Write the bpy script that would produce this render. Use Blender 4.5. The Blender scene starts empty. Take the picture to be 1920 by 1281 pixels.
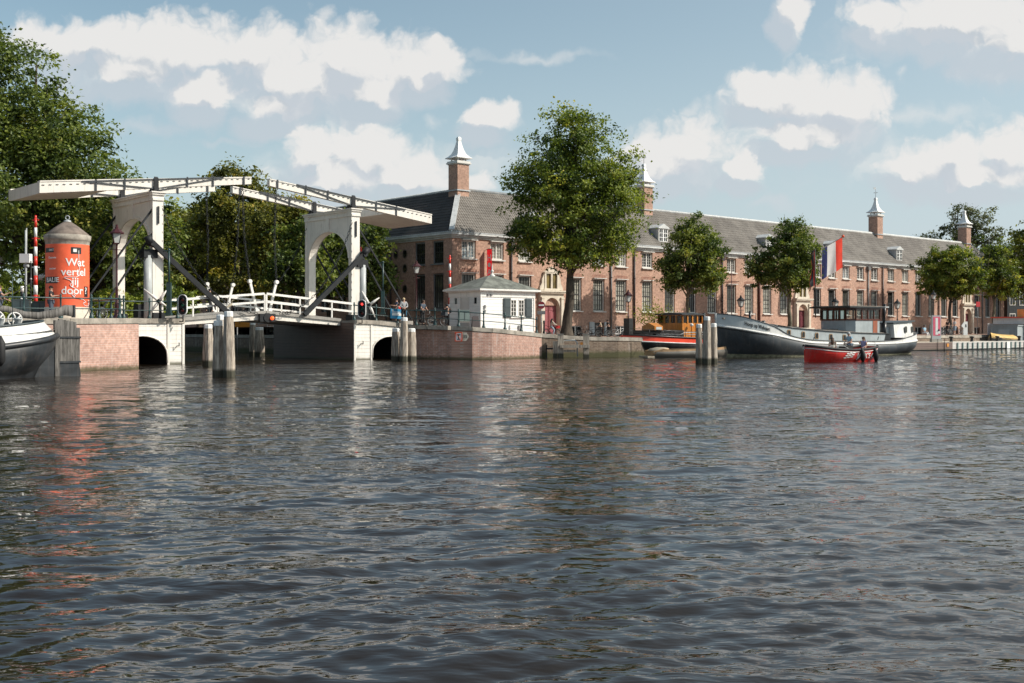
import bpy, bmesh, math, random
import numpy as np
from mathutils import Vector, Matrix, Euler
R=math.radians; PI=math.pi
sc=bpy.context.scene
# ---------------- camera ----------------
cd=bpy.data.cameras.new('camera'); cam=bpy.data.objects.new('camera',cd); sc.collection.objects.link(cam)
cam.location=(0,0,2.0); cam.rotation_euler=(R(90),0,0)
cd.sensor_width=36; cd.lens=36*2100/1920; cd.shift_y=-22.5/1920; cd.clip_start=0.3; cd.clip_end=6000
sc.camera=cam
sc.view_settings.view_transform='Standard'; sc.view_settings.look='None'
sc.view_settings.exposure=0.12; sc.view_settings.gamma=1
# ---------------- world ----------------
SUN=Vector((1.31,-.20,1.02)).normalized()
SUN_EL=math.asin(SUN.z); SUN_AZ=math.atan2(SUN.x,SUN.y)
w=bpy.data.worlds.new("World"); sc.world=w; w.use_nodes=True
nt=w.node_tree; nt.nodes.clear()
def N(nt,t,**kw):
    n=nt.nodes.new(t)
    for k,v in kw.items(): setattr(n,k,v)
    return n
def setin(n,i,v,nt=None):
    if hasattr(v,'is_linked'): n.id_data.links.new(v,n.inputs[i])
    else: n.inputs[i].default_value=v
def mth(nt,op,a,b=None,c=None,clamp=False):
    n=N(nt,'ShaderNodeMath',operation=op,use_clamp=clamp); setin(n,0,a)
    if b is not None: setin(n,1,b)
    if c is not None: setin(n,2,c)
    return n.outputs[0]
def vm(nt,op,a,b=None,c=None):
    n=N(nt,'ShaderNodeVectorMath',operation=op); setin(n,0,a)
    if b is not None: setin(n,1,b)
    if c is not None: setin(n,2,c)
    return n.outputs[1] if op in('LENGTH','DOT_PRODUCT') else n.outputs[0]
def mrange(nt,v,a,b,c=0.,d=1.,smooth=True):
    n=N(nt,'ShaderNodeMapRange'); n.interpolation_type='SMOOTHSTEP' if smooth else 'LINEAR'
    setin(n,0,v); n.inputs[1].default_value=a;n.inputs[2].default_value=b;n.inputs[3].default_value=c;n.inputs[4].default_value=d
    return n.outputs[0]
def mixc(nt,f,a,b,bt='MIX'):
    n=N(nt,'ShaderNodeMix',data_type='RGBA',blend_type=bt); setin(n,0,f); setin(n,6,a); setin(n,7,b); return n.outputs[2]
sky=N(nt,'ShaderNodeTexSky',sky_type='NISHITA'); sky.sun_disc=False
sky.sun_elevation=SUN_EL; sky.sun_rotation=SUN_AZ; sky.altitude=0; sky.air_density=1.0; sky.dust_density=1.6; sky.ozone_density=1.5
hs=N(nt,'ShaderNodeHueSaturation'); hs.inputs['Saturation'].default_value=.82; nt.links.new(sky.outputs[0],hs.inputs['Color'])
tc=N(nt,'ShaderNodeTexCoord'); sp=N(nt,'ShaderNodeSeparateXYZ'); nt.links.new(tc.outputs['Generated'],sp.inputs[0])
yy=mth(nt,'MAXIMUM',mth(nt,'ABSOLUTE',sp.outputs[1]),.02)
A_=mth(nt,'DIVIDE',sp.outputs[0],yy); E_=mth(nt,'DIVIDE',sp.outputs[2],yy)
cb=N(nt,'ShaderNodeCombineXYZ'); setin(cb,0,A_); setin(cb,1,E_); P_=cb.outputs[0]
wn=N(nt,'ShaderNodeTexNoise',noise_dimensions='2D'); wn.inputs['Scale'].default_value=30; wn.inputs['Detail'].default_value=5; nt.links.new(P_,wn.inputs['Vector'])
P_=vm(nt,'ADD',P_,vm(nt,'MULTIPLY',vm(nt,'SUBTRACT',wn.outputs['Color'],(.5,.5,.5)),(.03,.028,0)))
CL=[(95,72,58,30),(180,80,150,44),(330,95,140,56),(250,130,130,34),(390,172,56,34),(480,105,100,56),(560,150,110,58),(520,195,70,28),(660,110,115,70),(700,165,75,38),(770,130,75,40),(828,116,34,34),
(590,285,52,42),(690,285,95,50),(640,330,100,34),(770,325,80,36),(870,345,56,34),
(925,215,48,26),
(1215,270,50,40),(1290,272,105,48),(1395,308,44,24),(1250,310,80,28),
(1425,175,52,42),(1510,185,125,58),(1600,190,72,56),(1500,250,110,30),
(1715,312,50,32),(1800,290,85,48),(1890,275,90,50),(1830,325,125,28),
(1650,30,55,26),(1780,30,180,50),(1900,70,140,44),(1487,18,24,46),
(1950,-380,380,120),(2350,-120,330,120),(-500,60,260,80),(2500,200,260,60)]
WI=[(1010,105,180,16),(300,238,150,20),(430,265,110,14),(1600,300,260,60),(1300,203,22,20),(1740,215,160,30),(560,310,120,60),(880,300,160,40),(1455,383,52,24),(1465,380,40,20),(392,12,16,18),(815,240,34,28),(1692,143,22,16),(960,228,40,20)]
def field(P,L,k=.25):
    acc=None
    for (x,y,rx,ry) in L:
        a0=(x-960)/2100; e0=(618-y)/2100; ia=2100/rx; ie=2100/ry
        v=vm(nt,'MULTIPLY_ADD',P,(ia,ie,0),(-a0*ia,-e0*ie,0)); l=vm(nt,'LENGTH',v)
        acc=l if acc is None else mth(nt,'SMOOTH_MIN',acc,l,k)
    return acc
def fbm(P):
    f=N(nt,'ShaderNodeTexNoise',noise_dimensions='2D'); f.inputs['Scale'].default_value=15; f.inputs['Detail'].default_value=7; f.inputs['Roughness'].default_value=.62; nt.links.new(P,f.inputs['Vector'])
    v=N(nt,'ShaderNodeTexVoronoi',feature='F1',voronoi_dimensions='2D'); v.inputs['Scale'].default_value=34; v.inputs['Detail'].default_value=2.; v.inputs['Roughness'].default_value=.55; v.inputs['Lacunarity'].default_value=2.3; nt.links.new(P,v.inputs['Vector'])
    return mth(nt,'ADD',mth(nt,'MULTIPLY',mth(nt,'SUBTRACT',f.outputs[0],.5),1.7),mth(nt,'MULTIPLY',mth(nt,'SUBTRACT',.42,v.outputs['Distance']),.55))
fbp=vm(nt,'ADD',P_,(.009,.019,0))
n1=fbm(P_); n2=fbm(fbp)
f1=mth(nt,'SUBTRACT',1.52,field(P_,CL)); f2=mth(nt,'SUBTRACT',1.42,field(fbp,CL))
d1=mth(nt,'ADD',mth(nt,'MULTIPLY',f1,1.15),n1); d2=mth(nt,'ADD',mth(nt,'MULTIPLY',f2,1.15),n2)
alpha=mrange(nt,d1,-.08,.74)
skirt=mrange(nt,mth(nt,'ADD',f2,mth(nt,'MULTIPLY',n1,.42)),-.12,.75,0.,.74)
wsp=mrange(nt,mth(nt,'ADD',mth(nt,'SUBTRACT',1.,field(P_,WI)),mth(nt,'MULTIPLY',n1,.6)),-.1,1.0,0.,.5)
alpha=mth(nt,'MAXIMUM',mth(nt,'MAXIMUM',alpha,wsp),skirt)
lit=mrange(nt,mth(nt,'ADD',mth(nt,'MULTIPLY',d2,.55),mth(nt,'MULTIPLY',mth(nt,'SUBTRACT',d2,d1),1.5)),-.05,1.35,1.,0.)
ccol=mixc(nt,lit,(.52,.56,.60,1),(.77,.757,.74,1))
# air near the horizon is paler
hz=mrange(nt,sp.outputs[2],0.0,.30,1.,0.)
# the right half of this sky is paler: more thin haze towards the sun
rp=mrange(nt,A_,-.5,.6,0.,1.)
skym=mth(nt,'MULTIPLY',mth(nt,'ADD',mth(nt,'MULTIPLY',hz,.62),mth(nt,'MULTIPLY',rp,.32)),1.)
SKYK=.124
base=mixc(nt,1.0,hs.outputs[0],(SKYK*.93,SKYK*1.06,SKYK*.98,1),'MULTIPLY')
base=mixc(nt,skym,base,(.55,.63,.68,1))
# the undersides are greyer than the tops
ccol=mixc(nt,mth(nt,'MULTIPLY',mrange(nt,mth(nt,'SUBTRACT',f2,f1),.0,.26),.75),ccol,(.53,.575,.625,1))
col=mixc(nt,mth(nt,'MULTIPLY',alpha,.95),base,ccol)
bg=N(nt,'ShaderNodeBackground'); nt.links.new(col,bg.inputs[0]); bg.inputs[1].default_value=1.0
wo=N(nt,'ShaderNodeOutputWorld'); nt.links.new(bg.outputs[0],wo.inputs[0])
w.cycles.sampling_method='MANUAL'; w.cycles.sample_map_resolution=512
# ---------------- sun ----------------
sl=bpy.data.lights.new('sun','SUN'); so=bpy.data.objects.new('sun',sl); sc.collection.objects.link(so)
sl.energy=4.9; sl.angle=R(.55); sl.color=(1,.93,.83)
so.rotation_euler=SUN.to_track_quat('Z','Y').to_euler()
# ---------------- helpers ----------------
rng=random.Random(5); nrg=np.random.default_rng(7)
UX,UY=.7495,.6620; ANG=math.atan2(UY,UX)
CX,CY=-5.06,95.0
def F(s,t,z=0): # s metres along the long brick front from its left corner, t metres in front of it
    return Vector((CX+s*UX+t*UY, CY+s*UY-t*UX, z))
M={}
def mat(name,col,rough=.7,var=.12,vs=3.0,bump=0.,bs=20.,metal=0.,spec=.5,stretch=(1,1,1),col2=None,var2=None,coord='Object',emit=None,coat=0.):
    m=bpy.data.materials.new(name); m.use_nodes=True; t=m.node_tree; p=t.nodes['Principled BSDF']
    tc=N(t,'ShaderNodeTexCoord'); mp=N(t,'ShaderNodeMapping'); t.links.new(tc.outputs[coord],mp.inputs[0]); mp.inputs['Scale'].default_value=stretch
    n1=N(t,'ShaderNodeTexNoise'); n1.inputs['Scale'].default_value=vs; n1.inputs['Detail'].default_value=6; n1.inputs['Roughness'].default_value=.65; t.links.new(mp.outputs[0],n1.inputs['Vector'])
    c=tuple(col)+(1,)
    c2=tuple(col2)+(1,) if col2 else tuple(max(0,x*(1-var*2)) for x in col)+(1,)
    c1=c if col2 else tuple(min(1,x*(1+var)) for x in col)+(1,)
    f=mrange(t,n1.outputs[0],.3,.7)
    o=mixc(t,f,c2,c1); t.links.new(o,p.inputs['Base Color'])
    p.inputs['Roughness'].default_value=rough; p.inputs['Metallic'].default_value=metal
    p.inputs['Specular IOR Level'].default_value=spec
    if coat: p.inputs['Coat Weight'].default_value=coat
    if bump:
        b=N(t,'ShaderNodeBump'); b.inputs['Strength'].default_value=bump; b.inputs['Distance'].default_value=.02
        n2=N(t,'ShaderNodeTexNoise'); n2.inputs['Scale'].default_value=bs; n2.inputs['Detail'].default_value=4; t.links.new(mp.outputs[0],n2.inputs['Vector'])
        t.links.new(n2.outputs[0],b.inputs['Height']); t.links.new(b.outputs[0],p.inputs['Normal'])
    if emit: p.inputs['Emission Color'].default_value=tuple(emit[:3])+(1,); p.inputs['Emission Strength'].default_value=emit[3]
    M[name]=m; return m
def bcol(m): # the node socket feeding base colour
    p=m.node_tree.nodes['Principled BSDF']; return p,p.inputs['Base Color'].links[0].from_socket
def brick(name,c1,c2,mortar,row=.075,w=.22,ms=.012,bump=.3,stain=None,moss=None):
    m=bpy.data.materials.new(name); m.use_nodes=True; t=m.node_tree; p=t.nodes['Principled BSDF']
    tc=N(t,'ShaderNodeTexCoord'); s=N(t,'ShaderNodeSeparateXYZ'); t.links.new(tc.outputs['Object'],s.inputs[0])
    cb=N(t,'ShaderNodeCombineXYZ'); setin(cb,0,mth(t,'ADD',s.outputs[0],s.outputs[1])); setin(cb,1,s.outputs[2])
    b=N(t,'ShaderNodeTexBrick'); t.links.new(cb.outputs[0],b.inputs['Vector']); b.inputs['Scale'].default_value=1
    b.inputs['Brick Width'].default_value=w; b.inputs['Row Height'].default_value=row; b.inputs['Mortar Size'].default_value=ms; b.inputs['Mortar Smooth'].default_value=.3; b.inputs['Bias'].default_value=0
    b.inputs['Color1'].default_value=c1+(1,); b.inputs['Color2'].default_value=c2+(1,); b.inputs['Mortar'].default_value=mortar+(1,)
    n1=N(t,'ShaderNodeTexNoise'); n1.inputs['Scale'].default_value=.35; n1.inputs['Detail'].default_value=8; n1.inputs['Roughness'].default_value=.7; t.links.new(tc.outputs['Object'],n1.inputs['Vector'])
    o=mixc(t,1.0,b.outputs[0],mixc(t,mrange(t,n1.outputs[0],.3,.7),(.74,.72,.72,1),(1.12,1.08,1.05,1)),'MULTIPLY')
    n3=N(t,'ShaderNodeTexNoise'); n3.inputs['Scale'].default_value=4.5; n3.inputs['Detail'].default_value=4; t.links.new(cb.outputs[0],n3.inputs['Vector'])
    o=mixc(t,1.0,o,mixc(t,mrange(t,n3.outputs[0],.3,.7),(.8,.78,.78,1),(1.13,1.12,1.12,1)),'MULTIPLY')
    if stain: # white lime runs
        mp=N(t,'ShaderNodeMapping'); mp.inputs['Scale'].default_value=(1.6,.16,1); t.links.new(cb.outputs[0],mp.inputs[0])
        n2=N(t,'ShaderNodeTexNoise'); n2.inputs['Scale'].default_value=2.2; n2.inputs['Detail'].default_value=6; n2.inputs['Roughness'].default_value=.7; t.links.new(mp.outputs[0],n2.inputs['Vector'])
        o=mixc(t,mth(t,'MULTIPLY',mrange(t,n2.outputs[0],.54,.72),stain),o,(.55,.52,.49,1))
    if moss is not None:
        z=mth(t,'ADD',s.outputs[2],mth(t,'MULTIPLY',mth(t,'SUBTRACT',n3.outputs[0],.5),.25))
        o=mixc(t,mrange(t,z,moss-.1,moss+.22,.85,0.),o,(.05,.055,.02,1))
    t.links.new(o,p.inputs['Base Color']); p.inputs['Roughness'].default_value=.85; p.inputs['Specular IOR Level'].default_value=.3
    bp=N(t,'ShaderNodeBump'); bp.inputs['Strength'].default_value=bump; bp.inputs['Distance'].default_value=.01; bp.invert=True
    t.links.new(b.outputs[1],bp.inputs['Height']); t.links.new(bp.outputs[0],p.inputs['Normal'])
    M[name]=m; return m
class MB:
    def __init__(s): s.v=[];s.f=[];s.m=[];s.sm=[]
    def add(s,vs,fs,mi=0,smooth=False,T=None):
        o=len(s.v)
        if T is not None: vs=[tuple(T@Vector(p)) for p in vs]
        s.v+= [tuple(p) for p in vs]
        for k,f in enumerate(fs):
            s.f.append(tuple(i+o for i in f)); s.m.append(mi[k] if isinstance(mi,list) else mi); s.sm.append(smooth)
        return s
    def box(s,x0,x1,y0,y1,z0,z1,mi=0,T=None):
        return s.add([(x0,y0,z0),(x1,y0,z0),(x1,y1,z0),(x0,y1,z0),(x0,y0,z1),(x1,y0,z1),(x1,y1,z1),(x0,y1,z1)],
            [(0,3,2,1),(4,5,6,7),(0,1,5,4),(1,2,6,5),(2,3,7,6),(3,0,4,7)],mi,False,T)
    def cbox(s,c,d,mi=0,T=None): return s.box(c[0]-d[0]/2,c[0]+d[0]/2,c[1]-d[1]/2,c[1]+d[1]/2,c[2]-d[2]/2,c[2]+d[2]/2,mi,T)
    def beam(s,a,b,w,h,mi=0,up=(0,0,1)):
        a=Vector(a);b=Vector(b);d=(b-a).normalized(); r=d.cross(Vector(up))
        if r.length<1e-4: r=Vector((1,0,0))
        r.normalize(); u=r.cross(d)
        vs=[]
        for p in (a,b):
            for (i,j) in ((-1,-1),(1,-1),(1,1),(-1,1)): vs.append(p+r*i*w/2+u*j*h/2)
        return s.add(vs,[(0,1,2,3),(7,6,5,4),(0,4,5,1),(1,5,6,2),(2,6,7,3),(3,7,4,0)],mi)
    def tube(s,pts,r,n=8,mi=0,cap=True,smooth=True):
        pts=[Vector(p) for p in pts]; rs=r if isinstance(r,(list,tuple)) else [r]*len(pts)
        vs=[];prev=None
        for i,p in enumerate(pts):
            d=(pts[min(i+1,len(pts)-1)]-pts[max(i-1,0)]).normalized()
            if prev is None: prev=d.orthogonal().normalized()
            x=(prev-d*prev.dot(d))
            x=x.normalized() if x.length>1e-5 else d.orthogonal().normalized()
            prev=x; y=d.cross(x)
            for k in range(n):
                a=2*PI*k/n; vs.append(p+(x*math.cos(a)+y*math.sin(a))*rs[i])
        fs=[(i*n+k,i*n+(k+1)%n,(i+1)*n+(k+1)%n,(i+1)*n+k) for i in range(len(pts)-1) for k in range(n)]
        s.add(vs,fs,mi,smooth)
        if cap:
            o=len(s.v)-len(vs); s.f.append(tuple(o+k for k in reversed(range(n)))); s.f.append(tuple(o+(len(pts)-1)*n+k for k in range(n))); s.m+=[mi,mi]; s.sm+=[False,False]
        return s
    def lathe(s,prof,n=20,c=(0,0,0),mi=0,smooth=True,rot=0,a0=0,a1=2*PI,sx=1,sy=1):
        full=abs(a1-a0-2*PI)<1e-6; m=n if full else n+1; vs=[]
        for (r,z) in prof:
            for k in range(m):
                a=a0+rot+(a1-a0)*k/n; vs.append((c[0]+r*math.cos(a)*sx,c[1]+r*math.sin(a)*sy,c[2]+z))
        fs=[];ms=[]
        for i in range(len(prof)-1):
            for k in range(n):
                k2=(k+1)%m; fs.append((i*m+k,i*m+k2,(i+1)*m+k2,(i+1)*m+k)); ms.append(mi[i] if isinstance(mi,list) else mi)
        return s.add(vs,fs,ms,smooth)
    def prism(s,poly,ax,c0,c1,mi=0,T=None): # poly of 2d pts; ax: extrusion axis 0/1/2
        def P(p,c):
            return (c,p[0],p[1]) if ax==0 else ((p[0],c,p[1]) if ax==1 else (p[0],p[1],c))
        n=len(poly); vs=[P(p,c0) for p in poly]+[P(p,c1) for p in poly]
        fs=[tuple(range(n)),tuple(reversed(range(n,2*n)))]+[(i,(i+1)%n,n+(i+1)%n,n+i) for i in range(n)]
        return s.add(vs,fs,mi,False,T)
    def loft(s,rings,mi=0,closed=False,smooth=True,cap=False): # mi: int or list per band (along the ring)
        m=len(rings[0]); vs=[p for r in rings for p in r]; fs=[];ms=[]
        for i in range(len(rings)-1):
            for k in range(m if closed else m-1):
                k2=(k+1)%m; fs.append((i*m+k,i*m+k2,(i+1)*m+k2,(i+1)*m+k)); ms.append(mi[k] if isinstance(mi,list) else mi)
        s.add(vs,fs,ms,smooth)
        if cap:
            o=len(s.v)-len(vs)
            for r,rev in ((0,True),(len(rings)-1,False)):
                ids=[o+r*m+k for k in range(m)]; s.f.append(tuple(reversed(ids)) if rev else tuple(ids)); s.m.append(mi if isinstance(mi,int) else mi[0]); s.sm.append(False)
        return s
    def torus(s,c,Rr,r,ax='y',n=20,k=6,mi=0,a0=0,a1=2*PI):
        pts=[]
        for i in range(n+1):
            a=a0+(a1-a0)*i/n; x,y=Rr*math.cos(a),Rr*math.sin(a)
            pts.append({'y':(c[0]+x,c[1],c[2]+y),'z':(c[0]+x,c[1]+y,c[2]),'x':(c[0],c[1]+x,c[2]+y)}[ax])
        return s.tube(pts,r,k,mi,cap=abs(a1-a0)<6.2)
    def ball(s,c,r,mi=0,n=10,k=7,sc_=(1,1,1)):
        prof=[(math.sin(PI*i/k),-math.cos(PI*i/k)) for i in range(k+1)]; vs=[]
        for (a,z) in prof:
            for j in range(n): t=2*PI*j/n; vs.append((c[0]+r*sc_[0]*a*math.cos(t),c[1]+r*sc_[1]*a*math.sin(t),c[2]+r*sc_[2]*z))
        return s.add(vs,[(i*n+j,i*n+(j+1)%n,(i+1)*n+(j+1)%n,(i+1)*n+j) for i in range(k) for j in range(n)],mi,True)
    def build(s,name,mats,parent=None,loc=None,fixn=False):
        me=bpy.data.meshes.new(name); me.from_pydata(s.v,[],s.f)
        if not isinstance(mats,(list,tuple)): mats=[mats]
        for m in mats: me.materials.append(M[m] if isinstance(m,str) else m)
        me.polygons.foreach_set('material_index',s.m); me.polygons.foreach_set('use_smooth',s.sm)
        if fixn:
            bm=bmesh.new(); bm.from_mesh(me); bmesh.ops.recalc_face_normals(bm,faces=bm.faces); bm.to_mesh(me); bm.free()
        me.update(); o=bpy.data.objects.new(name,me); sc.collection.objects.link(o)
        if parent is not None: o.parent=parent
        if loc is not None: o.location=loc
        return o
def tag(o,label,cat,group=None,kind=None):
    if label: o['label']=label
    if cat: o['category']=cat
    if group: o['group']=group
    if kind: o['kind']=kind
    return o
def thing(name,label,cat,loc=(0,0,0),rz=0.,group=None):
    o=bpy.data.objects.new(name,None); sc.collection.objects.link(o); o.empty_display_size=.2
    o.location=loc; o.rotation_euler=(0,0,rz); return tag(o,label,cat,group)
def struct(o): o['kind']='structure'; return o
def copy_tree(o,parent=None):
    c=o.copy(); sc.collection.objects.link(c)
    if parent is not None: c.parent=parent
    for ch in list(o.children): copy_tree(ch,c)
    return c
def npmesh(name,V,Fq,mats,parent=None,smooth=True,mi=None):
    me=bpy.data.meshes.new(name); nv=len(V); nf=len(Fq); k=Fq.shape[1]
    me.vertices.add(nv); me.vertices.foreach_set('co',V.astype(np.float32).ravel())
    me.loops.add(nf*k); me.loops.foreach_set('vertex_index',Fq.astype(np.int32).ravel())
    me.polygons.add(nf); me.polygons.foreach_set('loop_start',np.arange(0,nf*k,k,dtype=np.int32)); me.polygons.foreach_set('loop_total',np.full(nf,k,dtype=np.int32))
    me.polygons.foreach_set('use_smooth',np.full(nf,smooth))
    for m in (mats if isinstance(mats,(list,tuple)) else [mats]): me.materials.append(M[m])
    if mi is not None: me.polygons.foreach_set('material_index',mi.astype(np.int32))
    me.update(calc_edges=True); me.validate()
    o=bpy.data.objects.new(name,me); sc.collection.objects.link(o)
    if parent is not None: o.parent=parent
    return o
def text(s,size,m,name='lettering',parent=None,ext=.005,align='CENTER',bold=0.,res=3,sx=1.):
    cu=bpy.data.curves.new(name,'FONT'); cu.body=s; cu.size=size; cu.align_x=align; cu.align_y='CENTER'; cu.extrude=ext; cu.resolution_u=res; cu.offset=bold*size
    o=bpy.data.objects.new(name,cu); sc.collection.objects.link(o)
    dg=bpy.context.evaluated_depsgraph_get(); me=bpy.data.meshes.new_from_object(o.evaluated_get(dg)); bpy.data.objects.remove(o); bpy.data.curves.remove(cu)
    me.materials.clear(); me.materials.append(M[m])
    if sx!=1.:
        for v in me.vertices: v.co.x*=sx
    o=bpy.data.objects.new(name,me); sc.collection.objects.link(o)
    if parent is not None: o.parent=parent
    return o
def frame_mat(origin,xdir,zdir=(0,0,1)): # text plane: local x along xdir, local y along zdir
    x=Vector(xdir).normalized(); y=Vector(zdir).normalized(); z=x.cross(y); y=z.cross(x)
    m=Matrix((x,y,z)).transposed().to_4x4(); m.translation=Vector(origin); return m
# ---------------- materials ----------------
brick('brick_front',(.49,.295,.215),(.37,.215,.155),(.47,.37,.305),row=.075,w=.22,ms=.012)
brick('brick_quay',(.46,.275,.215),(.39,.22,.17),(.48,.38,.33),row=.105,w=.3,ms=.018,stain=.75,moss=.12)
brick('brick_pink',(.58,.37,.30),(.52,.32,.255),(.60,.47,.41),row=.115,w=.3,ms=.014,moss=.12,stain=.25)
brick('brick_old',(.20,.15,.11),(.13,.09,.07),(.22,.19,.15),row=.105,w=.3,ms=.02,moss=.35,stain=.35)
mat('stone_cap',(.36,.32,.27),.85,.18,2.,.4,12)
mat('stone_pale',(.62,.55,.45),.75,.08,2.)
mat('cornice_white',(.55,.56,.55),.55,.1,1.2)
mat('white_paint',(.80,.77,.72),.45,.04,.8,.05,30)
mat('cream_paint',(.78,.73,.66),.4,.05,.6)
mat('window_white',(.60,.58,.54),.5,.05,1)
mat('sash_dark',(.03,.028,.028),.5,.1,2)
mat('iron',(.016,.018,.021),.6,.2,4.,.1,30,spec=.3)
mat('iron_grey',(.055,.062,.07),.6,.15,4,spec=.3)
mat('rail_green',(.022,.055,.055),.4,.2,4)
mat('lamp_red',(.055,.012,.014),.4,.2,4)
mat('pipe_dark',(.05,.035,.035),.5,.2,1)
mat('pipe_red',(.13,.05,.04),.6,.2,1)
mat('pipe_grey',(.20,.20,.20),.5,.2,1)
mat('zinc',(.42,.44,.45),.5,.12,1)
mat('door_pink',(.30,.085,.095),.45,.08,1)
mat('door_dark',(.12,.02,.03),.45,.1,1)
mat('asphalt',(.115,.085,.07),.9,.2,1.5,.3,20)
mat('brick_paving',(.26,.15,.11),.9,.25,.8,.3,20)
mat('culvert_shade',(.008,.008,.008),1.,.1,1)  # shade inside the culverts, painted as near-black on their lining
mat('slate_blue',(.045,.06,.065),.5,.1,1)
mat('green_felt',(.17,.178,.155),.95,.25,1.5,.3,15)
mat('red_paint',(.62,.035,.02),.35,.05,1)
mat('banner_red',(.42,.012,.018),.6,.05,1)
mat('white_flat',(.78,.78,.76),.6,.03,1)
mat('black_flat',(.012,.012,.012),.5,.05,1)
mat('orange_cloth',(.75,.10,.03),.6,.05,1)
mat('blue_sign',(.02,.22,.40),.5,.05,1)
mat('yellow_sign',(.62,.24,.03),.5,.05,1)
mat('glass_lamp',(.55,.55,.52),.15,.05,1)
mat('concrete',(.33,.31,.28),.9,.12,3,.3,20)
mat('cab_green',(.22,.29,.27),.5,.08,1)
mat('cab_dark',(.05,.08,.08),.5,.1,1)
mat('rubber',(.012,.012,.013),.7,.1,4)
mat('rope',(.45,.40,.32),.9,.15,8)
# timber of the mooring posts
def wood(name,c1,c2,wet=.35):
    m=bpy.data.materials.new(name); m.use_nodes=True; t=m.node_tree; p=t.nodes['Principled BSDF']
    tc=N(t,'ShaderNodeTexCoord'); mp=N(t,'ShaderNodeMapping'); mp.inputs['Scale'].default_value=(9,9,.7); t.links.new(tc.outputs['Object'],mp.inputs[0])
    n=N(t,'ShaderNodeTexNoise'); n.inputs['Scale'].default_value=1.6; n.inputs['Detail'].default_value=7; n.inputs['Roughness'].default_value=.7; t.links.new(mp.outputs[0],n.inputs['Vector'])
    n2=N(t,'ShaderNodeTexNoise'); n2.inputs['Scale'].default_value=1.3; n2.inputs['Detail'].default_value=3; t.links.new(tc.outputs['Object'],n2.inputs['Vector'])
    o=mixc(t,mrange(t,n.outputs[0],.38,.62),c2+(1,),c1+(1,)); o=mixc(t,1.,o,mixc(t,n2.outputs[0],(.7,.7,.7,1),(1.2,1.17,1.12,1)),'MULTIPLY')
    g=N(t,'ShaderNodeNewGeometry'); s=N(t,'ShaderNodeSeparateXYZ'); t.links.new(g.outputs['Position'],s.inputs[0])
    z=mth(t,'ADD',s.outputs[2],mth(t,'MULTIPLY',n2.outputs[0],.2))
    o=mixc(t,mrange(t,z,wet-.02,wet+.16,.93,0.),o,(.02,.022,.01,1))
    t.links.new(o,p.inputs['Base Color']); p.inputs['Roughness'].default_value=.85
    b=N(t,'ShaderNodeBump'); b.inputs['Strength'].default_value=.6; b.inputs['Distance'].default_value=.02; t.links.new(n.outputs[0],b.inputs['Height']); t.links.new(b.outputs[0],p.inputs['Normal'])
    M[name]=m
wood('pile_wood',(.55,.48,.40),(.22,.18,.15))
wood('plank_grey',(.20,.19,.18),(.07,.065,.06),-1)
wood('varnish',(.64,.26,.05),(.44,.15,.025),-9)
wood('mahogany',(.13,.035,.018),(.07,.02,.012),-9)
M['varnish'].node_tree.nodes['Principled BSDF'].inputs['Roughness'].default_value=.3
M['mahogany'].node_tree.nodes['Principled BSDF'].inputs['Roughness'].default_value=.3
# clapboarded white walls
def boards(name,c,pitch=.22,wet=None):
    m=mat(name,c,.55,.05,1.5); t=m.node_tree; p,src=bcol(m)
    tc=N(t,'ShaderNodeTexCoord'); s=N(t,'ShaderNodeSeparateXYZ'); t.links.new(tc.outputs['Object'],s.inputs[0])
    fr=mth(t,'FRACT',mth(t,'DIVIDE',s.outputs[2],pitch)); b=N(t,'ShaderNodeBump'); b.inputs['Strength'].default_value=1; b.inputs['Distance'].default_value=.03
    t.links.new(mth(t,'SUBTRACT',1.,fr),b.inputs['Height']); t.links.new(b.outputs[0],p.inputs['Normal'])
    o=mixc(t,mrange(t,fr,0.,.12,.55,0.),src,tuple(x*.45 for x in c)+(1,))
    if wet is not None:
        n=[x for x in t.nodes if x.bl_idname=='ShaderNodeTexNoise'][0]
        z=mth(t,'ADD',s.outputs[2],mth(t,'MULTIPLY',n.outputs[0],.15)); o=mixc(t,mrange(t,z,wet,wet+.2,.9,0.),o,(.07,.065,.03,1))
    t.links.new(o,p.inputs['Base Color'])
boards('white_boards',(.74,.73,.70),.26)
boards('bridge_boards',(.72,.68,.62),.24,.1)
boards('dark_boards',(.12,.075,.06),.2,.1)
# glass panes in front of curtains / dark rooms
def pane(name,c,stripes=0.,rough=.06):
    m=mat(name,c,rough,.25,1.2); m.node_tree.nodes['Principled BSDF'].inputs['IOR'].default_value=1.5
    if stripes:
        t=m.node_tree; p,src=bcol(m); tc=N(t,'ShaderNodeTexCoord'); wv=N(t,'ShaderNodeTexWave'); wv.inputs['Scale'].default_value=stripes; wv.inputs['Distortion'].default_value=1.5; t.links.new(tc.outputs['Object'],wv.inputs['Vector'])
        t.links.new(mixc(t,wv.outputs[0],tuple(x*.45 for x in c)+(1,),src),p.inputs['Base Color'])
pane('pane_dark',(.02,.022,.022)); pane('pane_mid',(.10,.10,.085),.9); pane('pane_curtain',(.40,.39,.33),1.1); pane('pane_blue',(.22,.27,.30))
pane('pane_yellow',(.18,.13,.04))
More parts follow.
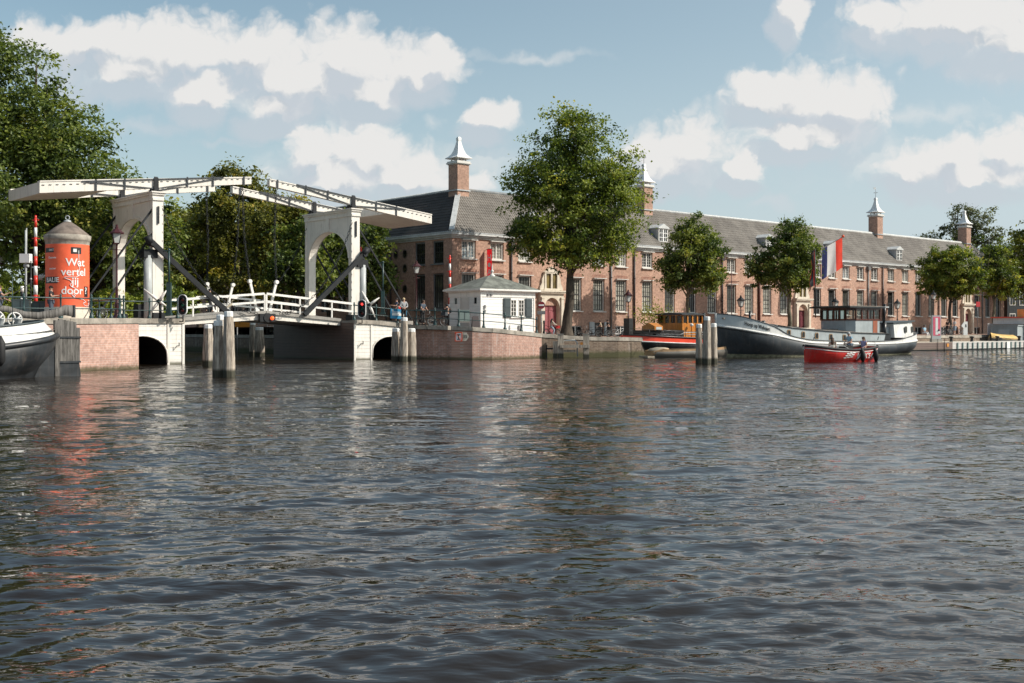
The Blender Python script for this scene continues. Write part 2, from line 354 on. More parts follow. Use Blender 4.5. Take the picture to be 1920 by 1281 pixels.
# ---------------- water ----------------
def water_material():
    m=bpy.data.materials.new('water'); m.use_nodes=True; t=m.node_tree; p=t.nodes['Principled BSDF']
    p.inputs['Base Color'].default_value=(.016,.0112,.0072,1); p.inputs['Roughness'].default_value=.02; p.inputs['IOR'].default_value=1.5
    tc=N(t,'ShaderNodeTexCoord')
    hs=None
    for (sx,sy,sca,amp,det) in ((.6,2.0,1.5,.42,1),(.7,1.8,4.2,.30,2),(.8,1.6,9.5,.10,1)):
        mp=N(t,'ShaderNodeMapping'); mp.inputs['Scale'].default_value=(sx,sy,1); mp.inputs['Rotation'].default_value=(0,0,R(12)); t.links.new(tc.outputs['Object'],mp.inputs[0])
        n=N(t,'ShaderNodeTexNoise'); n.inputs['Scale'].default_value=sca; n.inputs['Detail'].default_value=det; n.inputs['Roughness'].default_value=.45; n.inputs['Distortion'].default_value=.4; t.links.new(mp.outputs[0],n.inputs['Vector'])
        h=mth(t,'MULTIPLY',n.outputs[0],amp); hs=h if hs is None else mth(t,'ADD',hs,h)
    b=N(t,'ShaderNodeBump'); b.inputs['Strength'].default_value=1; b.inputs['Distance'].default_value=.10
    n=N(t,'ShaderNodeTexNoise'); n.inputs['Scale'].default_value=.22; n.inputs['Detail'].default_value=5; n.inputs['Roughness'].default_value=.7; mp=N(t,'ShaderNodeMapping'); mp.inputs['Scale'].default_value=(.6,1.,1); t.links.new(tc.outputs['Object'],mp.inputs[0]); t.links.new(mp.outputs[0],n.inputs['Vector'])
    hs=mth(t,'MULTIPLY',hs,mrange(t,n.outputs[0],.36,.64,.35,1.5))
    hs=mth(t,'MULTIPLY',hs,mrange(t,vm(t,'LENGTH',tc.outputs['Object']),6,55,.42,1.1,False))
    t.links.new(hs,b.inputs['Height']); t.links.new(b.outputs[0],p.inputs['Normal']); M['water']=m
water_material()
def make_water():
    fine=np.linspace(R(-31),R(31),760); co1=np.linspace(R(-180),R(-31),26)[:-1]; co2=np.linspace(R(31),R(180),26)[1:]
    th=np.concatenate([co1,fine,co2]); rr=np.concatenate([[.05,1.5,3],np.geomspace(4.,110,620),np.geomspace(118,4500,14)])
    A,Rr=np.meshgrid(th,rr); X=Rr*np.sin(A); Y=Rr*np.cos(A); Z=np.zeros_like(X)
    g=np.random.default_rng(11); spacing=Rr*max(R(62)/760,math.log(110/4)/620)
    DX=np.zeros_like(X); DY=np.zeros_like(X)
    for i in range(140):
        lam=.2*(2.9/.2)**g.random(); k=2*PI/lam
        th_=g.normal(R(-84),R(25)) if i%5 else g.random()*2*PI
        amp=WAVE*lam**.62*(.3+1.2*g.random())*(1.0 if lam<1.4 else .75)
        cx,cy=math.cos(th_)*k,math.sin(th_)*k; ph=g.random()*2*PI
        att=np.clip((lam/(spacing*3.2))-.6,0,1); fa=np.clip((Rr-3.5)/2,0,1)
        wx=.5*np.sin(X*.23+i*1.7)+.5*np.cos(Y*.31+i); q=cx*X+cy*Y+ph+wx*1.3
        a=amp*att*fa*(.55+.45*np.sin(X*.37*math.cos(i)+Y*.29*math.sin(i)+i)*np.sin(X*.9*math.sin(i*2.3)+Y*.8*math.cos(i*1.9)+i*.7))
        Z+=a*np.sin(q); DX-=a*.7*np.cos(q)*math.cos(th_); DY-=a*.7*np.cos(q)*math.sin(th_)
    X=X+DX; Y=Y+DY
    nr,nc=X.shape; V=np.stack([X,Y,Z],-1).reshape(-1,3); i=np.arange(nr-1)[:,None]*nc+np.arange(nc-1)[None,:]
    Fq=np.stack([i,i+nc,i+nc+1,i+1],-1).reshape(-1,4)[:, ::-1]
    o=npmesh('water',V,Fq,'water'); o['kind']='structure'
    return o
WAVE=.0036
make_water()
# ---------------- ground ----------------
def gz(s):
    xs=[-60,-39.5,-35.5,-30.3,-18.1,-13.2,-12.1,-9.7,-5.3,-2,3,600]; zs=[2.5,2.5,2.55,2.62,2.62,2.26,2.16,2.0,1.68,1.46,1.38,1.38]
    return float(np.interp(s,xs,zs))
QR=[(-18.1,12.4),(-13.25,12.4),(-13.1,14.2),(-12.6,15.8),(-11.7,16.9),(-10.4,17.4),(-9.2,17.5),(-7.3,17.2),(-5.3,16.8),(.66,18.6),(8,18.7),(56.0,18.7),(56.2,15.2),(150,15.2)]
mat('grass_far',(.06,.07,.03),.9,.3,.2)
def ground():
    mb=MB(); P=[(s,t) for s,t in QR]
    # street on the museum side, as strips from the quay edge back past the building
    back=[(s,-2.9) if s<-12.9 else (s,0) for s,t in P]
    ss=[p[0] for p in P]
    for i in range(len(P)-1):
        a,b=P[i],P[i+1]; tb0=2.9 if a[0]<-12.2 and b[0]<-12 else -110
        tb1=tb0
        mb.add([F(a[0],a[1]-.02,gz(a[0])),F(b[0],b[1]-.02,gz(b[0])),F(b[0],tb1,gz(b[0])),F(a[0],tb0,gz(a[0]))],[(0,1,2,3)])
    mb.add([F(150,15.2,1.38),F(1200,15.2,1.38),F(1200,-110,1.38),F(150,-110,1.38)],[(0,1,2,3)])
    mb.add([F(-12,-110,1.38),F(1200,-110,1.38),F(1200,-1500,1.38),F(-12,-1500,1.38)],[(0,1,2,3)])
    mb.add([F(-12.3,2.9,gz(-12.3)),F(-11.7,16.8,gz(-11.7)),F(-11.7,2.9,gz(-11.7))],[(0,1,2)])
    struct(mb.build('street_ground','brick_paving',fixn=True))
    mb=MB()
    L=[(-30.3,13.2),(-35.5,13.2),(-35.6,19.25),(-39.5,20.5),(-300,20.5)]
    for i in range(len(L)-1):
        a,b=L[i],L[i+1]
        if abs(a[0]-b[0])<.2: continue
        mb.add([F(a[0],a[1],gz(a[0])),F(b[0],b[1],gz(b[0])),F(b[0],-110,gz(b[0])),F(a[0],-110,gz(a[0]))],[(0,1,2,3)])
    mb.add([F(-30.3,-110,2.5),F(-900,-110,2.5),F(-900,-1500,2.5),F(-30.3,-1500,2.5)],[(0,1,2,3)])
    struct(mb.build('bank_ground','brick_paving',fixn=True))
ground()
# ---------------- quay walls ----------------
def wall_strip(name,pts,m,label,zb=-1.,cap=.0,capm='stone_cap',caph=.27,thick=.5,zf=gz,capw=.42,drop=0.):
    root=thing(name,label,'quay wall',F(pts[0][0],pts[0][1],0),ANG)
    def L(s,t,z): return (s-pts[0][0],-(t-pts[0][1]),z)
    mb=MB(); n=len(pts)
    for i in range(n-1):
        a,b=pts[i],pts[i+1]; za,zb2=zf(a[0])-caph+drop,zf(b[0])-caph+drop
        seg=max(1,int(abs(b[0]-a[0])/3))
        mb.add([L(*a,zb),L(*b,zb),L(*b,zb2),L(*a,za)],[(0,1,2,3)])
    mb.build('brick_face',m,root,fixn=False)
    mb=MB()
    for i in range(n-1):
        a=Vector(pts[i]);b=Vector(pts[i+1]); d=(b-a); ln=d.length; k=max(1,round(ln/1.15)); nn=Vector((d.y,-d.x)).normalized()
        if nn.y<0 and abs(nn.y)>.3: nn=-nn
        for j in range(k):
            e_=.006/ln; p=a+d*(j/k+e_); q=a+d*((j+1)/k-e_); jit=rng.uniform(-.008,.008)
            zp,zq=zf(p.x)+.03+jit+drop,zf(q.x)+.03+jit+drop; o=nn*.05; inn=-nn*capw
            vs=[L(*(p+o),zp-caph),L(*(q+o),zq-caph),L(*(q+inn),zq-caph),L(*(p+inn),zp-caph),L(*(p+o),zp),L(*(q+o),zq),L(*(q+inn),zq),L(*(p+inn),zp)]
            mb.add(vs,[(0,3,2,1),(4,5,6,7),(0,1,5,4),(1,2,6,5),(2,3,7,6),(3,0,4,7)])
    mb.build('coping',capm,root,fixn=True)
    return root
wall_strip('quay_wall',QR[1:9],'brick_quay','curved red brick quay wall with white lime streaks under the white wooden house')
wall_strip('quay_wall',QR[8:],'brick_old','old brown brick quay wall with pale stone coping behind the wooden fender and moored boats')
wall_strip('quay_wall',[(-80,20.5),(-39.5,20.5),(-35.6,19.25),(-35.5,13.2)],'brick_pink','pale pink brick quay wall between the barge rudder and the left bridge arch')
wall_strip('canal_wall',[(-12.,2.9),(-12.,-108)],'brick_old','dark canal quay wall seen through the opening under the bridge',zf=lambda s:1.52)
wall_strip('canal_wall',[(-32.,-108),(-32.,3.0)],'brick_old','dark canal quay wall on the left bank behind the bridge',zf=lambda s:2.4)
mat('lamp_orange',(.9,.12,.02),.4,.0,1,emit=(1,.12,.03,1.2))
mat('lamp_redlit',(.9,.05,.03),.4,.0,1,emit=(1,.06,.05,2.))
mat('lamp_off_red',(.20,.02,.02),.3,.0,1)
mat('lamp_off_green',(.01,.18,.11),.3,.0,1)
mat('pale_grey',(.42,.44,.44),.45,.08,1)
mat('blue_dark',(.03,.04,.08),.5,.05,1)
mat('poster_pink',(.72,.13,.20),.5,.1,2)

def grime(name,amt,dark=(.30,.25,.19),rust=0.):
    m=M[name]; t=m.node_tree; p,src=bcol(m); tc=N(t,'ShaderNodeTexCoord'); mp=N(t,'ShaderNodeMapping'); mp.inputs['Scale'].default_value=(5,5,.55); t.links.new(tc.outputs['Object'],mp.inputs[0])
    n=N(t,'ShaderNodeTexNoise'); n.inputs['Scale'].default_value=1.; n.inputs['Detail'].default_value=7; n.inputs['Roughness'].default_value=.7; t.links.new(mp.outputs[0],n.inputs['Vector'])
    o=mixc(t,mth(t,'MULTIPLY',mrange(t,n.outputs[0],.48,.74),amt),src,tuple(dark)+(1,))
    if rust:
        n=N(t,'ShaderNodeTexNoise'); n.inputs['Scale'].default_value=2.3; n.inputs['Detail'].default_value=8; n.inputs['Roughness'].default_value=.75; t.links.new(tc.outputs['Object'],n.inputs['Vector'])
        o=mixc(t,mth(t,'MULTIPLY',mrange(t,n.outputs[0],.62,.70),rust),o,(.20,.085,.04,1))
    t.links.new(o,p.inputs['Base Color'])
grime('cream_paint',.45,(.36,.32,.26),.35); grime('white_paint',.4,(.36,.33,.29),.25); grime('bridge_boards',.5,(.30,.27,.20),.2); grime('white_boards',.28,(.40,.39,.35)); grime('cornice_white',.5,(.25,.25,.24)); grime('stone_pale',.5,(.25,.21,.16)); grime('poster_orange',.0) if 'poster_orange' in M else None
grime('stone_cap',.6,(.14,.13,.10)); grime('zinc',.4,(.2,.2,.2))

def thin_cloth(name,k=.45):
    m=M[name]; t=m.node_tree; p,src=bcol(m); out=[n for n in t.nodes if n.bl_idname=='ShaderNodeOutputMaterial'][0]
    tr=N(t,'ShaderNodeBsdfTranslucent'); t.links.new(src,tr.inputs[0]); ms=N(t,'ShaderNodeMixShader'); ms.inputs[0].default_value=k
    t.links.new(p.outputs[0],ms.inputs[1]); t.links.new(tr.outputs[0],ms.inputs[2]); t.links.new(ms.outputs[0],out.inputs[0])

brick('brick_dark',(.34,.17,.12),(.26,.13,.095),(.36,.27,.22),row=.22,w=.08,ms=.01)
# ---------------- the long brick museum building ----------------
UPS=[1.8,5.0,8.3,14.7,17.8,20.9,24.7,28.1,31.5,34.9,38.2,41.3,44.6,47.8,51.1,54.4,57.5,60.5,63.7,66.9,70.8,74.3,77.6,81.0,84.4,87.5,90.6,93.8,97.0,100.2]
LOS=[1.8,5.0,8.3,14.7,17.8,20.9,24.7,28.1,31.5,34.9,38.2,41.3,44.6,47.8,54.4,57.5,60.5,63.7,66.9,70.8,74.3,77.6,81.0,84.4,87.5,93.8,97.0,100.2]
BASE=[1.8,5.0,14.7,20.9,24.7,28.1,34.9,38.2,41.3,47.8,57.5,60.5,66.9,70.8,74.3,77.6,84.4,87.5,93.8,100.2]
DOORS=[11.4,51.1,90.6]
LEN=102.; ZG=1.3; ZW=9.95
def roof_mat(name,c1,c2,spec=.3):
    m=mat(name,c1,.75,.2,.6,col2=c2); t=m.node_tree; p,src=bcol(m)
    tc=N(t,'ShaderNodeTexCoord'); v=N(t,'ShaderNodeTexVoronoi'); v.inputs['Scale'].default_value=3.2; t.links.new(tc.outputs['Object'],v.inputs['Vector'])
    t.links.new(mixc(t,.35,src,mixc(t,1.,src,mixc(t,mth(t,'FRACT',mth(t,'MULTIPLY',v.outputs['Distance'],7.)),(.55,.54,.52,1),(1.3,1.28,1.25,1)),'MULTIPLY')),p.inputs['Base Color'])
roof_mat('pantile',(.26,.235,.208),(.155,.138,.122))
roof_mat('pantile_dark',(.065,.056,.05),(.036,.032,.03))  # darker copy of pantile: the sunless canal slope's shade put into the colour
bld=thing('brick_building','very long two storey brick building with grey tiled roof, white cornice and tall sash windows','building',F(0,0,0),ANG)
def holed_wall(length,zb,zt,ops,th,P,zmin=None):
    """rectangular openings in a wall; P(a,d,z)->point, a along, d depth inward"""
    mb=MB(); A=sorted({0,length}|{x for o in ops for x in (o[0],o[1])}); Z=sorted({zb,zt}|{z for o in ops for z in (o[2],o[3])})
    for i in range(len(A)-1):
        j=0
        while j<len(Z)-1:
            a,b=A[i],A[i+1]; am=(a+b)/2
            def ish(jj): zm=(Z[jj]+Z[jj+1])/2; return any(o[0]<am<o[1] and o[2]<zm<o[3] for o in ops)
            if ish(j): j+=1; continue
            k=j
            while k<len(Z)-1 and not ish(k): k+=1
            mb.add([P(a,0,Z[j]),P(b,0,Z[j]),P(b,0,Z[k]),P(a,0,Z[k])],[(0,1,2,3)]); j=k
    for (a,b,z0,z1) in ops:
        mb.add([P(a,0,z0),P(b,0,z0),P(b,0,z1),P(a,0,z1),P(a,th,z0),P(b,th,z0),P(b,th,z1),P(a,th,z1)],[(0,3,7,4),(1,5,6,2),(3,2,6,7),(0,4,5,1)])
    return mb
ops=[(s-.78,s+.78,8.08,9.68) for s in UPS]+[(s-.78,s+.78,3.72,6.85) for s in LOS]+[(s-.8,s+.8,1.35,2.35) for s in BASE if s not in(17.8,)]
ops+=[(s-1.0,s+1.0,1.6,4.2) for s in DOORS]+[(17.8-.62,17.8+.62,1.32,2.65)]
WOPS=[]
holes_side=[(y-.78,y+.78,z0,z1) for y in (2.0,4.6) for z0,z1 in ((7.65,9.66),(3.72,6.85))]
SY=[14+3.1*k for k in range(28)]
holes_side+=[(y-.75,y+.75,z0,z1) for y in SY for z0,z1 in ((7.7,9.5),(3.72,6.6),(1.45,2.3)) if not(z0==1.45 and int(y)%2)]
mb=holed_wall(LEN,ZG,ZW,ops,.26,lambda a,d,z:(a,d,z))
o2=holed_wall(LEN,ZG,ZW,holes_side,.26,lambda a,d,z:(d,LEN-a,z)) # mirrored below
mb2=holed_wall(LEN,ZG,ZW,holes_side,.26,lambda a,d,z:(d,a,z))
mb.add(mb2.v,[tuple(reversed(f)) for f in mb2.f])
mb.box(LEN-.001,LEN,0,30,ZG,ZW); mb.box(0.3,LEN-.3,7.6,7.9,ZG,ZW); mb.box(7.6,7.9,8,LEN,ZG,ZW)
mb.build('wall','brick_front',bld)
# cornice with gutter
mb=MB()
for (z0,z1,o) in ((9.78,9.93,.10),(9.93,10.08,.26),(10.08,10.30,.42)):
    mb.box(-o,LEN+o,-o,.02,z0,z1); mb.box(-o,.02,.02,LEN,z0,z1); mb.box(LEN-.02,LEN+o,.02,25,z0,z1)
mb.build('cornice','cornice_white',bld)
mb=MB(); mb.box(-.44,LEN+.44,-.44,-.38,10.24,10.33); mb.box(-.44,-.38,-.38,LEN,10.24,10.33); mb.build('gutter','zinc',bld)
# roof: corrugated, stepped pantile sheets
ZR=14.45; HW=3.5; OV=.36; Z0=10.27
def tiles(name,L0,L1,side,m,per=.27,row=.36,step=8):
    slope_len=math.hypot(HW+OV,ZR-Z0); rows=int(slope_len/row)
    n=int((L1-L0)/per*step)
    a=np.linspace(L0,L1,n+1); fr=np.repeat(np.arange(rows),2)+np.tile([0,.97],rows); fr=np.append(fr,rows); f=fr/rows
    Aa,Ff=np.meshgrid(a,f); ca=(ZR-Z0)/slope_len; sa=(HW+OV)/slope_len
    wave=.075*np.abs(np.sin(Aa*PI/per))**.8; lift=.035*(1-(fr%1))[:,None]
    lift[-1]=0; h=wave+lift
    X=Aa; Yd=-OV+Ff*(HW+OV)-ca*h; Z=Z0+Ff*(ZR-Z0)+sa*h
    lo=-OV+Ff*(HW+OV)
    if side=='front': X=np.clip(X,lo,LEN-lo); V=np.stack([X,Yd,Z],-1)
    elif side=='left': X=np.clip(X,lo,LEN); V=np.stack([Yd,X,Z],-1)
    elif side=='back': X=np.clip(X,2*HW-lo,LEN-lo) ; V=np.stack([X,2*HW-Yd,Z],-1)
    elif side=='right': X=np.clip(X,lo,25); V=np.stack([LEN-Yd,X,Z],-1)
    nr,nc=X.shape; i=np.arange(nr-1)[:,None]*nc+np.arange(nc-1)[None,:]
    Q=np.stack([i,i+1,i+nc+1,i+nc],-1).reshape(-1,4)
    V=V.reshape(-1,3); keep=(np.abs(V[Q[:,0]]-V[Q[:,1]]).sum(1)>1e-4)|(np.abs(V[Q[:,2]]-V[Q[:,3]]).sum(1)>1e-4)
    Q=Q[keep]
    if side in('left','back'): Q=Q[:,::-1]
    if side=='right': pass
    return npmesh(name,V,Q,m,bld,smooth=False)
tiles('roof',-OV,LEN+OV,'front','pantile')
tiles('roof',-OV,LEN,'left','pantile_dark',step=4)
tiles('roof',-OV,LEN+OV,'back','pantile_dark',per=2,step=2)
tiles('roof',-OV,25,'right','pantile',per=.54,step=4)
mb=MB()
mb.tube([(HW,HW,ZR+.04),(LEN-HW,HW,ZR+.04)],.16,8); 
mb.tube([(HW,HW,ZR+.04),(HW,LEN,ZR+.04)],.14,8)
mb.build('ridge_tiles','cornice_white',bld)
mb=MB()
mb.beam((-.38,-.38,Z0+.14),(HW,HW,ZR+.06),.46,.10); mb.build('hip_flashing','cornice_white',bld); MB().beam((LEN+.38,-.38,Z0+.14),(LEN-HW,HW,ZR+.06),.4,.10).build('hip_flashing','zinc',bld)
# windows
def win_cross(): # white casement pair with leaded lights
    mb=MB(); W,H=.77,.785
    for x0,x1 in ((-W,-W+.14),(W-.14,W),(-.06,.06)): mb.box(x0,x1,-.05,.08,-H,H)
    mb.box(-W+.14,-.06,-.05,.08,H-.13,H);mb.box(.06,W-.14,-.05,.08,H-.13,H);mb.box(-W+.14,-.06,-.05,.08,-H,-H+.14);mb.box(.06,W-.14,-.05,.08,-H,-H+.14)
    for s in (-1,1):
        c=s*.345
        mb.box(c-.29,c-.25,-.01,.06,-.66,.66,1);mb.box(c+.25,c+.29,-.01,.06,-.66,.66,1)
        mb.box(c-.015,c+.015,0.,.04,-.66,.66,1)
        for z in (-.4,-.13,.14,.41): mb.box(c-.25,c+.25,.0,.035,z-.012,z+.012,1)
    return mb
def win_sash(H,dark=False,n=6,W=.77):
    mb=MB()
    mb.box(-W,-W+.13,-.04,.1,-H,H);mb.box(W-.13,W,-.04,.1,-H,H);mb.box(-W+.13,W-.13,-.04,.1,H-.12,H);mb.box(-W+.13,W-.13,-.04,.1,-H,-H+.08)
    i=W-.13; m=1
    mb.box(-i,-i+.06,.0,.08,-H+.08,H-.12,m);mb.box(i-.06,i,.0,.08,-H+.08,H-.12,m);mb.box(-i,i,.0,.09,-.03,.04,m);mb.box(-i,i,.0,.08,-H+.08,-H+.16,m);mb.box(-i,i,.0,.08,H-.18,H-.12,m)
    for k in (-1,0,1): mb.box(k*i/2-.016,k*i/2+.016,.01,.05,-H+.16,H-.18,m)
    for k in range(1,n):
        z=-H+.16+(2*H-.34)*k/n
        if abs(z)>.06: mb.box(-i+.06,i-.06,.012,.045,z-.014,z+.014,m)
    return mb
def sill_mb(W): return MB().box(-W-.06,W+.06,-.16,.2,-.09,0).box(-W-.04,W+.04,-.30,-.0,9,9.01) if False else MB().box(-W-.07,W+.07,-.17,.2,-.10,-.003)
def win_proto(kind,name='window'):
    if kind=='cross': mb=win_cross(); H=.785; W=.77; mats=['window_white','window_white']
    elif kind=='sash': mb=win_sash(1.55); H=1.55; W=.77; mats=['window_white','sash_dark']
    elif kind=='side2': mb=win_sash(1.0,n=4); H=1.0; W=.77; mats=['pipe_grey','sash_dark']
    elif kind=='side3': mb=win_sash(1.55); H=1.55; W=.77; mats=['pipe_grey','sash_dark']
    if kind in('cross','sash'):
        mb.box(-W-.08,W+.08,-.42,-.19,H+.0,H+.07,0) # lintel board, proud of the wall
    root=mb.build(name,mats)
    pn=MB().add([(-W+.1,.05,-H+.05),(W-.1,.05,-H+.05),(W-.1,.05,H-.05),(-W+.1,.05,H-.05)],[(0,1,2,3)]).build('pane','pane_mid',root)
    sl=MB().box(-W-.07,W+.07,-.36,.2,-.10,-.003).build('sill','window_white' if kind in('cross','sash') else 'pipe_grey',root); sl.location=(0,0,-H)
    if kind=='sash': MB().prism([(-.88,H+.09),(.88,H+.09),(.95,H+.33),(.45,H+.42),(-.45,H+.42),(-.95,H+.33)],1,-.168,-.158).build('brick_arch','brick_dark',root)
    return root
def pane_variant(c,m):
    for ch in c.children:
        if ch.name.startswith('pane'):
            key=('pv',m,ch.data.name)
            if key not in PV:
                d=ch.data.copy(); d.materials[0]=M[m]; PV[key]=d
            ch.data=PV[key]
PV={}
first={}
def place_win(kind,loc,rz,pm):
    if kind not in first: first[kind]=o=win_proto(kind); o.parent=bld; base=o
    else: o=copy_tree(first[kind],bld)
    o.location=loc; o.rotation_euler=(0,0,rz)
    for ch in o.children:
        if ch.name.startswith('pane') and ch.data.materials[0]!=M[pm]:
            key=(kind,pm)
            if key not in PV: d=ch.data.copy(); d.materials[0]=M[pm]; PV[key]=d
            ch.data=PV[key]
    return o
for i,s in enumerate(UPS): place_win('cross',(s,.16,8.88),0,rng.choice(['pane_mid','pane_blue','pane_curtain','pane_dark']))
for i,s in enumerate(LOS): place_win('sash',(s,.16,5.285),0,'pane_curtain' if 14<s<24.9 else rng.choice(['pane_mid','pane_mid','pane_curtain','pane_dark']))
for y in (2.0,4.6):
    place_win('side2',(.16,y,8.655),R(-90),'pane_dark'); place_win('side3',(.16,y,5.285),R(-90),'pane_mid')
# low basement windows, one mullion and iron bars each
def base_win():
    mb=MB(); mb.box(-.05,.05,-.02,.08,-.5,.45);mb.box(-.8,.8,0,.08,.40,.5)
    mb2=MB()
    for k in range(9): 
        x=-.7+k*.175
        if abs(x)>.07: mb2.tube([(x,-.06,-.5),(x,-.06,.45)],.014,4)
    r=mb.build('basement_window','window_white',bld); MB().add([(-.8,.12,-.5),(.8,.12,-.5),(.8,.12,.5),(-.8,.12,.5)],[(0,1,2,3)]).build('pane','pane_dark',r); mb2.build('bars','iron',r)
    return r
b0=None
for s in BASE:
    if s==17.8: continue
    o=base_win() if b0 is None else copy_tree(b0,bld); b0=b0 or o; o.location=(s,.1,1.85)
# further side windows far along the canal front are small in view: the rest as one stuff part each
mb=MB()
for y in SY:
    for z0,z1 in ((7.7,9.5),(3.72,6.6),(1.45,2.3)):
        if z0==1.45 and int(y)%2: continue
        H=(z1-z0)/2; zc=(z0+z1)/2
        mb.add([(.2,y-.75,z0),(.2,y+.75,z0),(.2,y+.75,z1),(.2,y-.75,z1)],[(3,2,1,0)],1)
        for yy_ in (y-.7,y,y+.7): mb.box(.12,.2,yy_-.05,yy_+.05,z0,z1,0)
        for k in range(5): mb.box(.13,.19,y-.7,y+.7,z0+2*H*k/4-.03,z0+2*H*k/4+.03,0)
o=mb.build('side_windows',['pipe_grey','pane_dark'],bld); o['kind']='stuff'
# round stair windows
def oval(y,z):
    mb=MB(); n=20
    for k in range(n):
        a=2*PI*k/n; b=2*PI*(k+1)/n
        mb.add([(-.03,y+.36*math.cos(a),z+.42*math.sin(a)),(-.03,y+.36*math.cos(b),z+.42*math.sin(b)),(-.03,y+.27*math.cos(b),z+.33*math.sin(b)),(-.03,y+.27*math.cos(a),z+.33*math.sin(a)),
                (0.,y+.36*math.cos(a),z+.42*math.sin(a)),(0.,y+.36*math.cos(b),z+.42*math.sin(b))],[(0,1,2,3),(0,4,5,1)])
    f=mb.build('round_window','brick_old',bld)
    MB().add([(-.012,y+.28*math.cos(2*PI*k/16),z+.34*math.sin(2*PI*k/16)) for k in range(16)],[tuple(range(16))]).build('pane','pane_dark',f)
for y in (6.8,8.17):
    for z in (8.75,7.45,5.6): oval(y,z)
# downpipes
def pipe(x,y,z0,z1,m,r=.075,hop=True,name='downpipe'):
    mb=MB(); mb.tube([(x,y,z0),(x,y,z1)],r,8)
    if hop: mb.prism([(x-.22,z1),(x+.22,z1),(x+.3,z1+.42),(x-.3,z1+.42)],1,y-.2,y+.12)
    for z in (3,5,7): mb.tube([(x,y,z),(x,y,z+.08)],r*1.35,8)
    return mb.build(name,m,bld)
for s,m,h in ((6.6,'pipe_dark',1),(19.4,'pipe_grey',1),(22.7,'pipe_dark',0),(36.5,'pipe_dark',1),(43.0,'pipe_red',0),(65.3,'pipe_grey',1),(68.7,'pipe_dark',0),(82.8,'pipe_dark',1),(95.2,'pipe_grey',1)):
    pipe(s,-.12,1.4,9.3 if h else 9.75,m,.13 if m=='pipe_red' else .085,bool(h))
mb=MB(); mb.tube([(-.14,9.5,1.5),(-.14,9.5,9.0)],.08,8); mb.box(-.34,.0,9.2,9.8,9.0,9.4); mb.build('downpipe','pipe_grey',bld)
mb=MB(); mb.tube([(-.1,8.9,1.5),(-.1,8.9,9.8)],.09,8); mb.build('downpipe','pipe_dark',bld)
# dark brick side wing beyond with large doorway on the canal side
MB().box(-.06,-.02,11.3,13.0,1.4,6.2).box(-.12,-.0,11.1,11.3,1.4,6.4).box(-.12,0,13,13.2,1.4,6.4).box(-.12,0,11.1,13.2,6.2,6.4).build('side_door',['black_flat'],bld)
# chimneys
def chimney(x,vane):
    y=HW; mb=MB(); h=.65
    root=mb.box(-h,h,-h,h,0,3.2).build('chimney','brick_front',bld,(x,y,13.75))
    MB().box(-.8,.8,-.8,.8,2.98,3.1).box(-.74,.74,-.74,.74,3.1,3.22).box(-.71,.71,-.71,.71,2.9,2.98).build('chimney_cap','window_white',root); MB().box(-.75,.75,-.75,.75,.55,.66).build('chimney_band','zinc',root)
    mb=MB()
    for a in (-.45,.45):
        for b in (-.45,.45): mb.box(a-.05,a+.05,b-.05,b+.05,3.2,3.5)
    prof=[(1.0,3.46),(1.02,3.52),(.78,3.66),(.55,3.90),(.38,4.25),(.26,4.65),(.17,5.05),(.16,5.1),(.20,5.12),(.20,5.3),(.14,5.42),(.001,5.46)]
    mb.lathe([(r*1.22,z) for r,z in prof],4,(0,0,0),0,False,PI/4)
    mb.add([(-.86,-.86,3.46),(.86,-.86,3.46),(.86,.86,3.46),(-.86,.86,3.46)],[(0,3,2,1)])
    mb.build('chimney_hood','white_flat',root)
    if vane: MB().tube([(0,0,5.4),(0,0,6.8)],.03,5).box(-.3,.3,-.02,.02,6.05,6.1).box(-.02,.02,-.3,.3,6.05,6.1).box(-.5,-.03,-.012,.012,6.5,6.75).build('weather_vane','zinc',root)
for x,v in ((3.5,0),(28.1,1),(73.1,1),(97.1,0)): chimney(x,v)
# dormers
def dormer(s):
    y0=.12; zb=10.82; zt=12.55; W=.72
    root=MB()
    yb=y0+2.3
    root.add([(-W,0,0),(-W,0,1.45),(-W,1.9,1.45),(W,0,0),(W,0,1.45),(W,1.9,1.45)],[(0,1,2),(3,5,4)],1)
    root.box(-W,W,-.0,.06,-.12,1.45,0)
    o=root.build('dormer',['window_white','zinc'],bld,(s,y0,zb),fixn=False)
    mb=MB()
    mb.add([(-W-.12,-.15,1.45),(0,-.15,1.85),(W+.12,-.15,1.45),(-W-.12,2.0,1.45),(0,2.0,1.85),(W+.12,2.0,1.45),(-W-.12,-.15,1.36),(W+.12,-.15,1.36),(-W-.12,2.,1.36),(W+.12,2.,1.36)],[(0,1,4,3),(1,2,5,4),(0,6,7,2,1),(0,3,8,6),(2,7,9,5),(6,8,9,7)])
    mb.build('dormer_roof','cornice_white',o)
    wf=MB()
    for s_ in (-1,1):
        c=s_*.33; wf.box(c-.29,c-.24,-.05,-.0,.05,1.33); wf.box(c+.24,c+.29,-.05,0,.05,1.33)
        for z in (.05,.45,.88,1.28): wf.box(c-.24,c+.24,-.045,0,z,z+.05)
        wf.box(c-.02,c+.02,-.04,0,.1,1.28)
    wf.box(-.03,.03,-.06,0,0,1.35); f=wf.build('window_frame','white_flat',o)
    MB().add([(-.62,-.02,.05),(.62,-.02,.05),(.62,-.02,1.33),(-.62,-.02,1.33)],[(0,1,2,3)]).build('pane','pane_dark',f)
for s in (9.6,27.2,45.2,58.5,73.0,90.6): dormer(s)
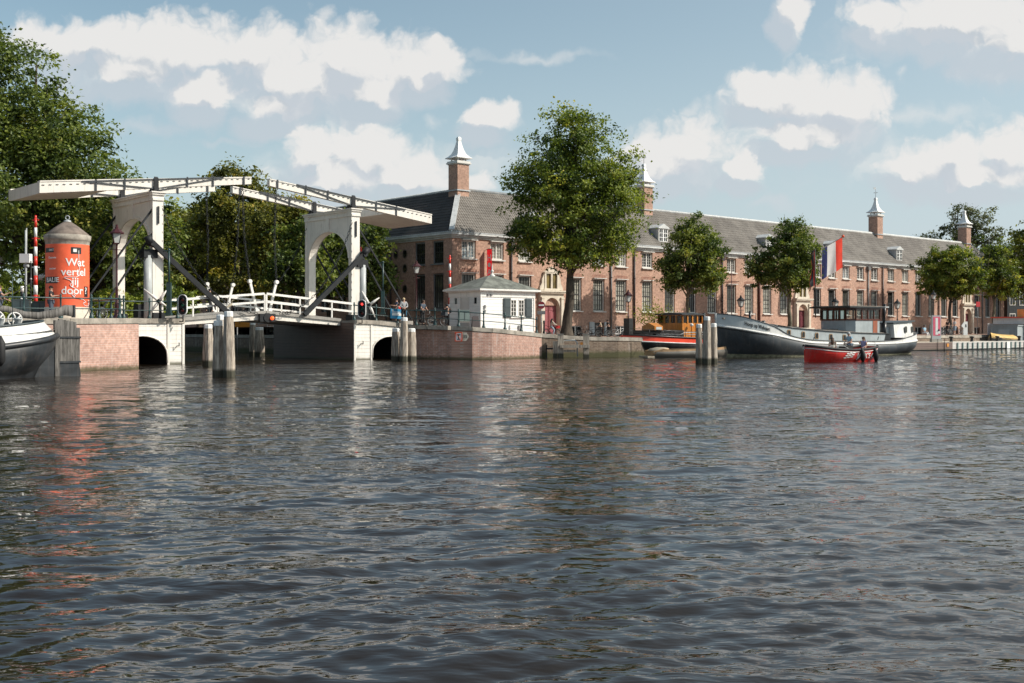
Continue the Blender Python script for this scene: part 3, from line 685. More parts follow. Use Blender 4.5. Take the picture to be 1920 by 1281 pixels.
# the three stone gateways
def gateway(s,steps=False):
    def arch(w,z0,zs,n=14): return [(-w,z0)]+[(-w*math.cos(PI*k/n),zs+w*math.sin(PI*k/n)) for k in range(n+1)]+[(w,z0)]
    root=thing('gateway',None,None); root.parent=bld; root.location=(s,0,0); del_=0
    mb=MB(); a=arch(.95,1.45,3.95); n=len(a)
    out=[(-1.45,1.4),(-1.45,5.3),(1.45,5.3),(1.45,1.4)]
    poly=[(-1.45,1.4),(-1.45,5.3),(1.45,5.3),(1.45,1.4)]+[(p[0],p[1]) for p in reversed(a)]
    k=len(poly); vs=[(p[0],-.3,p[1]) for p in poly]+[(p[0],.0,p[1]) for p in poly]
    # split front face in two halves so the polygons stay simple
    inner=a; left=[p for p in inner if p[0]<=1e-6]; right=[p for p in inner if p[0]>=-1e-6]
    def face(pts): mb.add([(p[0],-.3,p[1]) for p in pts],[tuple(range(len(pts)))])
    face([(-1.45,1.45),(-.95,1.45)]+left[1:]+[(0,5.3),(-1.45,5.3)])
    face(right[:-1]+[(.95,1.45),(1.45,1.45),(1.45,5.3),(0,5.3)])
    for i in range(len(a)-1):
        p,q=a[i],a[i+1]; mb.add([(p[0],-.3,p[1]),(q[0],-.3,q[1]),(q[0],.25,q[1]),(p[0],.25,p[1])],[(0,1,2,3)])
    mb.box(-1.45,-1.449,-.3,0,1.45,5.3);mb.box(1.449,1.45,-.3,0,1.45,5.3)
    for x in (-1.22,1.22): mb.box(x-.17,x+.17,-.42,-.3,1.45,4.95); mb.box(x-.23,x+.23,-.46,-.3,1.45,1.8); mb.box(x-.22,x+.22,-.46,-.3,4.8,4.95)
    mb.box(-1.6,1.6,-.52,.0,5.3,5.42);mb.box(-1.7,1.7,-.6,.0,5.42,5.56)
    mb.box(-.95,.95,-.26,0.,5.56,5.75); 
    for x in (-.78,.0,.78): mb.box(x-.1,x+.1,-.25,0,5.75,7.1)
    mb.box(-.9,.9,-.27,0,7.1,7.22)
    mb.prism([(-.95,7.22),(.95,7.22),(0,7.75)],1,-.3,0)
    for sg in (-1,1): mb.prism([(sg*.88,5.6),(sg*1.45,5.6),(sg*1.4,5.9),(sg*1.2,6.2),(sg*1.15,6.6),(sg*.95,7.0),(sg*.88,7.1)],1,-.2,0)
    if steps:
        for k_ in range(4): mb.box(-1.4,1.4,-.6-.3*(4-k_),-.3,1.39,1.39+.2*(k_+1)) 
    o=mb.build('stone_surround','stone_pale',root,fixn=False)
    MB().box(-.68,-.1,-.1,-.05,5.75,7.1).box(.1,.68,-.1,-.05,5.75,7.1).build('niche_pane','pane_yellow',root)
    mb=MB(); aa=arch(.95,1.5,3.95); mb.add([(p[0],.2,p[1]) for p in aa],[tuple(range(len(aa)))])
    for c in (-.46,.46):
        for z0,z1 in ((1.6,2.2),(2.4,3.6),(3.75,4.3)): mb.box(c-.3,c+.3,.16,.2,z0,z1)
    mb.box(-.05,.05,.13,.2,1.5,4.9)
    mb.build('door','door_pink' if s<20 else 'door_dark',root)
gateway(DOORS[0]); gateway(DOORS[1],True); gateway(DOORS[2])
# basement shutters and entrance
def shutters(s):
    MB().box(-.62,.62,.1,.14,1.35,2.65).build('basement_door','sash_dark',bld,(s,0,0))
    for x0,x1 in ((-1.35,-.68),(.68,1.35)): MB().box(x0,x1,-.1,-.03,1.45,2.72).build('shutter','zinc',bld,(s,0,0))
shutters(17.8)
mb=MB()
for x in (79.2,80.6,97.8,99.0): mb.box(x-.2,x+.2,-.1,-.03,1.4,2.6)
mb.build('shutter','zinc',bld)
# glass lantern / flagpole on the facade
fl=thing('flag','large red white and blue flag hanging from a slanting pole on the long facade','flag',F(51.3,.4,0),ANG)
# ---------------- the white double drawbridge ----------------
BR=thing('drawbridge','white wooden double drawbridge with raised balance beams over the canal mouth','drawbridge',F(-18.1,12.4,0),ANG)
XC=-5.6; TN,TF=2.15,7.65; TC=4.9
def mx(x,side): return x if side>0 else 2*XC-x      # mirror about the middle of the bridge
def chain(pts,parent,r=.045,link=.26):
    """links along a polyline, alternately turned"""
    P=[Vector(p) for p in pts]; segs=[(P[i+1]-P[i]).length for i in range(len(P)-1)]; tot=sum(segs); n=max(2,int(tot/link)); mb=MB()
    def at(d):
        for i,l in enumerate(segs):
            if d<=l or i==len(segs)-1: return P[i].lerp(P[i+1],min(1,d/l))
            d-=l
    for k in range(n):
        a,b=at(k*tot/n-.02 if k else 0),at((k+1)*tot/n+.02); d=(b-a); c=(a+b)/2; ln=d.length; d.normalize()
        sd=d.cross(Vector((0,1,0)) if k%2 else Vector((1,0,.1))); 
        if sd.length<.1: sd=d.orthogonal()
        sd.normalize(); h=ln*.5; wv=.062
        ring=[c+d*h,c+d*h*.55+sd*wv,c-d*h*.55+sd*wv,c-d*h,c-d*h*.55-sd*wv,c+d*h*.55-sd*wv,c+d*h]
        mb.tube(ring,r*.5,4,0,False)
    return mb.build('chain','iron',parent)
def catenary(a,b,sag,n=16,skew=1.):
    a=Vector(a);b=Vector(b); return [a.lerp(b,k/n)-Vector((0,0,sag*4*(k/n)**skew*(1-(k/n)**skew))) for k in range(n+1)]
for side in (1,-1):
    # portal: two legs joined by a boarded arch
    px=mx(1.4,side); p=thing('portal',None,None); p.parent=BR; p.location=(px,0,0)
    zb=2.55; zt=9.72; mb=MB(); y0,y1=TN-.26,TF+.26; yi0,yi1=TN+.2,TF-.2; hw=.27
    n=20; yc=(yi0+yi1)/2; ra=(yi1-yi0)/2; rz=1.95; zs=6.85
    arc=[(yc-ra*math.cos(PI*k/n),zs+rz*math.sin(PI*k/n)) for k in range(n+1)]
    for x in (-hw,hw):
        mb.add([(x,y0,zb),(x,yi0,zb),(x,yi0,zs),(x,y0,zs)],[(0,1,2,3)]); mb.add([(x,yi1,zb),(x,y1,zb),(x,y1,zs),(x,yi1,zs)],[(0,1,2,3)])
        mb.add([(x,y0,zs),(x,yi0,zs),(x,yi0,zt),(x,y0,zt)],[(0,1,2,3)]);mb.add([(x,yi1,zs),(x,y1,zs),(x,y1,zt),(x,yi1,zt)],[(0,1,2,3)])
        for k in range(n):
            a,b=arc[k],arc[k+1]; mb.add([(x,a[0],a[1]),(x,b[0],b[1]),(x,b[0],zt),(x,a[0],zt)],[(0,1,2,3)])
    for k in range(n): a,b=arc[k],arc[k+1]; mb.add([(-hw,a[0],a[1]),(hw,a[0],a[1]),(hw,b[0],b[1]),(-hw,b[0],b[1])],[(0,1,2,3)],0,True)
    for y in (y0,y1,yi0,yi1):
        zz=zt if y in(y0,y1) else zs
        mb.add([(-hw,y,zb),(hw,y,zb),(hw,y,zz),(-hw,y,zz)],[(0,1,2,3)])
    mb.add([(-hw,y0,zt),(hw,y0,zt),(hw,y1,zt),(-hw,y1,zt)],[(0,1,2,3)])
    # raised arch rim, keystone, corner boards
    for x,xo in ((-hw,-.06),(hw,.06)):
        for k in range(n):
            a,b=arc[k],arc[k+1]
            def ex(q,f=1.09): return (yc+(q[0]-yc)*f,zs+(q[1]-zs)*f)
            mb.add([(x+xo,*a),(x+xo,*b),(x+xo,*ex(b)),(x+xo,*ex(a)),(x,*ex(a)),(x,*ex(b))],[(0,1,2,3),(3,2,5,4)])
        mb.box(min(x,x+xo*1.4),max(x,x+xo*1.4),yc-.17,yc+.17,zs+rz-.02,zt)
        for yy in (y0,y1-.12): mb.box(min(x,x+xo),max(x,x+xo),yy,yy+.12,zb,zt)
    for lv,(z0,z1,o) in enumerate(((zt-.02,zt+.12,.08),(zt+.12,zt+.3,.03),(zt+.3,zt+.42,.13),(zt+.42,zt+.5,.2))):
        mb.box(-hw-o,hw+o,y0-o,y1+o,z0,z1)
    for yy in (y0-.04,y1-.5): mb.box(-hw-.09,hw+.09,yy,yy+.54,zt+.12,zt+.3)
    # bolt heads down the leg edge
    for k in range(13): mb.box(-hw-.035 if side>0 else hw,-hw if side>0 else hw+.035,y0-.03,y0+.05,3.1+k*.52,3.2+k*.52)
    mb.build('arch_frame','cream_paint',p,fixn=False)
    mb=MB()
    for yy in (TN,TF): mb.box(-.36,.36,yy-.42,yy+.42,2.5,3.0)
    mb.build('leg_foot','iron',p)
    # bearings
    for yy in (TN+.25,TF-.25):
        mb=MB(); mb.box(-.28,.28,yy-.2,yy+.2,zt+.5,zt+.62); mb.tube([(0,yy-.26,zt+.72),(0,yy+.26,zt+.72)],.19,10); mb.box(-.14,.14,yy-.3,yy-.24,zt+.6,zt+1.35); mb.build('bearing','iron',p)
    # chain anchor plates high on the leg
    for yy in (TN,TF): MB().box(-.05,.05,yy-.35,yy-.30,8.3,9.35).build('anchor_plate','iron',p)
    # balance frame: two long beams with the counterweight box between their back ends
    q=thing('balance_frame',None,None); q.parent=BR
    sl=(11.36-10.62)/6.2 ; xt=mx(-5.6-.75 if False else -4.95,side); xbk=mx(8.15,side)
    def zc(x): return 10.62-(abs(x-XC)-7.0)*.1155+.10
    for yy in (TN+.25,TF-.25):
        mb=MB(); hw_=.17
        def rg(x,h): z=zc(x); return [(x,yy-hw_,z-h),(x,yy+hw_,z-h),(x,yy+hw_,z+h),(x,yy-hw_,z+h)]
        xs=[xt,mx(-1.5,side),mx(1.4,side),mx(4.5,side),xbk]; hs_=[.20,.22,.26,.29,.31]
        mb.loft([rg(a,h) for a,h in zip(xs,hs_)],0,True,False,True)
        def rg2(x,h): z=zc(x)+h; return [(x,yy-.21,z),(x,yy+.21,z),(x,yy+.21,z+.07),(x,yy-.21,z+.07)]
        mb.loft([rg2(a,h) for a,h in zip(xs,hs_)],0,True,False,True)
        bo=mb.build('balance_beam','cream_paint',q,fixn=True)
        # iron truss straps
        mb=MB(); ys=yy-hw_-.05
        for x in (-2.3,-.6,3.3,5.0): X=mx(x,side); mb.beam((X,ys,zc(X)-.3),(X,ys,zc(X)+.36),.09,.05,0,(0,1,0))
        X=mx(1.4,side); z=zc(X)
        mb.beam((X,ys,z-.35),(X,ys,z+.42),.22,.06,0,(0,1,0))
        for x in (-3.,5.6): mb.beam((mx(x,side),ys,zc(mx(x,side))+.25),(X,ys,z-.3 if abs(x)<4 or True else z),.07,.05,0,(0,1,0))
        mb.beam((mx(-3,side),ys,zc(mx(-3,side))+.27),(mx(5.8,side),ys,zc(mx(5.8,side))+.27),.07,.05,0,(0,1,0))
        mb.beam((mx(xt if side>0 else 2*XC-xt,side)+side*.55,ys,zc(xt+side*.55)-.28),(xt+side*.55,ys,zc(xt+side*.55)+.3),.1,.05,0,(0,1,0))
        mb.build('iron_strap','iron_grey',bo)
        mb=MB()
        for k in range(34):
            x=xt+(xbk-xt)*(k+.5)/34; mb.box(x-.07,x+.07,yy-hw_-.045,yy-hw_,zc(x)+.12,zc(x)+.145)
        mb.build('bolt_row','iron_grey',bo)
    mb=MB(); xa=mx(4.25,side); ya,yb=TN+.25+.17,TF-.25-.17
    def rg(x,h): z=zc(x); return [(x,ya,z-h),(x,yb,z-h),(x,yb,z+h-.02),(x,ya,z+h-.02)]
    mb.loft([rg(xa,.30),rg(xbk,.33)],0,True,False,True)
    mb.build('counterweight_box','cream_paint',q,fixn=True)
    # hanging chains, lifting posts and their shackles
    for yy,ti in ((TN+.25,0),(TF-.25,1)):
        x0=xt+side*.55; xp=XC+side*.95; topz=5.05
        chain([(x0,yy,zc(x0)-.3),((x0+xp)/2+side*.0,yy-.0,7.9),(xp,yy-.5 if ti==0 else yy+.4,topz)],BR)
        yp=yy-.5 if ti==0 else yy+.4; xb=XC+side*.45
        mb=MB(); mb.beam((xp,yp,topz+.05),(xb,yp,3.15),.12,.15,0); mb.tube([(xp,yp-.12,topz),(xp,yp+.12,topz)],.13,8); mb.tube([(xb,yp-.13,3.2),(xb,yp+.13,3.2)],.14,8)
        mb.build('lifting_post','white_paint',BR,fixn=True)
    # deck leaf, cambered to the middle
    xe=mx(-.45,side) if False else (XC+side*(-XC)) ; xm=XC+side*.02
    def dz(x): return 3.2-.47*abs(x-XC)/5.6
    mb=MB(); K=6; rings=[];r2=[]
    for k in range(K+1):
        x=xm+(xe-xm)*k/K; z=dz(x); rings.append([(x,1.5,z-.2),(x,8.3,z-.2),(x,8.3,z),(x,1.5,z)])
        r2.append([(x,1.62,z-.56+.1*(k/K)),(x,8.2,z-.56+.1*(k/K)),(x,8.2,z-.2),(x,1.62,z-.2)])
    lf=mb.loft(rings,0,True,False,True).build('deck_leaf','concrete',BR,fixn=True)
    MB().loft(r2,0,True,False,True).build('edge_girder','cream_paint',lf,fixn=True)
    # railings of the leaf
    for yy in (1.6,8.2):
        mb=MB()
        for h,wv in ((1.08,.14),(.56,.13)):
            xend=xe if yy<5 else xe+side*.2
            mb.beam((xm+side*.06,yy,dz(xm)+h),(xend+side*1.0,yy,dz(xe)+h-.08),.08,wv,0)
        for k in range(3):
            x=xm+(xe-xm)*(k+.02)/2.3; mb.box(x-.045,x+.045,yy-.04,yy+.04,dz(x)-.05,dz(x)+1.05)
        mb.build('leaf_railing','white_paint',BR,fixn=True)
    # heavy iron push bar with its head, and the cylinder post beside the leg
    xh=mx(1.9,side); mb=MB(); mb.beam((xh+side*.35,TN-.55,7.45),(XC+side*2.65,1.3,2.95),.2,.30,0)
    mb.build('push_bar','iron',BR)
    mb=MB(); mb.tube([(xh,TN-.75,7.1),(xh,TN-.1,7.1)],.17,10); mb.tube([(xh-.1,TN-.55,7.1),(xh+.3*side,TN-.55,7.5)],.22,10); mb.box(xh-.42,xh+.42,TN-.42,TN+.3,6.25,6.75); mb.build('winch_head','iron',BR,fixn=True)
    mb=MB(); xq=mx(2.0,side); mb.tube([(xq,TN-.2,2.6),(xq,TN-.2,6.4)],.24,14); mb.build('cylinder_post','cab_green' if False else 'pale_grey',BR)
    MB().box(xq-.55,xq+.55,TN-.1,TN+.6,2.6,3.5).build('drive_cabinet','iron',BR)
    # rear stay rods
    for yy in (TN,TF):
        for z0,xo in ((9.2,4.9),(7.75,3.6)):
            MB().beam((px+side*.22,yy,z0),(px+side*xo,yy,2.7),.10,.10).build('stay_rod','iron',BR)
    # slack safety chains from portal to leaf end
    for yy in (TN-.2,TF+.2):
        chain(catenary((px-side*.25,yy,9.3),(XC+side*.75,yy-.75 if yy<5 else yy+.6,3.0),1.75,18,.85),BR,.04,.24)
for x in (-.35,.35): pass
# abutments: white boarded fronts with an arched culvert, dark inner faces
def abut(side):
    g=thing('abutment',None,None); g.parent=BR
    if side>0: x0,xE,yf=0.,4.85,0.; ax0,ax1=1.45,4.35; zt0,zt1=2.62,2.3
    else: x0,xE,yf=-12.2,-17.6,-.8; ax0,ax1=-13.25,-16.2; zt0,zt1=2.62,2.6
    sg=1 if side>0 else -1
    L=abs(xE-x0); a0,a1=abs(ax0-x0),abs(ax1-x0); r=(a1-a0)/2; c=(a0+a1)/2; zsp=.55; rise=1.0 if side>0 else 1.1; n=14
    arc=[(c-r*math.cos(PI*k/n),zsp+rise*math.sin(PI*k/n)) for k in range(n+1)]
    P=lambda a,y,z:(x0+sg*a,y,z)
    mb=MB(); ztf=lambda a:(zt0+(zt1-zt0)*max(0,(a-1.3)/(L-1.3))**1.2 if a>1.3 else zt0)-.26
    def q(a,b,za,zb_,y=yf): mb.add([P(a,y,za[0]),P(b,y,zb_[0]),P(b,y,zb_[1]),P(a,y,za[1])],[(0,1,2,3)])
    q(0,a0,(-1,ztf(0)),(-1,ztf(a0))); q(a1,L,(-1,ztf(a1)),(-1,ztf(L)))
    for k in range(n):
        a,b=arc[k],arc[k+1]; q(a[0],b[0],(a[1],ztf(a[0])),(b[1],ztf(b[0])))
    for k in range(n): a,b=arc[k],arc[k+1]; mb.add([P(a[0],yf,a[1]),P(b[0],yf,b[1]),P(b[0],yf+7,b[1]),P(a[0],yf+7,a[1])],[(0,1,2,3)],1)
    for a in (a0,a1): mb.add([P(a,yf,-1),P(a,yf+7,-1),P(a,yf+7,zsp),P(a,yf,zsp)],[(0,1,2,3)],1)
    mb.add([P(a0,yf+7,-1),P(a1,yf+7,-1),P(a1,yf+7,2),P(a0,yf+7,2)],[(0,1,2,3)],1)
    mb.build('white_front',['bridge_boards','culvert_shade'],g)
    # trims: corner board, pilasters, arch rim pipe
    for a in (.0,a0-.14,a1+.02,L-.14): 
        if a<L: mb=MB(); mb.add(*(lambda A,B,za,zb_:([P(A,yf-.05,-1),P(B,yf-.05,-1),P(B,yf-.05,zb_),P(A,yf-.05,za),P(A,yf,-1),P(B,yf,-1),P(B,yf,zb_),P(A,yf,za)],[(0,1,2,3),(0,3,7,4),(1,2,6,5)]))(a,a+.14,ztf(a),ztf(a+.14))); mb.build('corner_board','cream_paint',g)
    MB().tube([P(p[0],yf-.04,p[1]) for p in [(arc[0][0],.1)]+arc+[(arc[-1][0],.1)]],.05,6).build('arch_rim','cream_paint',g)
    # inner face toward the opening
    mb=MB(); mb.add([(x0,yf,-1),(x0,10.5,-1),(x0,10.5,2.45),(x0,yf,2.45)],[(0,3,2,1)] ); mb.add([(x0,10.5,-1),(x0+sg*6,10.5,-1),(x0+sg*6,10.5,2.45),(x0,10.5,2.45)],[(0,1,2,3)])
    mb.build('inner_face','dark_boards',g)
    # stone coping
    k=5; 
    for i in range(k):
        a,b=L*i/k+.006,L*(i+1)/k-.006; za,zb_=ztf(a)+.27,ztf(b)+.27
        y0_,y1_=yf-.1,yf+.5; vs=[P(a,y0_,za-.27),P(b,y0_,zb_-.27),P(b,y1_,zb_-.27),P(a,y1_,za-.27),P(a,y0_,za),P(b,y0_,zb_),P(b,y1_,zb_),P(a,y1_,za)]
        MB().add(vs,[(0,3,2,1),(4,5,6,7),(0,1,5,4),(1,2,6,5),(2,3,7,6),(3,0,4,7)]).build('coping_stone','stone_cap',g,fixn=True)
    # little iron hook
    MB().tube([P(.55 if side>0 else .45,yf,1.05),P(.55 if side>0 else .45,yf-.28,1.05),P(.55 if side>0 else .45,yf-.28,1.25)],.03,5).build('hook','iron',g)
abut(1); abut(-1)
# roadway slabs behind the abutment fronts
MB().box(0.02,5.2,.5,9.4,2.2,2.6).build('approach_slab','concrete',BR); MB().box(-17.6,-12.25,-.3,10.4,2.2,2.6).build('approach_slab','concrete',BR)
MB().tube([(XC,1.25,2.75),(XC,1.5,2.75)],.3,12).box(XC-.55,XC+.55,1.3,1.5,2.5,3.0).build('hinge_lock','iron',BR)
MB().ball((XC+.25,1.2,2.72),.13).build('signal_lamp','lamp_orange',BR)
# ---------------- trees ----------------
def leaf_mat(name,dark,mid,light,autumn,af=.12):
    m=bpy.data.materials.new(name); m.use_nodes=True; t=m.node_tree; p=t.nodes['Principled BSDF']; out=t.nodes['Material Output']
    at=N(t,'ShaderNodeAttribute'); at.attribute_name='tint'
    cr=N(t,'ShaderNodeValToRGB'); t.links.new(at.outputs['Fac'],cr.inputs[0]); e=cr.color_ramp.elements
    e[0].position=0; e[0].color=dark+(1,); e[1].position=1; e[1].color=autumn+(1,)
    for pos,c in ((.35,mid),(.72,light),(1-af,light)): x=e.new(pos); x.color=c+(1,)
    t.links.new(cr.outputs[0],p.inputs['Base Color']); p.inputs['Roughness'].default_value=.5; p.inputs['Specular IOR Level'].default_value=.35
    tr=N(t,'ShaderNodeBsdfTranslucent'); t.links.new(mixc(t,1.,cr.outputs[0],(1.2,1.25,.55,1),'MULTIPLY'),tr.inputs[0])
    ms=N(t,'ShaderNodeMixShader'); ms.inputs[0].default_value=.38; t.links.new(p.outputs[0],ms.inputs[1]); t.links.new(tr.outputs[0],ms.inputs[2]); t.links.new(ms.outputs[0],out.inputs[0])
    M[name]=m
leaf_mat('leaf_elm',(.036,.062,.014),(.13,.18,.034),(.29,.33,.055),(.48,.42,.065),.15)
leaf_mat('leaf_dark',(.038,.062,.018),(.105,.15,.036),(.23,.27,.06),(.34,.32,.065),.1)
leaf_mat('leaf_olive',(.06,.07,.018),(.16,.165,.035),(.29,.28,.055),(.45,.34,.07),.25)
leaf_mat('leaf_yellow',(.08,.095,.02),(.18,.20,.035),(.32,.32,.055),(.5,.40,.07),.2)
leaf_mat('leaf_grey',(.06,.075,.04),(.10,.12,.065),(.16,.18,.10),(.2,.2,.1),.1)
mat('bark',(.075,.06,.045),.95,.3,2.,.8,12,stretch=(3,3,.6))
mat('bark_pale',(.16,.145,.10),.95,.35,2.,.8,9,stretch=(2,2,.8))
def make_tree(name,label,base,trunk,blobs,nleaf,size,m,seed,group=None,bark='bark',rt=.35,clump=.55,dens_low=0.,limbs=16,cat='tree',lean=(0,0),scl=1.):
    g=np.random.default_rng(seed); root=thing(name,label,cat,base,0,group)
    B=np.array(blobs,float); vol=(B[:,3]*B[:,4]*B[:,5])**(2/3.); pr=vol/vol.sum()
    nc=max(30,int(nleaf/52)); 
    idx=g.choice(len(B),nc,p=pr); d=g.normal(size=(nc,3)); d/=np.linalg.norm(d,axis=1)[:,None]
    rad=g.random(nc)**.38; 
    ph=g.random(6)*6.28
    lump=1+.19*np.sin(d[:,0]*5+ph[0])*np.sin(d[:,2]*6+ph[1])+.15*np.sin(d[:,1]*7+ph[2]+d[:,2]*4)+.10*g.normal(size=nc)
    C=B[idx,:3]+d*B[idx,3:6]*(rad*lump)[:,None]
    csz=clump*(.55+.85*g.random(nc)); ctint=np.clip(.40+.24*g.normal(size=nc)+.14*np.sin(C[:,0]*.9+ph[3])*np.cos(C[:,2]*.8+ph[4]),0.02,1)
    per=g.integers(0,nc,nleaf); off=g.normal(size=(nleaf,3))*csz[per][:,None]*np.array([.55,.55,.36])
    P=C[per]+off
    nrm=g.normal(size=(nleaf,3))*.75+np.array([0,0,.75])+d[per]*.45; nrm/=np.linalg.norm(nrm,axis=1)[:,None]
    a=np.cross(nrm,g.normal(size=(nleaf,3))); a/=np.linalg.norm(a,axis=1)[:,None]; b=np.cross(nrm,a)
    s=(size*(.6+.8*g.random(nleaf)))[:,None]
    V=np.stack([P-a*s*.75,P-b*s*.45+nrm*s*.12,P+a*s*.75,P+b*s*.45+nrm*s*.12],1).reshape(-1,3)
    Fq=np.arange(nleaf*4).reshape(-1,4)
    o=npmesh('crown',V,Fq,m,root,smooth=False)
    tint=np.clip(ctint[per]+.13*g.normal(size=nleaf),0,1); at=o.data.attributes.new('tint','FLOAT','FACE'); at.data.foreach_set('value',tint.astype(np.float32))
    # trunk and limbs
    mb=MB(); th=trunk; pts=[];k=6
    for i in range(k+1):
        f=i/k; pts.append((lean[0]*f+.05*math.sin(i*1.3+seed),lean[1]*f+.05*math.cos(i*1.7+seed),th*f))
    rs=[rt*(1.35 if i==0 else 1-.35*i/k) for i in range(k+1)]
    mb.tube([(pts[0][0],pts[0][1],-.1)]+pts,[rt*1.6]+rs,12); top=Vector(pts[-1])
    mb.build('trunk',bark,root)
    mb=MB(); far=C[g.choice(nc,min(nc,limbs),replace=False)]
    zc=B[:,2].max()
    mb.tube([top-Vector((0,0,.3)),top+Vector((lean[0]*.2+.1,.0,(zc-th)*.4)),Vector((B[:,0].mean(),B[:,1].mean(),zc*.95))],[rt*.62,rt*.42,rt*.1],8)
    for q in far:
        q=Vector(q); st=Vector((top.x,top.y,th*(.86+.3*g.random()))); 
        if q.z>th+3: st=top.lerp(Vector((B[:,0].mean(),B[:,1].mean(),zc)),g.random()*.5)
        mid=st.lerp(q,.5)+Vector((g.normal()*.25,g.normal()*.25,-.1+abs(g.normal())*.3)); r0=rt*(.2+.22*g.random())
        mb.tube([st,mid,q],[r0,r0*.6,.02],6)
        for _ in range(3):
            e=q+Vector(g.normal(size=3))*.8; mb.tube([mid.lerp(q,.3+.5*g.random()),e],[r0*.3,.012],4)
    mb.build('branches',bark,root); root.scale=(scl,)*3
    return root
# the big elm in front of the building
make_tree('elm_tree','tallest green tree on the quay in front of the brick building beside the white house',F(4.75,9,1.4),4.4,
 [(.6,0,9.5,5.0,4.4,3.6),(-2.6,0,7.4,2.1,2.2,1.9),(3.4,0,7.6,2.2,2.3,2.0),(.6,0,6.4,3.0,2.8,1.2),(.8,0,12.6,4.2,3.6,2.8),(-2.5,0,11.6,2.1,2,1.8),(3.6,0,11.4,2.1,2,2),(.8,0,15.1,2.6,2.4,2.0),(.3,0,16.5,1.2,1.2,.9)],52000,.155,'leaf_elm',3,rt=.42,clump=.62,limbs=26,lean=(.3,0),scl=1.09)
make_tree('street_tree','dense dark green street tree behind the boat with the orange wheelhouse',F(22.5,7,1.38),3.2,
 [(0.1,0,6.4,2.7,2.5,2.3),(-1.3,0,5.2,1.6,1.6,1.4),(1.6,0,5.0,1.6,1.6,1.5),(.2,0,8.6,1.5,1.5,1.4),(1.5,0,7.4,1.6,1.5,1.3)],24000,.145,'leaf_dark',4,'street trees in front of the brick building','bark_pale',.2,.42,scl=1.12)
make_tree('street_tree','dark green street tree left of the hanging flag, above the grey barge',F(38.7,7,1.38),3.4,
 [(-.1,0,7.0,2.6,2.6,2.5),(-2.5,0,6.2,1.6,1.5,1.7),(1.0,0,8.0,1.9,2.0,1.9),(.4,0,9.6,1.5,1.4,1.2),(.2,0,5.2,2.3,2.2,1.2)],26000,.15,'leaf_dark',5,'street trees in front of the brick building','bark_pale',.23,.42,scl=1.12)
make_tree('street_tree','round street tree with yellowing top behind the pink poster stand',F(72.4,7,1.38),3.7,
 [(0.2,0,6.7,3.2,2.8,2.6),(-1.8,0,6.3,2.0,2.,2.1),(2.0,0,6.2,2.0,2,2.2),(.2,0,8.4,2.3,2.2,1.5),(0,0,5.1,2.8,2.5,1.2)],27000,.16,'leaf_elm',6,'street trees in front of the brick building','bark',.22,.42,scl=1.12)
make_tree('street_tree','rightmost street tree by the end corner of the brick building',F(84,7,1.38),4.3,
 [(0.2,0,7.3,2.1,2.1,2.7),(-.9,0,6.3,1.5,1.5,1.6),(1.5,0,6.0,1.6,1.6,1.7),(.2,0,9.4,1.4,1.4,1.5)],18000,.16,'leaf_elm',8,'street trees in front of the brick building','bark_pale',.19,.42,scl=1.12)
# tall trees past the right end
make_tree('tall_tree','tall yellow green tree at the right edge beyond the brick building',(73.5,158,1.4),6,
 [(2,0,11,5.5,4,4.5),(-1.5,0,8,4,3,3.5),(4,0,15.5,4.,3.5,3.5),(6,0,9,4,3,4),(0.2,0,13.5,3,3,2.6),(10,0,12,4,4,6)],24000,.30,'leaf_yellow',9,'trees beyond the right end of the building',rt=.4,clump=.9)
make_tree('tall_tree','thin crowned grey green tree behind the rightmost chimney',(76,190,1.4),9,
 [(0,0,16.5,5.6,4,3.9),(-4.5,0,14,3.5,3,2.6),(4,0,17,4.5,3,4.),(1,0,20,3,3,1.8)],9000,.26,'leaf_grey',10,'trees beyond the right end of the building',rt=.45,clump=.8,limbs=40)
make_tree('tall_tree','green tree low behind the end of the brick building',(70,172,1.4),5,
 [(0,0,9,6,4,5),(6,0,8,5,4,5)],12000,.3,'leaf_elm',12,'trees beyond the right end of the building',rt=.35,clump=.9)
# trees along the canal, seen through the bridge
def canal_tree(px,Z,top,wid,m,seed,label,low=3.6,n=17000,grp='trees along the canal behind the bridge',zb=1.5,sz=.22):
    x=(px-960)/2100*Z; h=top-zb; mid=(low+h)/2
    r=random.Random(seed); bl=[(0,0,mid,wid*.62,wid*.5,(h-low)/2*.8),(wid*.35,.3,mid-.8,wid*.45,wid*.4,(h-low)*.3),(-wid*.38,0,mid-.6,wid*.42,wid*.4,(h-low)*.3),(r.uniform(-1,1),0,h-2,wid*.34,wid*.34,2.0),(wid*.3,0,mid+2.3,wid*.33,wid*.3,1.8),(-wid*.3,0,mid+2,wid*.3,wid*.3,1.8),(0,0,low+.9,wid*.55,wid*.45,1.2)]
    return make_tree('canal_tree',label,(x,Z,zb),low+.6,bl,n,sz,m,seed,grp,rt=.3,clump=.7)
canal_tree(452,104,17.6,6.6,'leaf_olive',21,'tallest olive green canal tree seen above the bridge opening',n=26000)
canal_tree(528,98,14.0,4.4,'leaf_olive',22,'olive tree behind the raised tip of the right balance beam',n=15000)
canal_tree(374,111,15.0,5.8,'leaf_yellow',23,'yellow green tree just right of the left white portal',n=19000)
canal_tree(325,124,15.4,4.6,'leaf_yellow',24,'yellow green canal tree seen close beside the left portal leg',n=13000)
canal_tree(618,99,12.6,4.6,'leaf_dark',25,'dark green tree seen through the right white arch',n=16000)
canal_tree(688,95,10.3,3.0,'leaf_dark',26,'dark tree between the right portal and the round stair windows',n=11000,low=3.2)
canal_tree(560,90,9.6,3.4,'leaf_dark',35,'low dark tree left of the right portal at the water side',n=9000)
canal_tree(250,96,11.4,5.0,'leaf_olive',27,'olive tree seen through the left white arch',zb=2.5,n=16000)
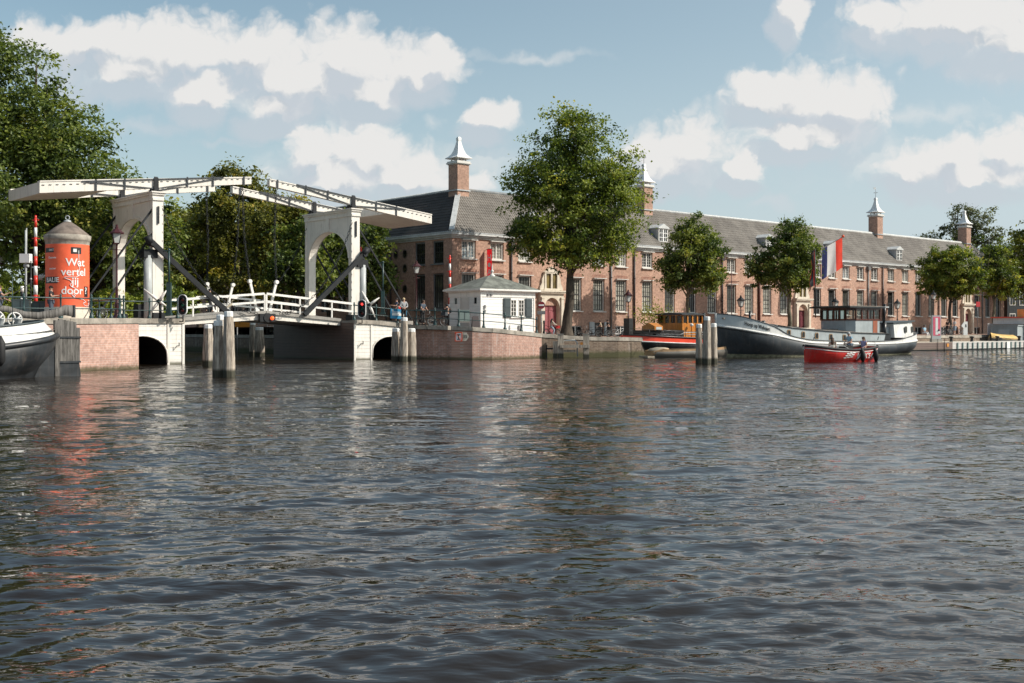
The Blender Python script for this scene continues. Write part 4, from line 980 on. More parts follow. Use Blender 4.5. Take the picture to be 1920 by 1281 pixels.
canal_tree(200,84,10.5,4.6,'leaf_olive',28,'low olive tree just right of the orange advertising column',zb=2.5,low=2.2,n=13000)
# the dense dark trees on the left bank
make_tree('bank_tree','huge dark green tree filling the upper left corner behind the advertising column',(-31.7,74,2.5),5,
 [(0,0,10,6,5,5.5),(3.0,0,8.5,3.4,3.2,4.3),(-2.6,0,15,4.6,4,4.6),(1.0,0,12.2,3.3,3.5,3.2),(4.2,-.5,6.2,3.0,3,2.6),(-5,0,9,5,4,6),(-3.5,0,18,2.6,2.6,2.0),(5.4,0,8.6,1.6,1.5,1.1)],60000,.18,'leaf_dark',31,'dark trees on the left bank',rt=.5,clump=.72,limbs=24)
make_tree('bank_tree','dark tree behind the orange advertising column with low hanging foliage',(-30.0,82,2.5),3.5,
 [(0,0,6.5,5,4,4.6),(3.0,0,5.2,3.6,3,3.2),(-5,0,6,5,4,4.5),(.5,0,8.0,3.4,3.,2.2)],24000,.21,'leaf_dark',32,'dark trees on the left bank',rt=.4,clump=.72)
make_tree('bank_tree','dark tree at the far left edge behind the street lamp',(-36,68,2.5),4,
 [(0,0,8,5,4,6),(3,0,5,3.5,3,3.5),(-3,0,12,5,4,5)],24000,.20,'leaf_dark',33,'dark trees on the left bank',rt=.4,clump=.72)
def hedge(name,label,c,size,n,m,seed):
    g=np.random.default_rng(seed); root=thing(name,label,'hedge',c,ANG)
    P=(g.random((n,3))-.5)*np.array(size); P[:,2]=np.abs(P[:,2])*2*(.8+.35*np.sin(P[:,0]*1.3+seed)*np.cos(P[:,0]*.6)); nrm=g.normal(size=(n,3))+np.array([0,0,.6]); nrm/=np.linalg.norm(nrm,axis=1)[:,None]
    a=np.cross(nrm,g.normal(size=(n,3))); a/=np.linalg.norm(a,axis=1)[:,None]; b=np.cross(nrm,a); s=.14
    V=np.stack([P-a*s,P-b*s*.6,P+a*s,P+b*s*.6],1).reshape(-1,3); o=npmesh('foliage',V,np.arange(n*4).reshape(-1,4),m,root,smooth=False)
    at=o.data.attributes.new('tint','FLOAT','FACE'); at.data.foreach_set('value',np.clip(.45+.2*g.normal(size=n)+.2*np.sin(P[:,0]*.8),0,1).astype(np.float32))
hedge('hedge','long low green hedge behind the cabinets and barrier pole on the left bank',(-27.5,70,2.5),(16,2.2,2.6),15000,'leaf_elm',41)
# ---------------- street furniture ----------------
def at(px,Z,z=0.): return Vector(((px-960)/2100*Z,Z,z))   # bearing and distance -> point
def tz(py,Z): return 2+(618-py)/2100*Z                     # height of a sight line at a distance
# mooring piles
def pile(parent,x,y,top,r,seed,cap=True):
    r_=random.Random(seed); mb=MB(); n=8; rings=[]
    for z,f in ((-1.2,1.05),(.3,1.03),(1.0,1.0),(top-.9,.97),(top-.55,.86),(top-.2,.80)):
        rings.append([(r*f*math.cos(2*PI*(k+.5)/n)*(1.08 if k%2 else .97)+.012*r_.uniform(-1,1),r*f*math.sin(2*PI*(k+.5)/n)+.012*r_.uniform(-1,1),z) for k in range(n)])
    mb.loft(rings,0,True,False,True)
    o=mb.build('pile','pile_wood',parent,(x,y,0)); o.rotation_euler=(R(r_.uniform(-.8,.8)),R(r_.uniform(-.8,.8)),r_.random())
    MB().lathe([(r*.83,top-.2),(r*.83,top-.02),(r*.72,top+.02),(.001,top+.03)],8,smooth=False,rot=PI/8).build('painted_cap','white_flat',o)
    return o
def dolphin(label,Z,piles,grp='bundles of wooden mooring piles'):
    c=sum(p[0] for p in piles)/len(piles); base=at(c,Z,0); t=thing('mooring_piles',label,'mooring piles',base,0,grp)
    for i,(px,dz,top,r) in enumerate(piles):
        q=at(px,Z+dz); pile(t,q.x-base.x,dz,top,r,int(px)+i)
    return t
d_=dolphin('tall weathered wooden piles standing in open water in front of the bridge opening',47.2,[(409,0,2.36,.235),(429.5,-.25,2.74,.235),(411,1.1,2.62,.2)])
MB().box(.15,.5,-.35,-.05,1.55,1.95).build('bracket','iron',d_)
dolphin('single pale wooden pile just behind the tall pair before the bridge',61,[(390.5,0,2.26,.27)])
dolphin('two short piles in the shaded water under the middle of the bridge',84,[(474,1,2.55,.26),(486.5,0,2.15,.36)])
dolphin('three wooden piles in front of the right bridge culvert arch',71.5,[(742.5,0,2.06,.27),(757,-.5,2.74,.27),(771.5,0,2.05,.29)])
dolphin('three wooden piles beside the bow of the large grey barge',65.6,[(1311,0.4,2.30,.21),(1325,-.3,2.73,.235),(1338,.3,2.34,.21)])
# wooden fender frame at the quay
fd=thing('timber_fender','low weathered timber fender frame against the quay under the big tree','fender',at(1070,78.7,0),0)
def fx(px): return (px-1070)/2100*78.7
for px,top,w_ in ((1051,1.66,.4),(1099,1.66,.4),(1041,1.12,.3)):
    mb=MB(); mb.box(fx(px)-w_/2,fx(px)+w_/2,-w_/2,w_/2,-1,top); o=mb.build('post','pile_wood',fd); MB().box(fx(px)-w_/2-.02,fx(px)+w_/2+.02,-w_/2-.02,w_/2+.02,top,top+.04).build('painted_cap','concrete',o)
MB().box(fx(1050),fx(1105),-.42,-.2,.72,.92).build('cross_beam','pile_wood',fd)
MB().box(fx(1056),fx(1080),-.15,.1,.42,.58).build('cross_beam','pile_wood',fd)
MB().tube([(fx(1056),.1,1.1),(fx(1058),.1,1.22),(fx(1078),.1,1.24),(fx(1082),.1,1.1),(fx(1083),.1,.1)],.05,6).build('pipe_rail','pale_grey',fd)
MB().box(fx(1089),fx(1093.5),.5,.55,.92,1.08).build('small_plate','yellow_sign',fd)
MB().box(fx(1024),fx(1026),.0,.1,-.5,.9).box(fx(1024),fx(1041),.0,.1,.6,.72).build('ladder_frame','iron',fd)
# railings
def railing(label,path,zf,spacing=1.7,inset=0.):
    P=[Vector((p[0],p[1])) for p in path]; seg=[(P[i+1]-P[i]).length for i in range(len(P)-1)]; tot=sum(seg); n=round(tot/spacing)
    def atd(d):
        for i,l in enumerate(seg):
            if d<=l+1e-6 or i==len(seg)-1: return P[i].lerp(P[i+1],max(0,min(1,d/l)))
            d-=l
    pts=[atd(k*tot/n) for k in range(n+1)]; W=[F(p.x,p.y,zf(p.x,p.y)) for p in pts]
    root=thing('railing',label,'railing',W[0],0,'green iron railings on the quays')
    mb=MB(); mb.lathe([(.12,0),(.12,.1),(.07,.18),(.055,.4),(.075,.44),(.045,.5),(.045,.9),(.07,.96),(.07,1.02),(.04,1.06),(.065,1.12),(.001,1.2)],8)
    me=mb.build('post','rail_green').data; first_=True
    pr=[o for o in sc.collection.objects if o.data==me][0]
    for i,q in enumerate(W):
        o=pr if i==0 else pr.copy()
        if i: sc.collection.objects.link(o)
        o.parent=root; o.location=q-W[0]
    for h,r in ((.98,.035),(.47,.025)):
        for a,b in zip(W[:-1],W[1:]): pass
        MB().tube([q-W[0]+Vector((0,0,h)) for q in W],r,6).build('rail','rail_green',root)
    return root
railing('green iron railing along the curved red quay past the white wooden house',[(-17.9,12.15),(-13.45,12.15),(-13.3,14.2),(-12.8,15.6),(-11.8,16.65),(-10.4,17.1),(-9.2,17.2),(-7.3,16.9),(-5.6,16.6)],lambda s,t:gz(s)+.03)
railing('green iron railing around the left quay corner in front of the orange column',[(-62,20.2),(-39.5,20.2),(-35.9,19.0),(-35.8,13.),(-30.6,12.95)],lambda s,t:gz(s)+.03)
# advertising column
def column():
    base=at(126.5,60.3,2.45); t=thing('advertising_column','big round orange advertising column with grey cone roof and white lettering','advertising column',base,0); t.scale=(.96,)*3
    r=1.155; H0,H1=.78,4.28
    MB().lathe([(1.24,0),(1.24,.45),(1.2,.5),(1.2,.78)],40).build('base','stone_pale',t)
    drum=MB().lathe([(r,.70),(r,H1)],48).build('poster','poster_orange',t)
    MB().lathe([(r+.0,H1-.02),(r+.02,H1+.18),(r+.05,H1+.2),(r+.08,H1+.28),(r+.1,H1+.5),(r+.02,H1+.53),(1.0,H1+.53)],48).build('band','stone_cap',t)
    MB().lathe([(1.13,H1+.52),(1.12,H1+.6),(.72,H1+.92),(.36,H1+1.18),(.17,H1+1.30)],40).build('cone_roof','cone_brown',t)
    MB().lathe([(.19,H1+1.28),(.19,H1+1.36),(.001,H1+1.4)],16).torus((0,0,H1+1.52),.11,.032,'y').build('ring','pale_grey',t)
    cam_az=math.atan2(-base.y,-base.x) # towards the river
    def wrap(o,ang,z,rr=r+.012):
        for v in o.data.vertices:
            a=cam_az+ang+v.co.x/rr; d=rr+v.co.z; zz=v.co.y+z; v.co=(d*math.cos(a),d*math.sin(a),zz)
    def tx(s,size,ang,z,m='white_flat',bold=.012,align='CENTER',rr=r+.012):
        o=text(s,size,m,'lettering',drum,.004,align,bold,4)
        bm=bmesh.new(); bm.from_mesh(o.data); bmesh.ops.triangulate(bm,faces=bm.faces); bm.to_mesh(o.data); bm.free(); wrap(o,ang,z,rr)
    def zz(py): return (tz(py,59.2)-2.45)/.96
    A=lambda px: math.asin(max(-1,min(1,(px-126.5)/41.5)))
    tx('Wat',.60,A(142),zz(492)); tx('vertel',.60,A(139.5),zz(510)); tx('jij',.60,A(141),zz(528)); tx('door',.60,A(136),zz(545)) 
    def badge(a0,a1,z0,z1,m='black_flat',rr=r+.01):
        mb=MB(); n=8
        for k in range(n):
            p=cam_az+a0+(a1-a0)*k/n; q=cam_az+a0+(a1-a0)*(k+1)/n
            mb.add([(rr*math.cos(p),rr*math.sin(p),z0),(rr*math.cos(q),rr*math.sin(q),z0),(rr*math.cos(q),rr*math.sin(q),z1),(rr*math.cos(p),rr*math.sin(p),z1)],[(0,1,2,3)],0,True)
        mb.build('badge',m,drum)
    badge(A(133),A(152),zz(475.5),zz(463)); badge(A(157.5),A(164),zz(556),zz(536)); badge(A(86.5),A(101.5),zz(473),zz(464.5)); badge(A(86.5),A(108.5),zz(531),zz(519))
    badge(A(137),A(143.5),zz(472),zz(466),'white_flat',r+.016)
    tx('?',.52,A(160),zz(545),rr=r+.02); tx('BALIE',.36,A(98),zz(525),rr=r+.02); tx('OKT',.17,A(97),zz(468.7),rr=r+.02)
    tx('Oomen',.17,A(98),zz(483)); tx('sector',.17,A(99),zz(503.5)); 
    # the meandering white line
    sq=[(147,469),(147,490),(144,493),(146,497),(149,503),(146,508),(148,516),(142,519.5),(122,519.5),(120,521),(131,525),(135,529),(131,534),(134,538),(142,541),(140,546),(134,552),(138,557),(141,554),(139,552),(137,556),(142,559),(155,561),(160,566),(155,568),(158,573),(165,573.5),(165,558)]
    pts=[]
    for i in range(len(sq)-1):
        for k in range(4):
            f=k/4; px=sq[i][0]+(sq[i+1][0]-sq[i][0])*f; py=sq[i][1]+(sq[i+1][1]-sq[i][1])*f; a=cam_az+A(px); pts.append(((r+.02)*math.cos(a),(r+.02)*math.sin(a),zz(py)))
    MB().tube(pts,.017,5).build('drawn_line','white_flat',drum)
mat('poster_orange',(.86,.13,.05),.55,.1,1.2,bump=.25,bs=2.5); mat('cone_brown',(.19,.15,.125),.9,.2,2,.3,20)
column()
# street lamps with four sided lanterns
def lamp(label,base,H,m='lamp_red',sc_=1.):
    t=thing('street_lamp',label,'street lamp',base,.4,'old lantern street lamps'); 
    MB().lathe([(.20,0),(.20,.15),(.13,.3),(.11,.7),(.13,.75),(.075,.9),(.06,1.6),(.08,1.65),(.05,1.7),(.04,H-.75),(.07,H-.7),(.03,H-.62),(.05,H-.6)],10).tube([(-.28,0,H-.95),(.28,0,H-.95)],.02,5).build('pole',m,t)
    lt=MB().lathe([(.17,H-.62),(.29,H-.12)],4,smooth=False,rot=PI/4).build('lantern_glass','glass_lamp',t)
    mb=MB(); mb.lathe([(.16,H-.66),(.19,H-.6)],4,smooth=False,rot=PI/4)
    for k in range(4):
        a=PI/4+k*PI/2; mb.tube([(.175*math.cos(a),.175*math.sin(a),H-.62),(.295*math.cos(a),.295*math.sin(a),H-.12)],.018,5)
    mb.lathe([(.36,H-.13),(.37,H-.07),(.30,H-.03),(.18,H+.10),(.10,H+.14),(.10,H+.2),(.06,H+.25),(.07,H+.30),(.001,H+.38)],8,smooth=False,rot=PI/8)
    mb.build('lantern_frame',m,t); t.scale=(sc_,)*3; return t
lamp('dark red lantern lamp on the quay corner in front of the left portal',at(219,57.6,2.5),4.55)
lamp('dark red lantern lamp cut by the left edge of the photo',at(3,74,2.5),4.5)
lamp('dark lantern lamp just left of the orange wheelhouse boat, below the big tree',F(5.07,15.5,1.4),3.45,'lamp_red',.97)
lamp('lantern lamp rising behind the bow of the large grey barge',F(19.27,15.5,1.4),3.2,'iron')
lamp('lantern lamp half hidden behind the dark wheelhouse roof of the grey barge',F(33.8,15.5,1.4),3.3,'iron')
lamp('lantern lamp above the white stern cabin of the grey barge',F(45.0,15.5,1.4),3.35,'iron')
lamp('lantern lamp left of the far gateway near the pedestrians',F(58.9,12,1.4),4.6,'iron')
lamp('lantern lamp whose head shows above the roof of the white wooden house',F(-8.6,6.5,1.95),4.9,'lamp_red')
# signal lights with white rims on the bridge heads
def signal(label,base,lit):
    t=thing('signal_light',label,'signal light',base,R(-8)); mb=MB(); n=10; w_,h=.245,.33
    def st(r,y): return [(r*math.cos(PI*k/n),y,h+r*math.sin(PI*k/n)) for k in range(n+1)]+[(-r*math.cos(PI*k/n),y,-h-r*math.sin(PI*k/n)) for k in range(n+1)]
    a=st(.25,-.02);b=st(.25,.05);mb.add(a,[tuple(reversed(range(len(a))))]); 
    m2=MB(); c=st(.275,-.05); d=st(.235,-.05); e=st(.275,.05); k=len(c)
    m2.add(c+d+e,[(i,(i+1)%k,k+(i+1)%k,k+i) for i in range(k)]+[(i,2*k+i,2*k+(i+1)%k,(i+1)%k) for i in range(k)])
    b_=mb.build('backboard','iron',t); m2.build('white_rim','white_flat',t)
    for i,z in enumerate((.3,.0,-.3)):
        m=['lamp_off_red','lamp_off_green','lamp_off_red'][i]
        if lit and i==0: m='lamp_redlit'
        MB().lathe([(.085,0),(.05,.03),(.001,.035)],12).build('lens',m,t,(.03,-.06,z)).rotation_euler=(R(90),0,0)
        MB().lathe([(.11,0),(.11,.2)],12,a0=0,a1=PI).build('visor','black_flat',t,(.03,-.04,z)).rotation_euler=(R(90),0,0)
    MB().tube([(0,.05,-.55),(0,.05,-.95),(-.25,.15,-.95)],.04,6).box(-.06,.06,.02,.12,-.62,-.5).build('bracket','iron',t)
    return t
signal('white rimmed signal light, unlit, on the left bridge head',at(342.5,64.3,tz(572,64.3)),False)
signal('white rimmed signal light with its top lamp glowing red',at(678.5,73.6,tz(579,73.6)),True)
# white wooden crank crosses
def crank(label,base,arms):
    t=thing('crank_cross',label,'hand crank',base,0,'white wooden hand cranks')
    MB().tube([(0,-.1,0),(0,.25,0)],.13,8).build('hub','iron',t)
    for dx,dz in arms:
        mb=MB(); L=math.hypot(dx,dz); a=Vector((0,-.02,0)); b=Vector((dx,-.02,dz)); c=a.lerp(b,.4)
        mb.tube([a.lerp(b,.1),c,b],[.10,.09,.035],6).build('arm','white_paint',t)
    MB().tube([(0,.2,0),(0,.2,-1.0 if base.z>3.2 else -.8)],.09,6).build('stand','iron',t)
crank('white four armed crank cross behind the left railing',at(298.5,64.4,tz(565,64.4)),[(-.87,.7),(.42,.62),(-.6,-.75),(.42,-.28)])
crank('white three armed crank beside the red signal light',at(692.5,76.3,tz(572,76.3)),[(-.5,.95),(.68,.5),(.4,-.85)])
# green posts with a thin mast
def gpost(label,px,Z,y0,y1,yt):
    b=at(px,Z,tz(y0,Z)); t=thing('control_post',label,'post',b,0,'green control posts with thin masts'); h=tz(y1,Z)-b.z; H=tz(yt,Z)-b.z
    MB().box(-.12,.12,-.12,.12,0,h).box(-.17,.17,-.17,.17,0,.15).build('cabinet','rail_green',t); MB().tube([(0,0,h-.1),(0,0,H)],.06,8).ball((0,0,H),.09).tube([(0,0,H-.03),(-.35,0,H-.08)],.04,6).build('mast','rail_green',t)
gpost('dark green control post by the left portal',317,64,592,530,469)
gpost('dark green control post right of the right portal',718,77,590,545,492)
# barriers
def barrier(label,px,Z,y0,yt,first='red_paint',grp='red and white barrier poles'):
    b=at(px,Z,2.5); t=thing('barrier_pole',label,'barrier pole',b,0,grp); H=tz(yt,Z)-b.z; z0=max(.9,tz(y0,Z)-b.z); n=max(5,round((H-z0)/.52)); mb=MB()
    for k in range(n):
        a=z0+(H-z0)*k/n; c=z0+(H-z0)*(k+1)/n; r0=.115-.045*k/n; mb.tube([(0,0,a),(0,0,c)],r0,10,(n-1-k)%2)
        if k%3==n%3: mb.box(-.2,.2,-.03,.03,c-.1,c-.04,(n-1-k)%2)
    mb.lathe([(.06,H),(.06,H+.14),(.001,H+.16)],8); mb.box(-.17,.17,-.04,.04,H-.14,H-.08,0)
    mb.build('pole',['red_paint','white_flat'],t); MB().box(-.25,.25,-.25,.25,0,z0+.1).build('pivot_box','cab_dark',t)
barrier('tall raised barrier pole left of the orange column',66.8,62.5,572,409)
barrier('raised barrier pole behind the right portal',677,80.5,560,467)
barrier('raised barrier pole at the corner of the white house',843.5,85.5,615,482)
# cabinets and signal masts at left
def cabinet(label,px0,px1,Z,y0,y1,m):
    c=(px0+px1)/2; w_=(px1-px0)/2100*Z; b=at(c,Z,2.5); t=thing('cabinet',label,'street cabinet',b,R(10),'grey green street cabinets'); h=tz(y0,Z)-2.5
    MB().box(-w_/2,w_/2,-.25,.25,.08,h).build('body',m,t); MB().box(-w_/2-.04,w_/2+.04,-.29,.29,h,h+.06).build('lid',m,t); MB().box(-w_/2,w_/2,-.24,.24,0,.08).build('plinth','concrete',t)
    MB().box(-.012,.012,-.262,-.25,.15,h-.05).build('door_gap','black_flat',t)
cabinet('pale green street cabinet behind the left railing',25,55,61.5,563,590,'cab_green')
cabinet('dark green street cabinet between barrier pole and orange column',66,86,61.,567,590,'cab_dark')
cabinet('pale grey green cabinet standing before the white house door',861,880,79.2,583,612,'cab_green')
b=at(48.5,63,2.5); t=thing('signal_mast','grey mast with white box and narrow warning triangle on top','mast',b,0)
MB().tube([(0,0,0),(0,0,5.1)],.06,8).build('pole','pale_grey',t); MB().box(-.28,.28,-.2,.2,3.25,3.75).build('box','white_flat',t); MB().prism([(-.03,4.2),(.05,4.2),(.03,5.2)],1,-.03,.03).build('sign_edge','red_paint',t); MB().tube([(0.04,0,3.7),(0.04,0,5.2)],.035,6).build('upper_pole','pale_grey',t); MB().tube([(-.1,0,3.1),(.15,0,3.1)],.1,8).build('cameras','pale_grey',t)
b=at(41.5,64,2.5); t=thing('striped_post','short black and white striped post beside the grey mast','post',b,0)
mb=MB(); 
for k in range(6): mb.tube([(0,0,k*.33),(0,0,(k+1)*.33)],.1,8,k%2)
mb.build('post',['black_flat','white_flat'],t)
b=at(58,62,2.5); t=thing('thin_pole','thin black pole between the grey mast and the barrier pole','pole',b,0); MB().tube([(0,0,0),(0,0,3.3)],.035,6).build('pole','black_flat',t); 
for z in (1.0,2.3): MB().ball((0,0,z),.06).build('joint','pale_grey',t)
# ---------------- white bridge keeper house ----------------
hs_=thing('keeper_house','small white boarded keeper house with green grey hipped roof and dark shutters','house',F(-7.8,13.1,0),ANG)
LX,LY=5.2,3.6
WB=MB(); ow=[(2.84,3.42,2.95,4.2),(3.6,4.18,2.95,4.2)]
w1=holed_wall(LX,1.5,4.72,ow,.1,lambda a,d,z:(a,d,z)); w2=holed_wall(LY,1.5,4.72,[(.45,.75,3.85,4.3),(2.7,3.0,3.85,4.3),(1.35,2.25,2.1,4.3)],.08,lambda a,d,z:(d,a,z))
w1.add(w2.v,[tuple(reversed(f)) for f in w2.f]); w1.add([(LX,0,1.5),(LX,LY,1.5),(LX,LY,4.72),(LX,0,4.72)],[(0,1,2,3)]); w1.add([(0,LY,1.5),(LX,LY,1.5),(LX,LY,4.72),(0,LY,4.72)],[(3,2,1,0)])
w1.build('wall','white_boards',hs_)
MB().box(-.05,LX+.05,-.05,-.0,4.35,4.72).box(-.05,0,0,LY,4.35,4.72).box(LX,LX+.05,0,LY,4.35,4.72).build('frieze','white_paint',hs_)
for x in (-.04,LX-.08): MB().box(x,x+.12,-.04,0,1.9,4.35).build('corner_board','white_paint',hs_)
o=.36; z0=4.72
MB().box(-.2,LX+.2,-.2,LY+.2,z0,z0+.08).box(-o,LX+o,-o,LY+o,z0+.08,z0+.2).build('eaves','white_paint',hs_)
cx_,cy_=LX/2,LY/2
MB().add([(-o,-o,z0+.2),(LX+o,-o,z0+.2),(LX+o,LY+o,z0+.2),(-o,LY+o,z0+.2),(cx_-.35,cy_,6.0),(cx_+.35,cy_,6.0)],[(0,1,5,4),(1,2,5),(2,3,4,5),(3,0,4)]).build('roof','green_felt',hs_)
MB().lathe([(.22,5.93),(.22,6.02),(.1,6.1),(.06,6.2),(.13,6.3),(.13,6.38),(.04,6.45),(.07,6.55),(.001,6.9)],10,(cx_,cy_,0)).build('finial','window_white',hs_)
for a,b_ in ((2.13,2.78),(4.24,4.9)):
    MB().box(a,b_,-.09,-.03,2.88,4.28).box(a+.08,b_-.08,-.11,-.09,2.96,3.5).box(a+.08,b_-.08,-.11,-.09,3.6,4.2).build('shutter','slate_blue',hs_)
for a,b_ in ((2.84,3.42),(3.6,4.18)):
    mb=MB(); mb.box(a,a+.06,-.02,.06,2.95,4.2);mb.box(b_-.06,b_,-.02,.06,2.95,4.2);mb.box(a,b_,-.02,.06,4.14,4.2);mb.box(a,b_,-.02,.06,2.95,3.01)
    mb.box((a+b_)/2-.02,(a+b_)/2+.02,-.01,.05,3,4.15)
    for z in (3.3,3.58,3.86): mb.box(a+.05,b_-.05,-.01,.05,z,z+.03)
    wf=mb.build('window','white_paint',hs_); MB().add([(a,.055,2.95),(b_,.055,2.95),(b_,.055,4.2),(a,.055,4.2)],[(0,1,2,3)]).build('pane','pane_mid',wf)
MB().box(2.8,4.22,-.12,0,2.84,2.94).build('sill','white_paint',hs_)
MB().box(.0,.04,1.35,2.25,2.1,4.3).box(-.03,.0,1.28,1.35,2.1,4.36).box(-.03,0,2.25,2.32,2.1,4.36).build('door','window_white',hs_)
for y in (.45,2.7):
    MB().box(.03,.05,y,y+.3,3.85,4.3).build('small_window','pane_dark',hs_); MB().box(-.05,0,y-.06,y+.36,3.78,3.85).build('sill','white_paint',hs_)
MB().box(-.1,-.02,1.2,1.28,3.1,3.35).build('door_handle','yellow_sign',hs_)
for x in (.55,.85): MB().box(x,x+.18,-.14,-.06,4.45,4.56).build('wall_lamp','pipe_grey',hs_)
MB().box(.28,.42,-.1,-.04,3.5,3.75).box(.3,.42,-.1,-.04,3.2,3.42).build('house_plaque','pipe_grey',hs_); MB().box(3.55,3.95,-.08,-.02,1.98,2.3).build('vent','pipe_grey',hs_)
# ---------------- signs ----------------
def board(name,label,cat,pos,xdir,w_,h,m,th=.04,group=None):
    t=thing(name,label,cat,pos,math.atan2(xdir.y,xdir.x),group); MB().box(-w_/2,w_/2,-th,0,-h/2,h/2).build('panel',m,t); return t
U3=Vector((UX,UY,0)); V3=Vector((-UY,UX,0))
# no mooring sign on the red quay
p=F(-12.05,16.95,tz(631,74.3)); xd=(F(-11.4,17.2)-F(-12.5,16.1)).normalized(); xd=Vector((xd.x,xd.y,0))
t=board('mooring_sign','white square no mooring sign with red frame and yellow arrow on the quay wall','sign',at(860,73.9,tz(631.5,73.9)),xd,.5,.62,'white_flat')
f=MB(); f.box(-.25,.25,-.06,-.04,.25,.31);f.box(-.25,.25,-.06,-.04,-.31,-.25);f.box(-.25,-.19,-.06,-.04,-.25,.25);f.box(.19,.25,-.06,-.04,-.25,.25); f.beam((-.19,-.05,.25),(.19,-.05,-.25),.02,.05,0,(0,1,0)); f.build('red_frame','orange_cloth',t)
MB().box(-.03,.03,-.047,-.041,-.18,.16).box(-.12,.12,-.047,-.041,.1,.16).box(-.1,.1,-.047,-.041,-.2,-.16).build('symbol','black_flat',t)
MB().prism([(.27,-.28),(.5,-.28),(.68,0),(.5,.28),(.27,.28)],1,-.04,0).build('arrow_plate','stone_pale',t)
o=text('35',.3,'black_flat','lettering',t); o.matrix_local=frame_mat((.43,-.045,0),(1,0,0))
# blue banner on the railing
t=board('blue_banner','bright blue banner with a white strip tied to the bridge railing','banner',F(-14.45,12.35,gz(-14.5)+.70),(U3-V3*.12+Vector((0,0,0))).normalized(),1.25,.66,'blue_sign',.02); t.rotation_euler.y=R(3)
MB().box(-.5,.3,-.03,-.021,-.12,.06).box(.36,.5,-.03,-.021,-.14,.0).box(-.5,.1,-.03,-.021,.1,.14).build('white_print','white_flat',t); MB().lathe([(.07,0),(.001,.01)],10).build('round_mark','white_flat',t,(-.48,-.025,.22)).rotation_euler=(R(90),0,0)
# vertical red banner of the museum
mat('banner_cloth',(.75,.02,.03),.6,.04,1); thin_cloth('banner_cloth',.5)
t=thing('wall_banner','tall narrow dark red vertical banner with white letters on the building corner','banner',F(3.7,.05,0),ANG)
MB().add([(0,-.78,4.6),(0,-.12,4.6),(0,-.12,8.95),(0,-.78,8.95)],[(0,1,2,3)]).build('cloth','banner_cloth',t)
for z in (8.98,4.6): MB().tube([(0,0,z),(0,-.85,z)],.03,6).build('bracket','iron_grey',t)
for i,c in enumerate('H•ART'):
    if c=='•': MB().lathe([(.20,0),(.12,.012),(.001,.012)],16).build('round_mark','white_flat',t,(-.025,-.45,7.6)).rotation_euler=(0,R(-90),0)
    else: o=text(c,.72,'white_flat','lettering',t,bold=.02); o.matrix_local=frame_mat((-.03,-.45,[8.2,0,6.95,6.3,5.65][i]),(0,-1,0))
# street name plate
t=board('street_sign','small dark blue street name plate on the shaded side wall','sign',F(-.03,-.95,3.55),-V3,.75,.42,'blue_dark',.03)
# no entry sign
def roadsign():
    t=thing('no_entry_sign','round red no entry sign with small plate below, beside the stone gateway','road sign',at(1015,81.5,1.5),R(5))
    MB().tube([(0,0,0),(0,0,2.6)],.035,6).build('pole','pale_grey',t); MB().tube([(0,-.02,2.27),(0,-.05,2.27)],.27,20,0).build('disc','sign_red_shaded',t); MB().box(-.2,.2,-.065,-.051,2.22,2.32).build('bar','white_flat',t); MB().box(-.29,.29,-.06,-.03,1.6,1.85).build('plate','pipe_grey',t)
mat('sign_red_shaded',(.20,.012,.02),.5,.05,1); roadsign()  # shade of a disc turned from the sun, mixed into its red
t=thing('bollard','thin dark iron bollard beside the red gateway door','bollard',at(1020,81.5,1.5),0,'dark iron bollards'); MB().lathe([(.1,0),(.08,.1),(.06,.9),(.09,.95),(.07,1.0),(.09,1.1),(.001,1.18)],8).build('post','iron',t)
# A board
t=thing('a_board','folding dark sign board beside the white house','sign board',at(891.5,78.6,gz(-9)),R(20)); MB().add([(-.3,-.2,0),(.3,-.2,0),(.22,0,1.0),(-.22,0,1.0)],[(0,1,2,3)]).build('front','pipe_dark',t); MB().add([(-.3,.22,0),(.3,.22,0),(.22,0.01,1.0),(-.22,0.01,1.0)],[(3,2,1,0)]).build('back','pipe_grey',t)
# orange canal sign seen under the deck
b=at(458,86,0); t=thing('yellow_board','yellow orange information board seen under the bridge deck','sign',b,R(-10)); MB().box(-.75,.75,-.04,0,tz(613.5,86),tz(600,86)).build('panel','yellow_sign',t); MB().tube([(-.6,.05,-.5),(-.6,.05,2.3)],.05,6).tube([(.6,.05,-.5),(.6,.05,2.3)],.05,6).build('legs','pipe_grey',t); o=text('k',.28,'pipe_dark','lettering',t); o.matrix_local=frame_mat((-.35,-.05,tz(605,86)),(1,0,0))
# far right signs and posters
t=thing('poster_stand','tall pink poster stand with white figure on the landing stage','poster stand',F(42.6,20.9,.80),ANG*.3); MB().box(-.48,.48,-.12,.12,.0,2.55).build('frame','pale_grey',t); MB().box(-.38,.38,-.14,-.12,.62,2.42).build('poster','poster_pink',t); MB().box(-.14,.12,-.15,-.14,.7,2.3).ball((.22,-.15,1.15),.09,1).box(.12,.34,-.155,-.14,.8,1.05).build('print',['white_flat','black_flat'],t); MB().box(-.55,.55,-.2,.2,-.15,.3).build('plinth','concrete',t)
t=thing('white_sign','white shaped sign board on the quay near the far gateway','sign',F(57.2,16.5,1.35),ANG*.3); MB().prism([(-.2,0),(.3,0),(.3,1.5),(-.1,1.5),(-.45,1.05),(-.2,.8)],1,-.03,.03).build('panel','white_flat',t); MB().box(.02,.16,-.045,-.03,.9,1.2).build('mark','black_flat',t)
t=thing('red_sign','small red square sign hanging on a pole by the last street tree','sign',F(68.2,12.5,1.35),ANG*.5); MB().tube([(0,0,0),(0,0,3.9)],.04,6).build('pole','pipe_grey',t); MB().box(-.2,.38,-.05,0,3.3,3.9).build('panel','banner_red',t)
